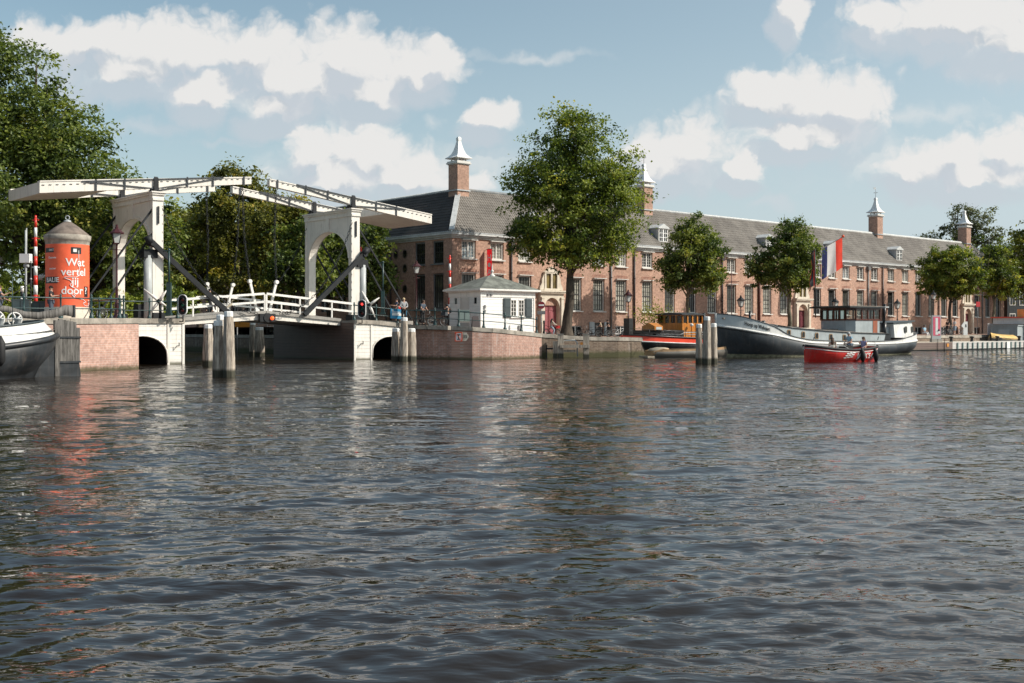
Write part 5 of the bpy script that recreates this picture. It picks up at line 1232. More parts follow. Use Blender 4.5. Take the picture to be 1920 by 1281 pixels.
t=thing('white_board','plain white upright board behind the yellow covered dinghy','board',at(1857,128.5,1.35),ANG*.4); MB().box(-.38,.38,-.04,.04,0,1.35).build('panel','white_flat',t); MB().box(-.42,.42,-.2,.2,-.02,.05).build('foot','pipe_grey',t)
t=thing('info_banners','three small orange red info panels on dark posts before the middle gateway','info panels',F(44.5,9.,1.4),ANG)
for k,(x,w_) in enumerate(((-1.0,.6),(0.1,1.15),(1.25,.75))): MB().box(x-w_/2,x+w_/2,-.05,0,1.2,1.85).build('panel','orange_cloth',t); MB().box(x-w_/2+.1,x+w_/2-.12,-.06,-.05,1.45,1.5).box(x-w_/2+.15,x+w_/2-.18,-.06,-.05,1.6,1.65).build('white_print','white_flat',t)
for x in (-1.35,-.55,.72,1.6): MB().box(x-.04,x+.04,0,.06,0,1.9).build('post','black_flat',t)
# ---------------- hanging flag ----------------
mat('flag_red',(.80,.09,.06),.7,.06,1); mat('flag_white',(.74,.74,.73),.7,.04,1); mat('flag_blue',(.05,.06,.16),.7,.06,1)
for n_ in ('flag_red','flag_white','flag_blue'): thin_cloth(n_,.55)
def hflag():
    MB().tube([(0,0,10.15),(0,-4.9,12.35)],.06,8).ball((0,-4.95,12.4),.16,1).build('pole',['window_white','orange_cloth'],fl)
    for i,(m,f0,f1) in enumerate((('flag_blue',.47,.60),('flag_white',.60,.82),('flag_red',.82,.99))):
        mb=MB(); n=8; mm=14; rings=[]
        for a in range(n+1):
            f=f0+(f1-f0)*a/n; r=[]
            for k in range(mm+1):
                q=k/mm; wob=.16*math.sin(f*22+q*2.5)*q**.7
                r.append((wob-.1*q,-4.9*f-.35*q*(f-.6)+wob*.3,10.13+2.2*f-3.4*q-.25*(1-f)*q))
            rings.append(r)
        mb.loft(rings).build('stripe',m,fl)
hflag()
t=thing('deck_flag','red and black flag drooping from a staff on the grey barge roof','flag',at(1529,84.5,2.9),0)
MB().tube([(0,0,0),(-.05,0,5.2)],.045,6).build('staff','black_flat',t)
mb=MB(); rings=[]
for k in range(9):
    z=5.15-k*.34; w_=.18+.06*math.sin(k*1.2)+.02*k; rings.append([(-.05,0,z),(-.05-w_*.3,-.08*math.sin(k),z-.05),(-.05-w_,.06*math.cos(k),z-.12),(-.0-w_*1.2,.0,z-.3)])
mb.loft(rings,[0,1,0]).build('cloth',['flag_red','black_flat'],t)
# ---------------- right landing stage ----------------
boards('jetty_white',(.50,.47,.44),.3)
def jetty():
    # low landing stage: boarded part with its shadow put into the dark brown, then white sheet piling with grey ribs
    a=F(42.3,21.3); 
    t=thing('landing_stage','long low landing stage with dark boarded side and white ribbed piling','landing stage',F(36,21.6,0),ANG)
    MB().box(-1,19.8,.02,2.95,.45,.80).box(19.8,60,.02,1.3,.45,.80).build('deck','stone_pale',t); MB().box(-1,19.8,.1,2.9,-1,.45).box(19.81,60,.1,1.2,-1,.45).build('base','black_flat',t)
    MB().box(-1,8.4,-.05,.02,.1,.78).build('dark_boards','dark_boards',t) 
    MB().box(8.4,60,-.05,.02,.12,.80).build('white_side','jetty_white',t)
    mb=MB(); o0=None
    for k in range(34):
        x=9.3+k*1.04
        if o0 is None: o0=MB().box(-.09,.09,-.16,-.05,.1,.72).build('rib','cab_green',t,(x,0,0))
        else:
            o=o0.copy(); sc.collection.objects.link(o); o.location=(x,0,0)
    for x in (8.9,13.1,18.6,23.6,29): MB().lathe([(.17,.8),(.15,.85),(.13,1.15),(.21,1.2),(.21,1.32),(.001,1.34)],10,(x,.35,0)).build('bollard','black_flat',t)
    for x in (5.4,6.7): MB().tube([(x,-.12,-.3),(x,-.12,1.1)],.03,5).build('ladder_rail','iron',t)
    MB().box(7.2,7.6,-.1,-.06,.35,.65).build('plate','yellow_sign',t); MB().box(19.6,20.3,-.2,-.17,.05,.75).build('sign_plate','white_flat',t)
    return t
jetty()
# ---------------- boats ----------------
mat('hull_black',(.014,.015,.017),.35,.3,1.2,spec=.5); mat('hull_dark',(.034,.038,.043),.4,.25,.8,stretch=(1,1,2)); mat('hull_slate',(.030,.036,.042),.38,.25,.8)
mat('boat_white',(.72,.71,.68),.4,.06,1); mat('boat_grey',(.36,.40,.41),.4,.08,1); mat('boat_lightgrey',(.50,.53,.53),.4,.08,1); mat('boat_red',(.55,.02,.015),.25,.08,1,coat=.6); mat('boat_band_red',(.82,.085,.045),.35,.06,1)
mat('deck_tan',(.24,.21,.18),.85,.2,2); mat('waterline_moss',(.25,.24,.16),.8,.3,3); mat('rust',(.20,.10,.06),.9,.3,5)
mat('cushion',(.42,.36,.27),.7,.1,2); mat('teak',(.40,.25,.13),.5,.15,3); mat('tarp_yellow',(.62,.40,.12),.6,.1,1.5); mat('house_pink',(.52,.42,.36),.8,.15,1.5); mat('plants',(.08,.14,.03),.8,.5,9,col2=(.35,.08,.04))
def hull(parent,st,lv,bm,mats,name='hull',deck=None,power=1.6,bulge=.12,tumble=0.):
    """st: (x, half breadth at sheer, z sheer, half breadth at waterline, [z marks]) ; lv: z fractions 0 sheer..1 waterline"""
    xs=np.array([s[0] for s in st]); X=np.linspace(xs[0],xs[-1],46); ip=lambda k:np.interp(X,xs,[s[k] for s in st])
    def smooth(a):
        for _ in range(2): a[1:-1]=(a[:-2]+2*a[1:-1]+a[2:])/4
        return a
    hb,zs,hw=smooth(ip(1)),smooth(ip(2)),smooth(ip(3)); zm=smooth(ip(4)); zk=smooth(ip(5)) if len(st[0])>5 else hb*0 # zm: z of the rubbing strake
    rings=[]
    for i,x in enumerate(X):
        side=[]
        sw=tumble*math.exp(-max(0,x-xs[0])/1.6); xo=[]
        for k in range(4): f=k/3; side.append((hb[i]*(1-.2*sw*(1-f)),zs[i]+(zm[i]-zs[i])*f)); xo.append(.55*sw*(1-f))
        for f in (.12,.3,.5,.7,.88,.98,1.35):
            b=hb[i]+(hw[i]-hb[i])*min(1,f)**power+bulge*math.sin(PI*min(1,f))*min(1,hw[i])
            side.append((b,zk[i]+(zm[i]-zk[i])*(1-f) if f<=1 else min(0,zk[i])-.35*(zk[i]<.2)+(zk[i] if zk[i]>=.2 else 0))); xo.append(0)
        rings.append([(x+q,-b,z) for (b,z),q in zip(side,xo)]+[(x+q,b,z) for (b,z),q in zip(reversed(side),reversed(xo))])
    n=len(rings[0]); m=n//2
    band=[]
    for k in range(n-1):
        kk=k if k<m-1 else (n-2-k)
        if k==m-1: band.append(bm[-1])
        else: band.append(bm[0] if kk<3 else (bm[2] if kk>=8 else bm[1]))
    mb=MB(); mb.loft(rings,band); 
    for r,rev in ((0,False),(-1,True)):
        pts=rings[r]; mb.add(pts,[tuple(range(n))],bm[0])
    o=mb.build(name,mats,parent,fixn=True)
    if deck:
        d=MB(); dz=deck[1]; V=[];Fs=[]
        for i,x in enumerate(X): V+=[(x,-hb[i]*.985,zs[i]-dz),(x,hb[i]*.985,zs[i]-dz)]
        d.add(V,[(2*i,2*i+2,2*i+3,2*i+1) for i in range(len(X)-1)]); d.build('deck',deck[0],parent,fixn=True)
    return o,X,hb,zs,zm
def strake(parent,X,hb,z,r,m,name='rubbing_strake',i0=0,i1=None,dz=0.,out=0.02):
    i1=i1 or len(X)
    for s in (-1,1): MB().tube([(X[i],s*(hb[i]+out),z[i]+dz) for i in range(i0,i1)],r,8).build(name,m,parent)
# --- big grey barge ---
B=thing('barge','long grey and white converted cargo barge with dark bow, brown wheelhouse and white stern cabin','barge',(14.95,80.6,0),math.atan2(.557,.83))
st=[(-.35,.05,3.12,.0,2.28),(.3,.75,3.08,.05,2.15),(1.0,1.35,2.95,.25,2.02),(1.9,1.85,2.62,.8,1.82),(3,2.2,2.35,1.5,1.66),(4.0,2.38,2.05,2.0,1.5),(4.35,2.4,1.62,2.1,1.42),(7,2.45,1.22,2.35,1.02),(11,2.45,1.10,2.4,.90),(15.5,2.4,1.08,2.3,.88),(18,2.3,1.16,2.0,.92),(20,2.1,1.45,1.4,1.02),(21.6,1.6,1.68,.6,1.1),(22.6,.75,1.8,.1,1.18),(22.95,.1,1.85,.0,1.2)]
_,X,hb,zs,zm=hull(B,st,None,[0,1,2],['boat_white','hull_slate','waterline_moss'],deck=('deck_tan',.12),power=1.9,bulge=.18)
strake(B,X,hb,zm,.07,'boat_white'); strake(B,X,hb,zs,.035,'hull_dark','gunwale',dz=.01); strake(B,X,hb,zm,.045,'hull_black','lower_strake',dz=-.13,out=.0)
# grey painted upper bow
MB().beam((-.42,0,3.15),(-.30,0,1.0),.12,.12,0,(0,1,0)).build('stem','boat_lightgrey',B)
mb=MB()
for s_ in (1,-1): pass
for s_ in (-1,): 
    seg=[i for i in range(len(X)) if X[i]<2.9]
    mb.loft([[(X[i],s_*(hb[i]+.012),zs[i]-.02),(X[i],s_*(hb[i]+.012),zm[i]+.16)] for i in seg])
mb.build('bow_paint','boat_lightgrey',B)
# name on the bow, on the side that faces the river
o=text('Hoop op Welvaart',.40,'black_flat','lettering',B,.004,bold=.016,sx=.6)
def on_side(o,x0,z0,slope,s=-1):
    for v in o.data.vertices:
        x=x0+v.co.x; h=np.interp(x,X,hb)+.03+v.co.z; v.co=(x,s*h,z0+v.co.y+slope*(x-x0))
bm=bmesh.new(); bm.from_mesh(o.data); bmesh.ops.triangulate(bm,faces=bm.faces); bm.to_mesh(o.data); bm.free()
on_side(o,2.05,2.22,-.24)
# hold trunk with arched windows
def trunkz(x): return float(np.interp(x,[4.,6,10,14,17.5],[2.30,2.10,1.86,1.72,1.66]))
mb=MB(); rings=[]
for x in np.linspace(4.1,17.3,12): z=trunkz(x); rings.append([(x,-1.95,.9),(x,-1.93,z),(x,-1.6,z+.09),(x,0,z+.2),(x,1.6,z+.09),(x,1.93,z),(x,1.95,.9)])
mb.loft(rings,[0,1,1,1,1,0],smooth=False); mb.add(rings[0],[tuple(range(7))],0); mb.add(rings[-1],[tuple(range(7))],0)
mb.build('hold_trunk',['boat_grey','deck_tan'],B,fixn=True)
MB().tube([(x,-1.98,trunkz(x)+.0) for x in np.linspace(4.1,17.3,8)],.04,6).build('trunk_rim','hull_black',B)
w0=None
for x in (5.3,6.9,8.45,10.1,11.7):
    z=trunkz(x)-.55; 
    if w0 is None:
        w0=MB().prism([(-.19,0),(.19,0),(.19,.38),(.12,.47),(-.12,.47),(-.19,.38)],1,-.04,0).build('trunk_window','teak',B); MB().prism([(-.13,.05),(.13,.05),(.13,.36),(.08,.42),(-.08,.42),(-.13,.36)],1,-.06,-.04).build('pane','pane_dark',w0); o=w0
    else: o=copy_tree(w0,B)
    o.location=(x,-1.945,z-.1)
# wheelhouse: slate base, brown glazed upper part, overhanging roof
WX0,WX1,WH=12.9,16.4,1.7
pl=[(WX0,-WH+.55),(WX0+.5,-WH),(WX1,-WH),(WX1,WH),(WX0+.5,WH),(WX0,WH-.55)]
mb=MB(); mb.prism(pl,2,1.5,2.72); base_=mb.build('wheelhouse','slate_base',B) if False else None
mat('door_brown',(.34,.10,.05),.4,.1,2)
mat('slate_base',(.13,.15,.165),.5,.08,1)
wh=mb.build('wheelhouse',['boat_grey'],B,fixn=True)
mb=MB(); 
def posts(a,b,n,zb_,zt_):
    a=Vector(a);b=Vector(b); d=(b-a)
    for k in range(n+1):
        p=a+d*(k/n); mb.box(p.x-.05,p.x+.05,p.y-.05,p.y+.05,zb_,zt_)
    mb.beam((a.x,a.y,zb_+.04),(b.x,b.y,zb_+.04),.1,.12,0); mb.beam((a.x,a.y,zt_-.07),(b.x,b.y,zt_-.07),.1,.16,0)
for i,n in ((0,1),(1,4),(2,4),(3,4),(4,1),(5,4)):
    a=pl[i];b=pl[(i+1)%6]; posts((a[0],a[1],0),(b[0],b[1],0),n,2.72,3.68)
mb.build('window_frames','mahogany',wh,fixn=True)
M['glass_clear']=bpy.data.materials.new('glass_clear'); m=M['glass_clear']; m.use_nodes=True; t_=m.node_tree; t_.nodes.clear(); o1=N(t_,'ShaderNodeOutputMaterial'); g1=N(t_,'ShaderNodeBsdfGlossy'); g1.inputs['Roughness'].default_value=.02; g1.inputs['Color'].default_value=(.8,.85,.85,1); g2=N(t_,'ShaderNodeBsdfTransparent'); g2.inputs[0].default_value=(.72,.75,.72,1); g3=N(t_,'ShaderNodeMixShader'); fr=N(t_,'ShaderNodeFresnel'); fr.inputs[0].default_value=1.5; t_.links.new(fr.outputs[0],g3.inputs[0]); t_.links.new(g2.outputs[0],g3.inputs[1]); t_.links.new(g1.outputs[0],g3.inputs[2]); t_.links.new(g3.outputs[0],o1.inputs[0])
mb=MB()
for i in range(6): a=pl[i];b=pl[(i+1)%6]; mb.add([(a[0],a[1],2.8),(b[0],b[1],2.8),(b[0],b[1],3.6),(a[0],a[1],3.6)],[(0,1,2,3)])
mb.build('glazing','glass_clear',wh)
MB().box(WX0-.55,WX1+.35,-WH-.3,WH+.3,3.66,3.78).build('wheelhouse_roof','hull_black',wh); MB().box(WX0-.35,WX1+.2,-WH-.15,WH+.15,3.78,3.84).build('roof_top','deck_tan',wh)
MB().box(WX1-.85,WX1-.3,-WH-.03,-WH,1.6,2.75).build('door','door_brown',wh)
MB().tube([(WX1-.4,-WH-.05,3.75),(WX1+.9,-1.9,3.75)],.05,6).build('boom','pale_grey',B)
MB().tube([(17.15,-1.55,1.3),(17.15,-1.55,2.55)],.22,12).tube([(17.15,-1.55,2.5),(17.35,-1.5,4.0)],.1,8).prism([(16.6,1.0),(17.6,1.0),(17.35,1.7),(16.9,1.7)],1,-1.95,-1.4).build('funnel','hull_black',B,fixn=True)
MB().box(17.5,18.2,-1.3,1.3,1.0,2.2).build('locker','boat_grey',B)
# stern cabin
mb=MB(); q=[[(x,-w_,1.35),(x,-w_+.12,z),(x,w_-.12,z),(x,w_,1.35)] for x,w_,z in ((18.3,1.75,2.45),(20.4,1.6,2.55),(21.5,1.2,2.62))]; mb.loft(q,0,False,False); mb.add(q[0],[(0,1,2,3)]); mb.add([(22.0,-.9,1.5),(21.5,-1.08,2.62),(21.5,1.08,2.62),(22.0,.9,1.5),(21.5,-1.2,1.35)],[(0,1,2,3),(0,4,1)])
sc_=mb.build('stern_cabin','boat_white',B,fixn=True)
MB().loft([[(x,-w_,z),(x,w_,z),(x,w_,z+.09),(x,-w_,z+.09)] for x,w_,z in ((18.1,1.75,2.46),(20.4,1.6,2.57),(21.8,1.2,2.65))],0,True,False,True).build('cabin_roof','slate_blue',sc_)
for x in (19.9,21.2): MB().prism([(-.15,0),(.15,0),(.15,.4),(.08,.5),(-.08,.5),(-.15,.4)],1,-.05,.0).build('cabin_window','pane_mid',sc_,(x,-1.62 if x<20 else -1.3,1.75))
# deck gear forward and mast
MB().tube([(1.25,.0,2.6),(1.25,0,6.6)],.035,6).tube([(1.25,-.75,5.45),(1.25,.75,5.45)],.025,5).build('bow_mast','pipe_red',B)
mb=MB(); mb.tube([(2.9,-.6,2.3),(2.9,.6,2.3)],.22,10); 
for x,h in ((2.3,.35),(3.3,.3),(3.7,.35)): mb.tube([(x,-.9,2.0),(x,-.9,2.3+h)],.14,8)
mb.tube([(3.0,-.2,2.2),(3.0,-.2,3.35)],.1,8); mb.tube([(2.5,-1.2,2.2),(2.5,-1.2,3.2)],.02,5); mb.build('windlass','hull_black',B)
MB().box(-.1,.9,-.5,.5,2.75,2.85).build('fore_deck','deck_tan',B)
for x in (7.5,12,15.2): MB().tube([(x,-2.42,1.2),(x,-2.5,1.45)],.03,5).build('cleat','iron',B)
mb=MB(); mb.box(6.2,8.0,-.6,.6,2.1,2.22); mb.box(9.0,12.2,-1.0,.7,1.95,2.04); mb.beam((8.4,-1.2,1.98),(12.9,-1.2,1.85),.08,.1); mb.build('hatch_boards','hull_black',B)
B.scale=(.95,1,1)
# --- dark barge with orange wheelhouse ---
K=thing('tugboat','black barge with red sheer band and varnished orange wheelhouse','barge',(8.35,83.6,0),math.atan2(.62,.78))
st=[(-.2,.1,1.58,.0,1.15),(.3,.9,1.56,.05,1.12),(1.2,1.6,1.5,.7,1.08),(2.8,2.1,1.42,1.5,1.0),(6,2.3,1.3,2.1,.9),(11,2.3,1.25,2.1,.85),(14,1.8,1.4,1.2,1.0),(16,.3,1.6,.1,1.1)]
_,X2,hb2,zs2,zm2=hull(K,st,None,[0,1,1],['boat_band_red','hull_black'],deck=('deck_tan',.05))
strake(K,X2,hb2,zm2,.055,'boat_lightgrey',i1=30); strake(K,X2,hb2,zs2,.06,'hull_black','gunwale',dz=.03)
MB().box(2.4,4.9,-1.5,1.5,1.3,1.95).box(1.3,2.3,-.9,.9,1.4,1.7).build('deck_house','hull_black',K)
MB().prism([(-.65,1.95),(.65,1.95),(.65,2.25),(0,2.5),(-.65,2.25)],0,2.6,3.5).build('skylight','varnish',K); MB().box(2.75,3.35,-.67,-.65,2.0,2.2).build('skylight_pane','boat_lightgrey',K)
MB().box(.75,1.15,.2,.8,1.5,2.85).build('black_board','black_flat',K)
x0,x1,hh=5.0,7.2,1.25; mb=MB(); mb.box(x0,x1,-hh,hh,1.3,2.5); kw=mb.build('wheelhouse','varnish',K)
mb=MB(); pp=[(x0,-hh),(x1,-hh),(x1,hh),(x0,hh)]
def posts2(a,b,n,zb_,zt_):
    for k in range(n+1): px_=a[0]+(b[0]-a[0])*k/n; py_=a[1]+(b[1]-a[1])*k/n; mb.box(px_-.06,px_+.06,py_-.06,py_+.06,zb_,zt_)
    mb.beam((a[0],a[1],zt_-.06),(b[0],b[1],zt_-.06),.1,.14)
for i,n in ((0,4),(1,3),(2,4),(3,4)): posts2(pp[i],pp[(i+1)%4],n,2.5,3.2)
for x in (6.05,6.55): mb.box(x-.04,x+.04,-hh-.05,-hh,1.2,2.5)
mb.build('window_frames','varnish',kw,fixn=True)
MB().add([(x0,-hh,2.5),(x1,-hh,2.5),(x1,hh,2.5),(x0,hh,2.5),(x0,-hh,3.15),(x1,-hh,3.15),(x1,hh,3.15),(x0,hh,3.15)],[(0,1,5,4),(1,2,6,5),(2,3,7,6),(3,0,4,7)]).build('glazing','glass_clear',kw)
MB().loft([[(x,-hh-.18,3.2),(x,0,3.32),(x,hh+.18,3.2),(x,hh+.18,3.12),(x,-hh-.18,3.12)] for x in (x0-.25,x1+.2)],0,True,False,True).build('wheelhouse_roof','hull_dark',kw)
MB().tube([(7.6,-1.1,1.3),(7.6,-1.1,3.3)],.12,8).build('funnel','hull_black',K); MB().lathe([(.13,0),(.10,.15),(.001,.18)],10).build('search_light','boat_white',kw,(5.7,-hh-.25,2.35)).rotation_euler=(R(90),0,0)
mb=MB()
for h in (.25,.5): mb.tube([(X2[i],-hb2[i]*.93,zs2[i]+h) for i in range(1,18)],.018,5)
for i in range(1,18,3): mb.tube([(X2[i],-hb2[i]*.93,zs2[i]),(X2[i],-hb2[i]*.93,zs2[i]+.5)],.02,5)
mb.build('deck_rail','hull_black',K)
mb=MB(); mb.tube([(3.9,-1.7,1.5),(4.6,-1.8,1.75),(7.5,-1.9,1.8)],.03,5); mb.tube([(1.8,-1.6,1.6),(7.,-2.0,1.6)],.025,5); mb.build('boat_hooks','pale_grey',K)
t=thing('potted_shrub','loose green shrub growing on the quay left of the orange wheelhouse','shrub',at(1226,88,1.4),0); g=np.random.default_rng(77); n=900
P=g.normal(size=(n,3))*np.array([.75,.5,.5])+np.array([0,0,1.6]); nr=g.normal(size=(n,3)); nr/=np.linalg.norm(nr,axis=1)[:,None]; a=np.cross(nr,g.normal(size=(n,3))); a/=np.linalg.norm(a,axis=1)[:,None]; b=np.cross(nr,a)
V=np.stack([P-a*.08,P-b*.05,P+a*.08,P+b*.05],1).reshape(-1,3); o=npmesh('foliage',V,np.arange(n*4).reshape(-1,4),'leaf_yellow',t,smooth=False); aa=o.data.attributes.new('tint','FLOAT','FACE'); aa.data.foreach_set('value',np.clip(.55+.2*g.normal(size=n),0,1).astype(np.float32)); MB().tube([(0,0,0),(0,0,1.4)],.05,6).lathe([(.3,0),(.36,.5),(.001,.5)],10).build('pot','stone_cap',t)
# --- grey sloop ---
S=thing('sloop','low grey brown open sloop with beige cushioned stern in front of the black barge','sloop',at(1217,79.2,0),R(18))
st=[(0,.75,.52,.5,.42),(.6,.95,.55,.7,.44),(2,1.1,.6,.9,.47),(5,1.0,.72,.7,.55),(6.6,.2,.85,.05,.65)]
_,X3,hb3,zs3,zm3=hull(S,st,None,[0,1,1],['teak','hull_taupe'] if False else ['teak','rust'],deck=('deck_tan',.1))
mat('hull_taupe',(.16,.145,.125),.35,.1,1); 
for o in S.children:
    if o.name.startswith('hull'): o.data.materials[1]=M['hull_taupe']
MB().box(-.45,.1,-.75,.75,.02,.14).build('swim_step','cushion',S); MB().loft([[(x,-.75,z-.05),(x,.75,z-.05),(x,.68,z+.06),(x,-.68,z+.06)] for x,z in ((.05,.3),(.35,.58),(.9,.68),(1.2,.62))],0,True,True,True).build('stern_cushion','cushion',S)
for s_ in (-1,1): MB().tube([(-.0,s_*.78,.25),(.25,s_*.8,.5),(.7,s_*.85,.62),(1.1,s_*.9,.62)],.05,6).build('teak_rail','teak',S)
# --- red motor launch ---
Rb=thing('red_launch','small bright red open motorboat with white lettering under way in mid river','motorboat',at(1508,68.4,0),math.atan2(.5,.85))
st=[(0,.04,1.0,.0,.86),(.35,.42,.97,.04,.83),(1,.78,.88,.35,.75),(2,1.02,.78,.72,.66),(3.5,1.12,.72,.9,.60),(5,1.02,.78,.8,.65),(6,.8,.9,.5,.76),(6.35,.45,.95,.3,.8)]
_,X4,hb4,zs4,zm4=hull(Rb,st,None,[0,0,0],['boat_red'],deck=('deck_tan',.32),power=1.5,bulge=.06)
strake(Rb,X4,hb4,zs4,.075,'rubber','gunwale_fender',dz=.02); strake(Rb,X4,hb4,zm4,.022,'boat_white','white_line',dz=-.0)
MB().beam((-.03,0,.98),(.22,0,-.1),.04,.05,0,(0,1,0)).build('stem_band','boat_white',Rb)
X_=X4
def on_side4(o,x0,z0,tilt=.06):
    bm=bmesh.new(); bm.from_mesh(o.data); bmesh.ops.triangulate(bm,faces=bm.faces); bm.to_mesh(o.data); bm.free()
    for v in o.data.vertices:
        x=x0+v.co.x; z=z0+v.co.y+tilt*(x-x0)*0; f=max(0,min(1,1-z/np.interp(x,X4,zm4))); b=np.interp(x,X4,hb4); w_=np.interp(x,[s[0] for s in st],[s[3] for s in st]); h=b+(w_-b)*f**1.5+.06*math.sin(PI*f)*min(1,w_)+.035+v.co.z; v.co=(x,-h,z)
o=text("JACK'S CA",.46,'boat_white','lettering',Rb,.003,bold=.02); on_side4(o,4.75,.36)
mb=MB()
for i in range(3):
    for j in range(3): mb.prism([(.13*math.cos(k*PI/5)+i*.26+j*.10-.1,.045*math.sin(k*PI/5)+j*.13-.1+i*.03) for k in range(10)],1,0,.001)
oo=mb.build('oval_marks','boat_white',Rb)
for v in oo.data.vertices: v.co=(v.co.x,v.co.z,v.co.y)
on_side4(oo,2.75,.36)
f0=None
for x in (4.05,5.5):
    h=float(np.interp(x,X4,hb4))
    MB().tube([(0,-.05,.85),(.03,-.12,.6),(.08,-.13,.3),(.12,-.06,.02)],[.06,.15,.17,.1],10).build('fender','rubber',Rb,(x,-h,0))
MB().box(.8,2.1,-.6,.6,.62,.70).box(2.9,3.6,-.75,.75,.38,.70).box(4.2,5.7,-.9,-.5,.4,.72).box(4.2,5.7,.5,.9,.4,.72).build('benches','cushion',Rb); MB().box(3.55,4.1,-.35,.35,.4,1.0).tube([(3.9,-.25,1.0),(3.8,0,1.12),(3.9,.25,1.0)],.03,6).build('console','rubber',Rb); MB().tube([(1.1,-.8,.85),(1.5,-.9,1.0),(2.6,-1.,.98),(3.0,-1.05,.8)],.02,5).build('grab_rail','pale_grey',Rb)
MB().lathe([(.02,0),(.03,.3),(.001,.32)],6).build('stern_light','boat_white',Rb,(6.1,-.5,.9))
Rb.scale=(.93,.95,1)
# --- old barge at the left edge ---
LBb=thing('old_barge','black and white old barge stern with big wooden rudder at the left edge','barge',(-19.6,48.1,0),ANG+PI)
st=[(-.02,.05,2.36,.0,1.76,1.3),(.10,.85,2.36,.0,1.76,1.15),(.45,1.45,2.34,.15,1.70,.70),(1.0,1.85,2.28,.6,1.60,.15),(1.7,2.1,2.2,1.2,1.48,.0),(2.4,2.2,2.14,1.7,1.38,.0),(3.4,2.3,2.06,2.0,1.28,0),(6,2.35,1.85,2.25,1.1,0),(12,2.35,1.75,2.25,1.05,0),(17,2.1,1.9,1.6,1.2,0),(19.5,.9,2.3,.4,1.6,0),(20,.05,2.5,0,1.8,0)]
_,X5,hb5,zs5,zm5=hull(LBb,st,None,[0,1,2],['boat_white','hull_dark','hull_dark'],deck=('deck_tan',.35),power=2.4,bulge=.16,tumble=1.)
strake(LBb,X5,hb5,zm5,.13,'hull_dark','rubbing_strake',dz=-.02,out=.03)
for s_ in (-1,1): MB().tube([(X5[i]+.55*math.exp(-max(0,X5[i]+.02)/1.6),s_*hb5[i]*(1-.2*math.exp(-max(0,X5[i]+.02)/1.6)),zs5[i]+.02) for i in range(len(X5))],.05,8).build('gunwale','slate_blue',LBb)
# rudder blade of upright planks with iron straps
mb=MB()
for k in range(6):
    x=-.12-.15*k; zt_=2.45-.03*k-(.22 if k==5 else 0); mb.box(x-.145,x,-.09+.004*k,.09-.004*k,.62,zt_)
rd=mb.build('rudder','plank_grey',LBb)
MB().loft([[(-.1,-.07,-.5),(-.1,.07,-.5),(-.1,.07,.62),(-.1,-.07,.62)],[(-1.12,-.06,-.5),(-1.12,.06,-.5),(-.98,.06,.62),(-.98,-.06,.62)]],0,True,False,True).build('rudder_foot','hull_dark',rd)
MB().box(-1.04,-.05,-.12,.12,1.62,1.70).box(-1.04,-.05,-.12,.12,.56,.64).build('iron_straps','hull_dark',rd); MB().box(-.12,.06,-.13,.13,-.4,2.4).build('rudder_post','plank_grey',rd); MB().prism([(.06,-.6),(2.2,-.6),(2.2,.05),(1.2,.55),(.4,1.2),(.06,1.4)],1,-.09,.09).build('stern_fin','hull_dark',rd)
tl=[(-.75,0,2.80),(-.4,0,2.84),(0.0,0,2.7),(.7,0,2.58),(1.3,.02,2.62),(2.0,.03,2.85),(2.9,.04,2.92),(3.8,.04,2.88),(5.,.04,2.85)]
mb=MB(); rings=[]
for i,(x,y,z) in enumerate(tl):
    h=[.24,.22,.17,.15,.14,.13,.11,.10,.09][i]; rings.append([(x,y-.11,z-h),(x,y+.11,z-h),(x,y+.11,z+h),(x,y-.11,z+h)])
mb.loft(rings,0,True,True,True); mb.build('tiller','plank_grey',LBb,fixn=True); MB().box(-.8,-.72,-.14,.14,2.52,3.06).build('tiller_cap','hull_dark',LBb)
MB().tube([(1.5,1.0,2.12),(1.5,1.5,2.12)],.18,14).build('windlass','hull_dark',LBb)
MB().lathe([(.18,-.01),(.18,.03),(.001,.031)],14).build('windlass_end','rust',LBb,(1.5,1.5,2.12)).rotation_euler=(R(-90),0,0)
for x,y in ((2.05,1.55),(2.75,1.6)): MB().lathe([(.13,0),(.13,.34),(.17,.36),(.17,.42),(.001,.42)],12).build('bollard','pale_grey',LBb,(x,y,2.05))
def wheel(loc,r):
    mb=MB(); mb.torus((0,0,0),r,.03,'y',18,6)
    for k in range(5): a=k*2*PI/5; mb.tube([(0,0,0),(r*.5*math.cos(a+.3),0,r*.5*math.sin(a+.3)),(r*math.cos(a),0,r*math.sin(a))],.035,5)
    mb.ball((0,0,0),.07); return mb.build('spoked_wheel','boat_white',LBb,loc)
wheel((2.7,.9,2.42),.33); wheel((1.9,.7,2.42),.28)
MB().tube([(3.0,2.45,1.75),(3.0,2.5,1.45),(3.0,2.5,.75),(3.0,2.45,.55)],[.04,.17,.17,.05],12).build('fender','rubber',LBb)
MB().tube([(2.45,2.15,2.2),(2.45,2.15,4.2)],.015,5).build('rope','rail_green',LBb); MB().tube([(4.0,1.2,2.2),(1.2,0.8,4.0)],.015,5).build('stay','iron',LBb)
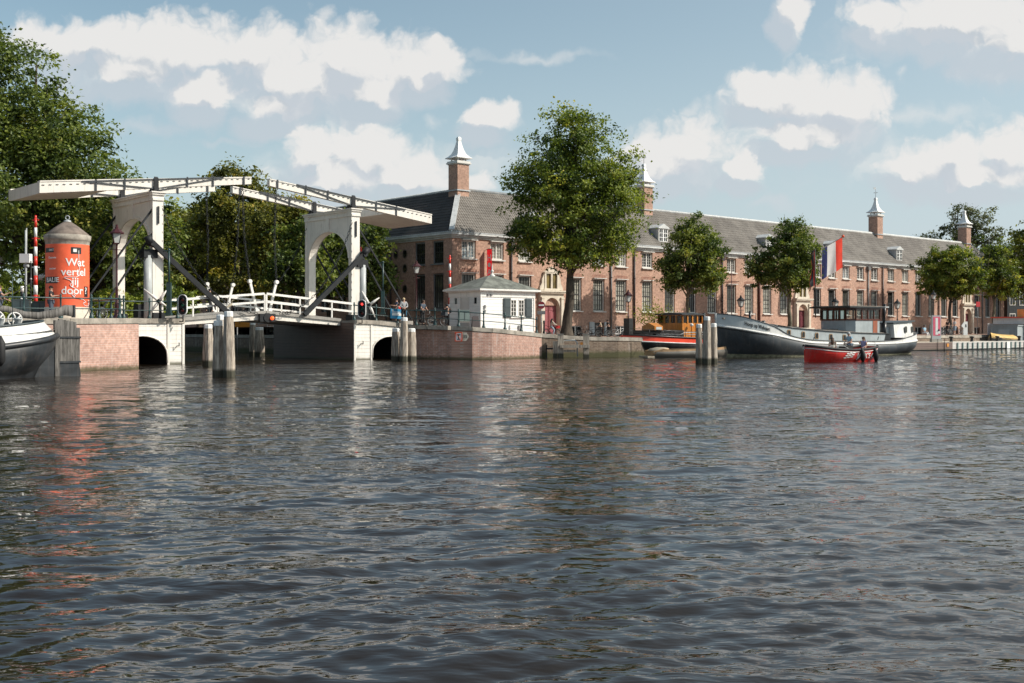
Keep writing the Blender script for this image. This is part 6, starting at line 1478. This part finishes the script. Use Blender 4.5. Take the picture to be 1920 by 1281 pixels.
# --- houseboat and covered dinghy at the right edge ---
Hb=thing('houseboat','pinkish houseboat with red edged flat roof and flower boxes at the right edge','houseboat',F(66.0,17.4,0),ANG)
MB().box(0,16,-1.9,1.9,-.5,2.6).build('hull','house_pink',Hb); MB().box(-1.6,0,-1.5,1.5,-.5,2.4).box(-1.7,.0,-1.6,1.6,2.4,2.5).build('front_porch','boat_grey',Hb); MB().box(-1.63,-1.6,-.6,.6,.9,2.0).build('porch_panel','boat_lightgrey',Hb)
MB().box(.2,16,-1.75,1.75,2.6,3.3).build('upper_windows','pane_mid',Hb); MB().box(-.4,16,-2.1,2.1,3.3,3.42).build('roof','boat_band_red',Hb); MB().box(-.1,.2,-1.95,1.95,2.6,3.3).build('corner_post','boat_white',Hb); MB().box(3.5,3.7,-1.8,-1.7,2.6,3.3).build('corner_post','boat_white',Hb)
for x in (1.9,4.2,6.5): f=MB().box(x-.35,x+.35,-1.95,-1.9,.95,1.75).build('window','boat_white',Hb); MB().box(x-.18,x+.18,-1.97,-1.95,1.05,1.65).build('pane','pane_blue',f)
mb=MB()
for k in range(60): mb.ball((rng.uniform(1.4,6.5),rng.uniform(-2.2,-1.95),rng.uniform(2.5,2.85)),rng.uniform(.06,.14),0,6,4)
mb.build('flower_box','plants',Hb); MB().box(2.1,3.7,-.8,.2,3.42,4.3).build('yellow_crate','tarp_yellow',Hb)
Dg=thing('covered_dinghy','dark dinghy under a yellow tan cover behind the landing stage','dinghy',F(56.6,19.6,0),ANG)
st=[(0,.1,1.25,.05,.95),(.8,.7,1.15,.5,.85),(2.5,.95,1.05,.8,.8),(4.5,.8,1.0,.7,.75),(5.2,.6,1.0,.5,.75)]
_,Xd,hd,zd,zmd=hull(Dg,st,None,[0,0,0],['hull_black'])
mb=MB(); mb.loft([[(Xd[i],-hd[i]-.03,zd[i]-.12),(Xd[i],-hd[i]*.6,zd[i]+.25),(Xd[i],0,zd[i]+.42),(Xd[i],hd[i]*.6,zd[i]+.25),(Xd[i],hd[i]+.03,zd[i]-.12)] for i in range(0,46,5)],smooth=False); mb.build('cover','tarp_yellow',Dg)

for n_ in ('hull_slate','hull_dark','boat_white','boat_grey','hull_black','boat_red'): grime(n_,.35,(.16,.13,.11),.25 if n_!='boat_red' else 0)
# ---------------- people ----------------
for n_,c in (('skin',(.50,.30,.22)),('skin_dark',(.16,.09,.06)),('cl_black',(.018,.018,.02)),('cl_white',(.70,.69,.67)),('cl_grey',(.35,.35,.36)),('cl_blue',(.30,.48,.60)),('cl_navy',(.035,.05,.09)),('cl_jeans',(.30,.38,.46)),('cl_dkjeans',(.06,.08,.11)),('cl_red',(.5,.03,.03)),('cl_tan',(.42,.34,.24)),('cl_cream',(.62,.57,.48)),('cl_purple',(.30,.28,.45)),('hair_black',(.012,.010,.010)),('hair_brown',(.07,.04,.025)),('hair_blond',(.50,.38,.22)),('hair_grey',(.5,.48,.46)),('cl_orange',(.75,.15,.03)),('cl_khaki',(.33,.28,.20))): mat(n_,c,.8,.06,6)
def skin_mesh(name,verts,edges,m,parent,sub=2):
    me=bpy.data.meshes.new(name); me.from_pydata([v[0] for v in verts],edges,[]); o=bpy.data.objects.new(name,me); sc.collection.objects.link(o)
    md=o.modifiers.new('s','SKIN'); lay=me.skin_vertices[0] if me.skin_vertices else None
    if lay is None:
        bm=bmesh.new(); bm.from_mesh(me); bm.verts.layers.skin.verify(); bm.to_mesh(me); bm.free(); lay=me.skin_vertices[0]
    for i,v in enumerate(verts): lay.data[i].radius=(v[1],v[1]) if not isinstance(v[1],tuple) else v[1]; lay.data[i].use_root=(i==0)
    md.use_smooth_shade=True; ss=o.modifiers.new('u','SUBSURF'); ss.levels=sub; ss.render_levels=sub
    dg=bpy.context.evaluated_depsgraph_get(); e=bpy.data.meshes.new_from_object(o.evaluated_get(dg)); bpy.data.objects.remove(o)
    e.materials.clear(); e.materials.append(M[m]); o=bpy.data.objects.new(name,e); sc.collection.objects.link(o); o.parent=parent
    return o
def person(label,loc,face,pose={},top='cl_black',legs='cl_dkjeans',shoes='cl_black',hair='hair_brown',skin='skin',sc_=1.,long_hair=False,sleeve=.6,short=False,hat=None,group=None):
    """faces +x before rotation; pose overrides joints (metres)"""
    J=dict(pel=(0,0,.96),sp=(0,0,1.15),ch=(.01,0,1.34),nk=(0,0,1.49),hd=(.015,0,1.60),ht=(.01,0,1.68),shL=(0,.17,1.42),shR=(0,-.17,1.42),elL=(-.02,.23,1.14),elR=(-.02,-.23,1.14),wrL=(.08,.23,.90),wrR=(.08,-.23,.90),hiL=(0,.09,.92),hiR=(0,-.09,.92),knL=(.02,.10,.50),knR=(.03,-.10,.50),anL=(0,.11,.08),anR=(0,-.11,.08))
    J.update(pose); J={k:Vector(v) for k,v in J.items()}
    root=thing('person',label,'person',loc,face,group); root.scale=(sc_,)*3
    V=[];E=[];idx={}
    def add(n,p,r,par=None):
        idx[n]=len(V); V.append((tuple(p),r)); 
        if par is not None: E.append((idx[par],idx[n]))
    add('pel',J['pel'],(.13,.11)); add('sp',J['sp'],(.12,.10),'pel'); add('ch',J['ch'],(.13,.115),'sp'); add('nk',J['nk'],.055,'ch'); add('jaw',J['nk'].lerp(J['hd'],.55)+Vector((.015,0,0)),.068,'nk'); add('hd',J['hd'],.092,'jaw'); add('ht',J['ht'],.075,'hd')
    for s in 'LR':
        add('sh'+s,J['sh'+s],.062,'ch'); add('el'+s,J['el'+s],.043,'sh'+s); add('wr'+s,J['wr'+s],.028,'el'+s)
        d=(J['wr'+s]-J['el'+s]).normalized(); y=Vector((0,1 if s=='L' else -1,0)); side=d.cross(Vector((0,0,1))); side=side.normalized() if side.length>.2 else Vector((0,1,0))
        palm=J['wr'+s]+d*.06; add('pa'+s,palm,(.032,.022),'wr'+s)
        for k,(off,ln) in enumerate(((-.03,.065),(-.01,.08),(.01,.075),(.028,.06))):
            a=palm+d*.035+side*off; b=a+d*ln*.55+Vector((.012,0,-.01)); add('f%d%s'%(k,s),a,.010,'pa'+s); add('g%d%s'%(k,s),b,.009,'f%d%s'%(k,s)); add('h%d%s'%(k,s),b+d*ln*.35+Vector((.012,0,-.02)),.008,'g%d%s'%(k,s))
        add('t1'+s,J['wr'+s]+d*.03-side*.035,.011,'pa'+s); add('t2'+s,J['wr'+s]+d*.07-side*.055,.009,'t1'+s)
        add('hi'+s,J['hi'+s],.10,'pel'); add('kn'+s,J['kn'+s],.062,'hi'+s); add('an'+s,J['an'+s],.040,'kn'+s)
        f=J.get('to'+s,J['an'+s]+Vector((.15,0,-.045))); add('to'+s,f,.032,'an'+s)
    skin_mesh('body',V,E,skin,root)
    h=J['hd']; up=(J['ht']-J['nk']).normalized()
    # face
    MB().ball(tuple(h+Vector((.098,0,-.005))),.016,0,6,5,(1,.8,1.4)).build('nose',skin,root)
    MB().ball(tuple(h+Vector((.085,.035,.02))),.012,0,6,4).ball(tuple(h+Vector((.085,-.035,.02))),.012,0,6,4).box(h.x+.082,h.x+.094,-.025+h.y,.025+h.y,h.z-.055,h.z-.045).build('face_features','hair_black',root)
    for s in (1,-1): MB().ball(tuple(h+Vector((0,s*.088,0))),.022,0,6,4,(.7,.4,1.3)).build('ear',skin,root)
    hm=MB(); hm.ball(tuple(h+Vector((-.018,0,.045))),.105,0,12,8,(1.0,.98,.95))
    if long_hair: hm.tube([h+Vector((-.05,0,.03)),h+Vector((-.10,0,-.08)),h+Vector((-.12,0,-.24)),h+Vector((-.10,0,-.36))],[.09,.10,.085,.03],10)
    hm.build('hair',hair,root)
    if hat: MB().ball(tuple(h+Vector((-.01,0,.06))),.112,0,12,6,(1.05,1,.8)).lathe([(.11,0),(.17,-.01)],12,tuple(h+Vector((.05,0,.05)))).build('cap',hat,root)
    # clothes over the same skeleton
    V=[];E=[];idx={}
    add('pel',J['pel']+Vector((0,0,.02)),(.142,.125)); add('sp',J['sp'],(.135,.118),'pel'); add('ch',J['ch'],(.148,.13),'sp'); add('cn',J['nk']-Vector((0,0,.04)),.075,'ch')
    for s in 'LR': add('sh'+s,J['sh'+s],.078,'ch'); add('ue'+s,J['sh'+s].lerp(J['el'+s],min(1,sleeve)),.062,'sh'+s)
    if sleeve>1:
        for s in 'LR': add('wr'+s,J['el'+s].lerp(J['wr'+s],.9),.045,'ue'+s)
    skin_mesh('shirt',V,E,top,root)
    V=[];E=[];idx={}
    add('pel',J['pel'],(.145,.125))
    for s in 'LR':
        add('hi'+s,J['hi'+s],.115,'pel'); add('kn'+s,J['kn'+s],.082,'hi'+s)
        if not short: add('an'+s,J['kn'+s].lerp(J['an'+s],.9),.062,'kn'+s)
    skin_mesh('trousers',V,E,legs,root)
    for s in 'LR':
        a=J['an'+s]; f=J.get('to'+s,a+Vector((.15,0,-.045))); skin_mesh('shoe',[(tuple(a-Vector((.02,0,.02))),.05),(tuple(a.lerp(f,.5)),.048),(tuple(f+Vector((.02,0,0))),.038)],[(0,1),(1,2)],shoes,root,1)
    return root
SIT=dict(pel=(0,0,.50),sp=(.02,0,.70),ch=(.04,0,.90),nk=(.05,0,1.05),hd=(.07,0,1.16),ht=(.07,0,1.24),shL=(.04,.17,.98),shR=(.04,-.17,.98),elL=(.06,.22,.72),elR=(.06,-.22,.72),wrL=(.28,.14,.66),wrR=(.28,-.14,.66),hiL=(.04,.09,.48),hiR=(.04,-.09,.48),knL=(.45,.11,.50),knR=(.45,-.11,.50),anL=(.48,.11,.08),anR=(.48,-.11,.08))
FWD=dict(elL=(.10,.22,1.17),elR=(.10,-.22,1.17),wrL=(.34,.10,1.22),wrR=(.34,-.10,1.22))
LEAN=dict(elL=(.12,.24,1.16),elR=(.12,-.24,1.16),wrL=(.34,.13,1.05),wrR=(.34,-.13,1.05),ch=(.06,0,1.33),nk=(.08,0,1.47),hd=(.12,0,1.58),ht=(.12,0,1.66),shL=(.06,.17,1.40),shR=(.06,-.17,1.40))
WALK=dict(knL=(.18,.10,.52),anL=(.22,.10,.10),knR=(.02,-.10,.50),anR=(-.28,-.10,.14),elL=(-.10,.22,1.16),wrL=(-.02,.24,.93),elR=(.08,-.22,1.16),wrR=(.24,-.2,1.0))
person('man in black t-shirt and dark jeans with arms held out beside the orange column',at(95.5,57.9,2.53),R(5),FWD,'cl_black','cl_dkjeans',hair='hair_brown')
person('person in navy top at the far left edge, one arm stretched out over the railing',at(-1,56.5,2.5),R(10),dict(elR=(.25,-.2,1.22),wrR=(.45,-.18,1.32),elL=(.2,.2,1.05),wrL=(.35,.15,1.0)),'cl_navy','cl_dkjeans')
zb=tz(604,75.8)
person('blond woman in light grey jumper and black trousers behind the railing',at(757,75.9,2.42),R(-70),dict(elL=(.05,.25,1.15),elR=(.05,-.25,1.15),wrL=(.2,.08,1.05),wrR=(.2,-.08,1.05)),'cl_grey','cl_black',hair='hair_blond',sleeve=1.2,long_hair=False)
person('person in dark blue shirt and khaki shorts left of the blond woman',at(744,77.6,2.45),R(200),FWD,'cl_navy','cl_khaki',hair='hair_black',short=True,sleeve=.7,skin='skin')
person('child in navy and red standing between two adults by the railing',at(750,76.8,2.43),R(170),LEAN,'cl_red','cl_navy',hair='hair_black',sc_=.78,short=True)
person('grey haired man in dark polo shirt holding a bicycle at the railing',at(792,76.6,2.30),R(-40),LEAN,'cl_dkjeans','cl_black',hair='hair_brown',sleeve=.75)
person('person in black hooded jacket seen from behind beside the white house',at(838,79.5,2.12),R(95),dict(elL=(.02,.33,1.2),elR=(.02,-.33,1.2),wrL=(.15,.2,1.08),wrR=(.15,-.2,1.08)),'cl_black','cl_black',hair='cl_black',sleeve=1.2,sc_=.98)
# people in the red launch
def aboard(label,x,y,z,rz,pose,**k):
    m=Rb.matrix_basis; p=m@Vector((x,y,z)); return person(label,p,Rb.rotation_euler.z+rz,pose,**k)
bpy.context.view_layer.update()
aboard('white haired helmsman in light blue shirt standing in the red launch',4.35,.1,.12,PI,LEAN,top='cl_blue',legs='cl_jeans',hair='hair_grey')
aboard('dark haired passenger in cream seated near the bow of the red launch',2.85,.25,.20,R(40),SIT,top='cl_cream',legs='cl_tan',hair='hair_brown',long_hair=True)
aboard('woman in purple top with sunglasses seated at the stern of the red launch',5.0,-.5,.25,R(200),dict(SIT,elR=(.15,-.2,.85),wrR=(.38,-.15,.95)),top='cl_purple',legs='cl_purple',hair='hair_brown',long_hair=True,sleeve=.15)
# far street
person('person sitting on the quay edge in blue top and white trousers',F(47.2,17.2,1.15),R(-60),SIT,'cl_blue','cl_white',shoes='cl_black',hair='hair_brown')
person('man in black t-shirt leaning over behind the person seated on the quay',F(48.0,15.2,1.4),R(-150),LEAN,'cl_black','cl_black',hair='hair_blond',sc_=1.02)
person('person in white t-shirt and light shorts right of the pink poster stand',F(51.6,18.2,1.35),R(190),dict(elL=(.05,.22,1.15),wrL=(.26,.1,1.12),elR=(.05,-.22,1.15),wrR=(.26,-.1,1.12)),'cl_white','cl_jeans',hair='hair_black',short=True,sleeve=.8)
person('person in black walking just behind the white t-shirted one',F(53.2,16.6,1.38),R(190),WALK,'cl_black','cl_black',hair='hair_black',sc_=.98)
person('person in grey top standing on a white scooter left of the white sign',F(54.6,14.6,1.5),R(200),LEAN,'cl_grey','cl_black',hair='hair_black',sc_=.98)
person('dark dressed person bending over parked bicycles on the right quay stretch',at(1141,94.0,1.4),R(200),dict(LEAN),'cl_black','cl_black',hair='hair_black',sc_=.83)
person('person in khaki beside the parked bicycles near the basement shutters',at(1127,93.5,1.4),R(170),dict(LEAN),'cl_khaki','cl_black',hair='hair_brown',sc_=.8)
person('dark figure walking across the bridge deck behind the white railing',BR.matrix_basis@Vector((XC-1.2,6.9,3.12)),R(30),WALK,'cl_black','cl_black',hair='hair_black',sc_=.92)
# cyclist
CYC=dict(pel=(-.05,0,.98),sp=(-.02,0,1.15),ch=(.04,0,1.33),nk=(.06,0,1.47),hd=(.09,0,1.58),ht=(.09,0,1.66),shL=(.05,.16,1.40),shR=(.05,-.16,1.40),elL=(.22,.22,1.22),elR=(.22,-.22,1.22),wrL=(.46,.24,1.10),wrR=(.46,-.24,1.10),hiL=(0,.09,.92),hiR=(0,-.09,.92),knL=(.34,.10,.72),knR=(.25,-.10,.58),anL=(.22,.11,.36),anR=(.10,-.11,.18))
CS=.90
cyp=at(1034,96,1.4)
person('woman with long black hair in white coat cycling left of the big tree trunk',cyp,ANG*.35,CYC,'cl_cream','cl_jeans',shoes='cl_white',hair='hair_black',long_hair=True,sleeve=1.2,sc_=CS)
# ---------------- bicycles ----------------
def bicycle(label,loc,rz,sc_=1.,frame='black_flat',group='bicycles parked on the quay',basket=None):
    t=thing('bicycle',label,'bicycle',loc,rz,group); t.scale=(sc_,)*3; r=.335
    for x in (-.53,.55):
        mb=MB(); mb.torus((0,0,0),r,.024,'y',22,6); w_=mb.build('wheel','rubber',t,(x,0,r+.02))
        mb=MB(); mb.torus((0,0,0),r-.03,.012,'y',20,4)
        for k in range(9): a=k*PI/9; mb.tube([(-(r-.03)*math.cos(a),0,-(r-.03)*math.sin(a)),((r-.03)*math.cos(a),0,(r-.03)*math.sin(a))],.004,3)
        mb.tube([(0,-.05,0),(0,.05,0)],.03,8); mb.build('rim','pale_grey',w_)
    ax,bx=(-.53,0,r+.02),(.55,0,r+.02); bb=(-.08,0,.30); st_=(-.22,0,.80); hd_=(.38,0,.86); hb_=(.42,0,.70)
    mb=MB()
    for a,b in ((bb,st_),(bb,hb_),((-.2,0,.72),hd_),(ax,bb),(ax,(-.2,0,.72))): mb.tube([a,b],.019,6)
    mb.tube([hd_,hb_,bx],.018,6); mb.tube([(-.86,0,.45),(-.75,0,.62),(-.53,0,.72),(-.31,0,.62)],.02,5); mb.box(-.8,-.3,-.05,.05,.73,.75); mb.box(-.5,.02,-.04,.0,.24,.38)
    mb.build('frame',frame,t)
    MB().tube([st_,(-.245,0,.93)],.014,6).build('seat_post','pale_grey',t); MB().loft([[(-.40,-.08,.95),(-.40,.08,.95),(-.40,.07,1.0),(-.40,-.07,1.0)],[(-.12,-.025,.95),(-.12,.025,.95),(-.12,.02,.985),(-.12,-.02,.985)]],0,True,False,True).build('saddle','rubber',t)
    MB().tube([(.37,0,.84),(.35,0,1.08)],.015,6).tube([(.16,-.28,1.08),(.30,-.26,1.12),(.38,-.1,1.10),(.38,.1,1.10),(.30,.26,1.12),(.16,.28,1.08)],.013,6).build('handlebar','pale_grey',t)
    MB().torus((-.08,-.05,.30),.09,.01,'y',12,4).tube([(-.08,-.06,.30),(.06,-.1,.22)],.012,5).tube([(-.08,.06,.30),(-.2,.1,.40)],.012,5).build('crank','pale_grey',t)
    if basket: MB().box(.42,.80,-.2,.2,.78,1.04).build('front_basket',basket,t)
    return t
bicycle('bicycle with red front crate ridden by the woman in the white coat',cyp,ANG*.35,CS,group=None,basket='cl_red')
bicycle('black bicycle parked in front of the pale basement shutter',at(1094,94.,1.4),R(15),.8)
b2=[('bicycle parked just right of the pale basement shutters',1113,85.2,R(10)),('bicycle under the crouching dark figure',1131,85.0,R(-15)),('white framed bicycle leaning by the lamp near the tug bow',1162,85.6,R(8)),('bicycle second from the right in the quay row',1150,86.0,R(30))]
src=None
for l,px,Z,rz in b2: bicycle(l,at(px,Z+8,1.4),rz,.8,'white_flat' if 'white' in l else 'black_flat')
bicycle('bicycle with basket held by the man at the railing',at(820,76.2,2.24),R(-25),.9,'black_flat',basket='iron_grey')
bicycle('bicycle leaning on the railing behind the blue banner',at(797,76.9,2.3),R(20),.9,'black_flat')
bicycle('pale bicycle standing on the canal quay beneath the bridge',at(517,96,1.55),R(20),.95,'white_flat')
bicycle('bicycle behind the left quay railing beside the orange column',at(174,60.5,2.52),R(50),1.)
bicycle('parked bicycle left of the white sign board on the far quay',F(55.6,15.2,1.38),R(20),.95)
bicycle('parked bicycle right of the far gateway steps',F(61.0,12.6,1.38),R(10),.95); bicycle('dark bicycle beside the last street tree trunk',F(63.6,12.8,1.38),R(50),.95)
t=thing('scooter','white kick scooter under the grey topped rider on the far quay','scooter',F(54.6,14.6,1.38),R(200)); MB().box(-.45,.45,-.08,.08,.08,.12).tube([(.45,0,.1),(.38,0,1.05)],.02,6).tube([(.38,-.22,1.05),(.38,.22,1.05)],.018,6).build('frame','white_flat',t)
for x in (-.5,.52): MB().torus((x,0,.1),.09,.025,'y',12,5).build('wheel','rubber',t)
# heron on the tall pile
t=thing('heron','grey heron standing on top of the tallest wooden pile','heron',at(431,46.95,2.77),R(60))
def heron():
    V=[((0,0,.24),.055),((.07,0,.27),.05),((-.10,0,.19),.045),((-.19,0,.13),.018),((.12,0,.33),.022),((.11,0,.40),.015),((.14,0,.46),.016),((.19,0,.47),.010),((.27,0,.465),.004)]
    skin_mesh('body',V,[(0,1),(0,2),(2,3),(1,4),(4,5),(5,6),(6,7),(7,8)],'cl_khaki',t)
    MB().tube([(0,.025,.2),(.01,.025,.1),(0,.025,0),(.04,.03,0)],.007,5).tube([(0,-.025,.2),(.01,-.025,.1),(0,-.025,0),(.04,-.03,0)],.007,5).build('legs','iron',t)
heron()
# low wall, bench and clutter in front of the long building
t=thing('canal_railing','short white rail and frame on the canal quay under the bridge','railing',at(505,95.5,1.6),R(-10)); MB().tube([(-1,0,0),(-1,0,.9),(.6,0,.9),(.6,0,0)],.035,6).tube([(-1,0,.45),(.6,0,.45)],.025,5).tube([(-.2,0,0),(-.2,0,.9)],.025,5).build('rail','pale_grey',t)
def black_house(label,x,y,w_,h,m,sd):
    t=thing('canal_house',label,'house',(x,y,1.4),R(28),'houses beyond the right end of the building'); r_=random.Random(sd)
    MB().box(-w_/2,w_/2,0,9,0,h).build('wall',m,t); MB().prism([(-w_/2,h),(w_/2,h),(0,h+3)],1,.1,8.9).build('roof','pantile_dark',t); MB().box(-w_/2-.1,w_/2+.1,-.15,0,h-.35,h+.05).build('cornice','cornice_white',t)
    for z in (.9,4.2,7.4):
        for k in range(3):
            x_=-w_/2+w_*(k+.5)/3; f=MB().box(x_-.65,x_+.65,-.06,.0,z,z+2.1).build('window','window_white',t); MB().box(x_-.52,x_-.04,-.075,-.06,z+.12,z+1.98).box(x_+.04,x_+.52,-.075,-.06,z+.12,z+1.98).build('pane','pane_dark',f)
black_house('dark painted house with white windows past the end of the brick building',76.5,168,6.5,10,'hull_black',1)
black_house('second dark house at the right edge behind the houseboat roof',84,171,6.5,11,'hull_dark',2)
black_house('brown house beyond the right edge houses',91.5,174,7,10,'brick_old',3)
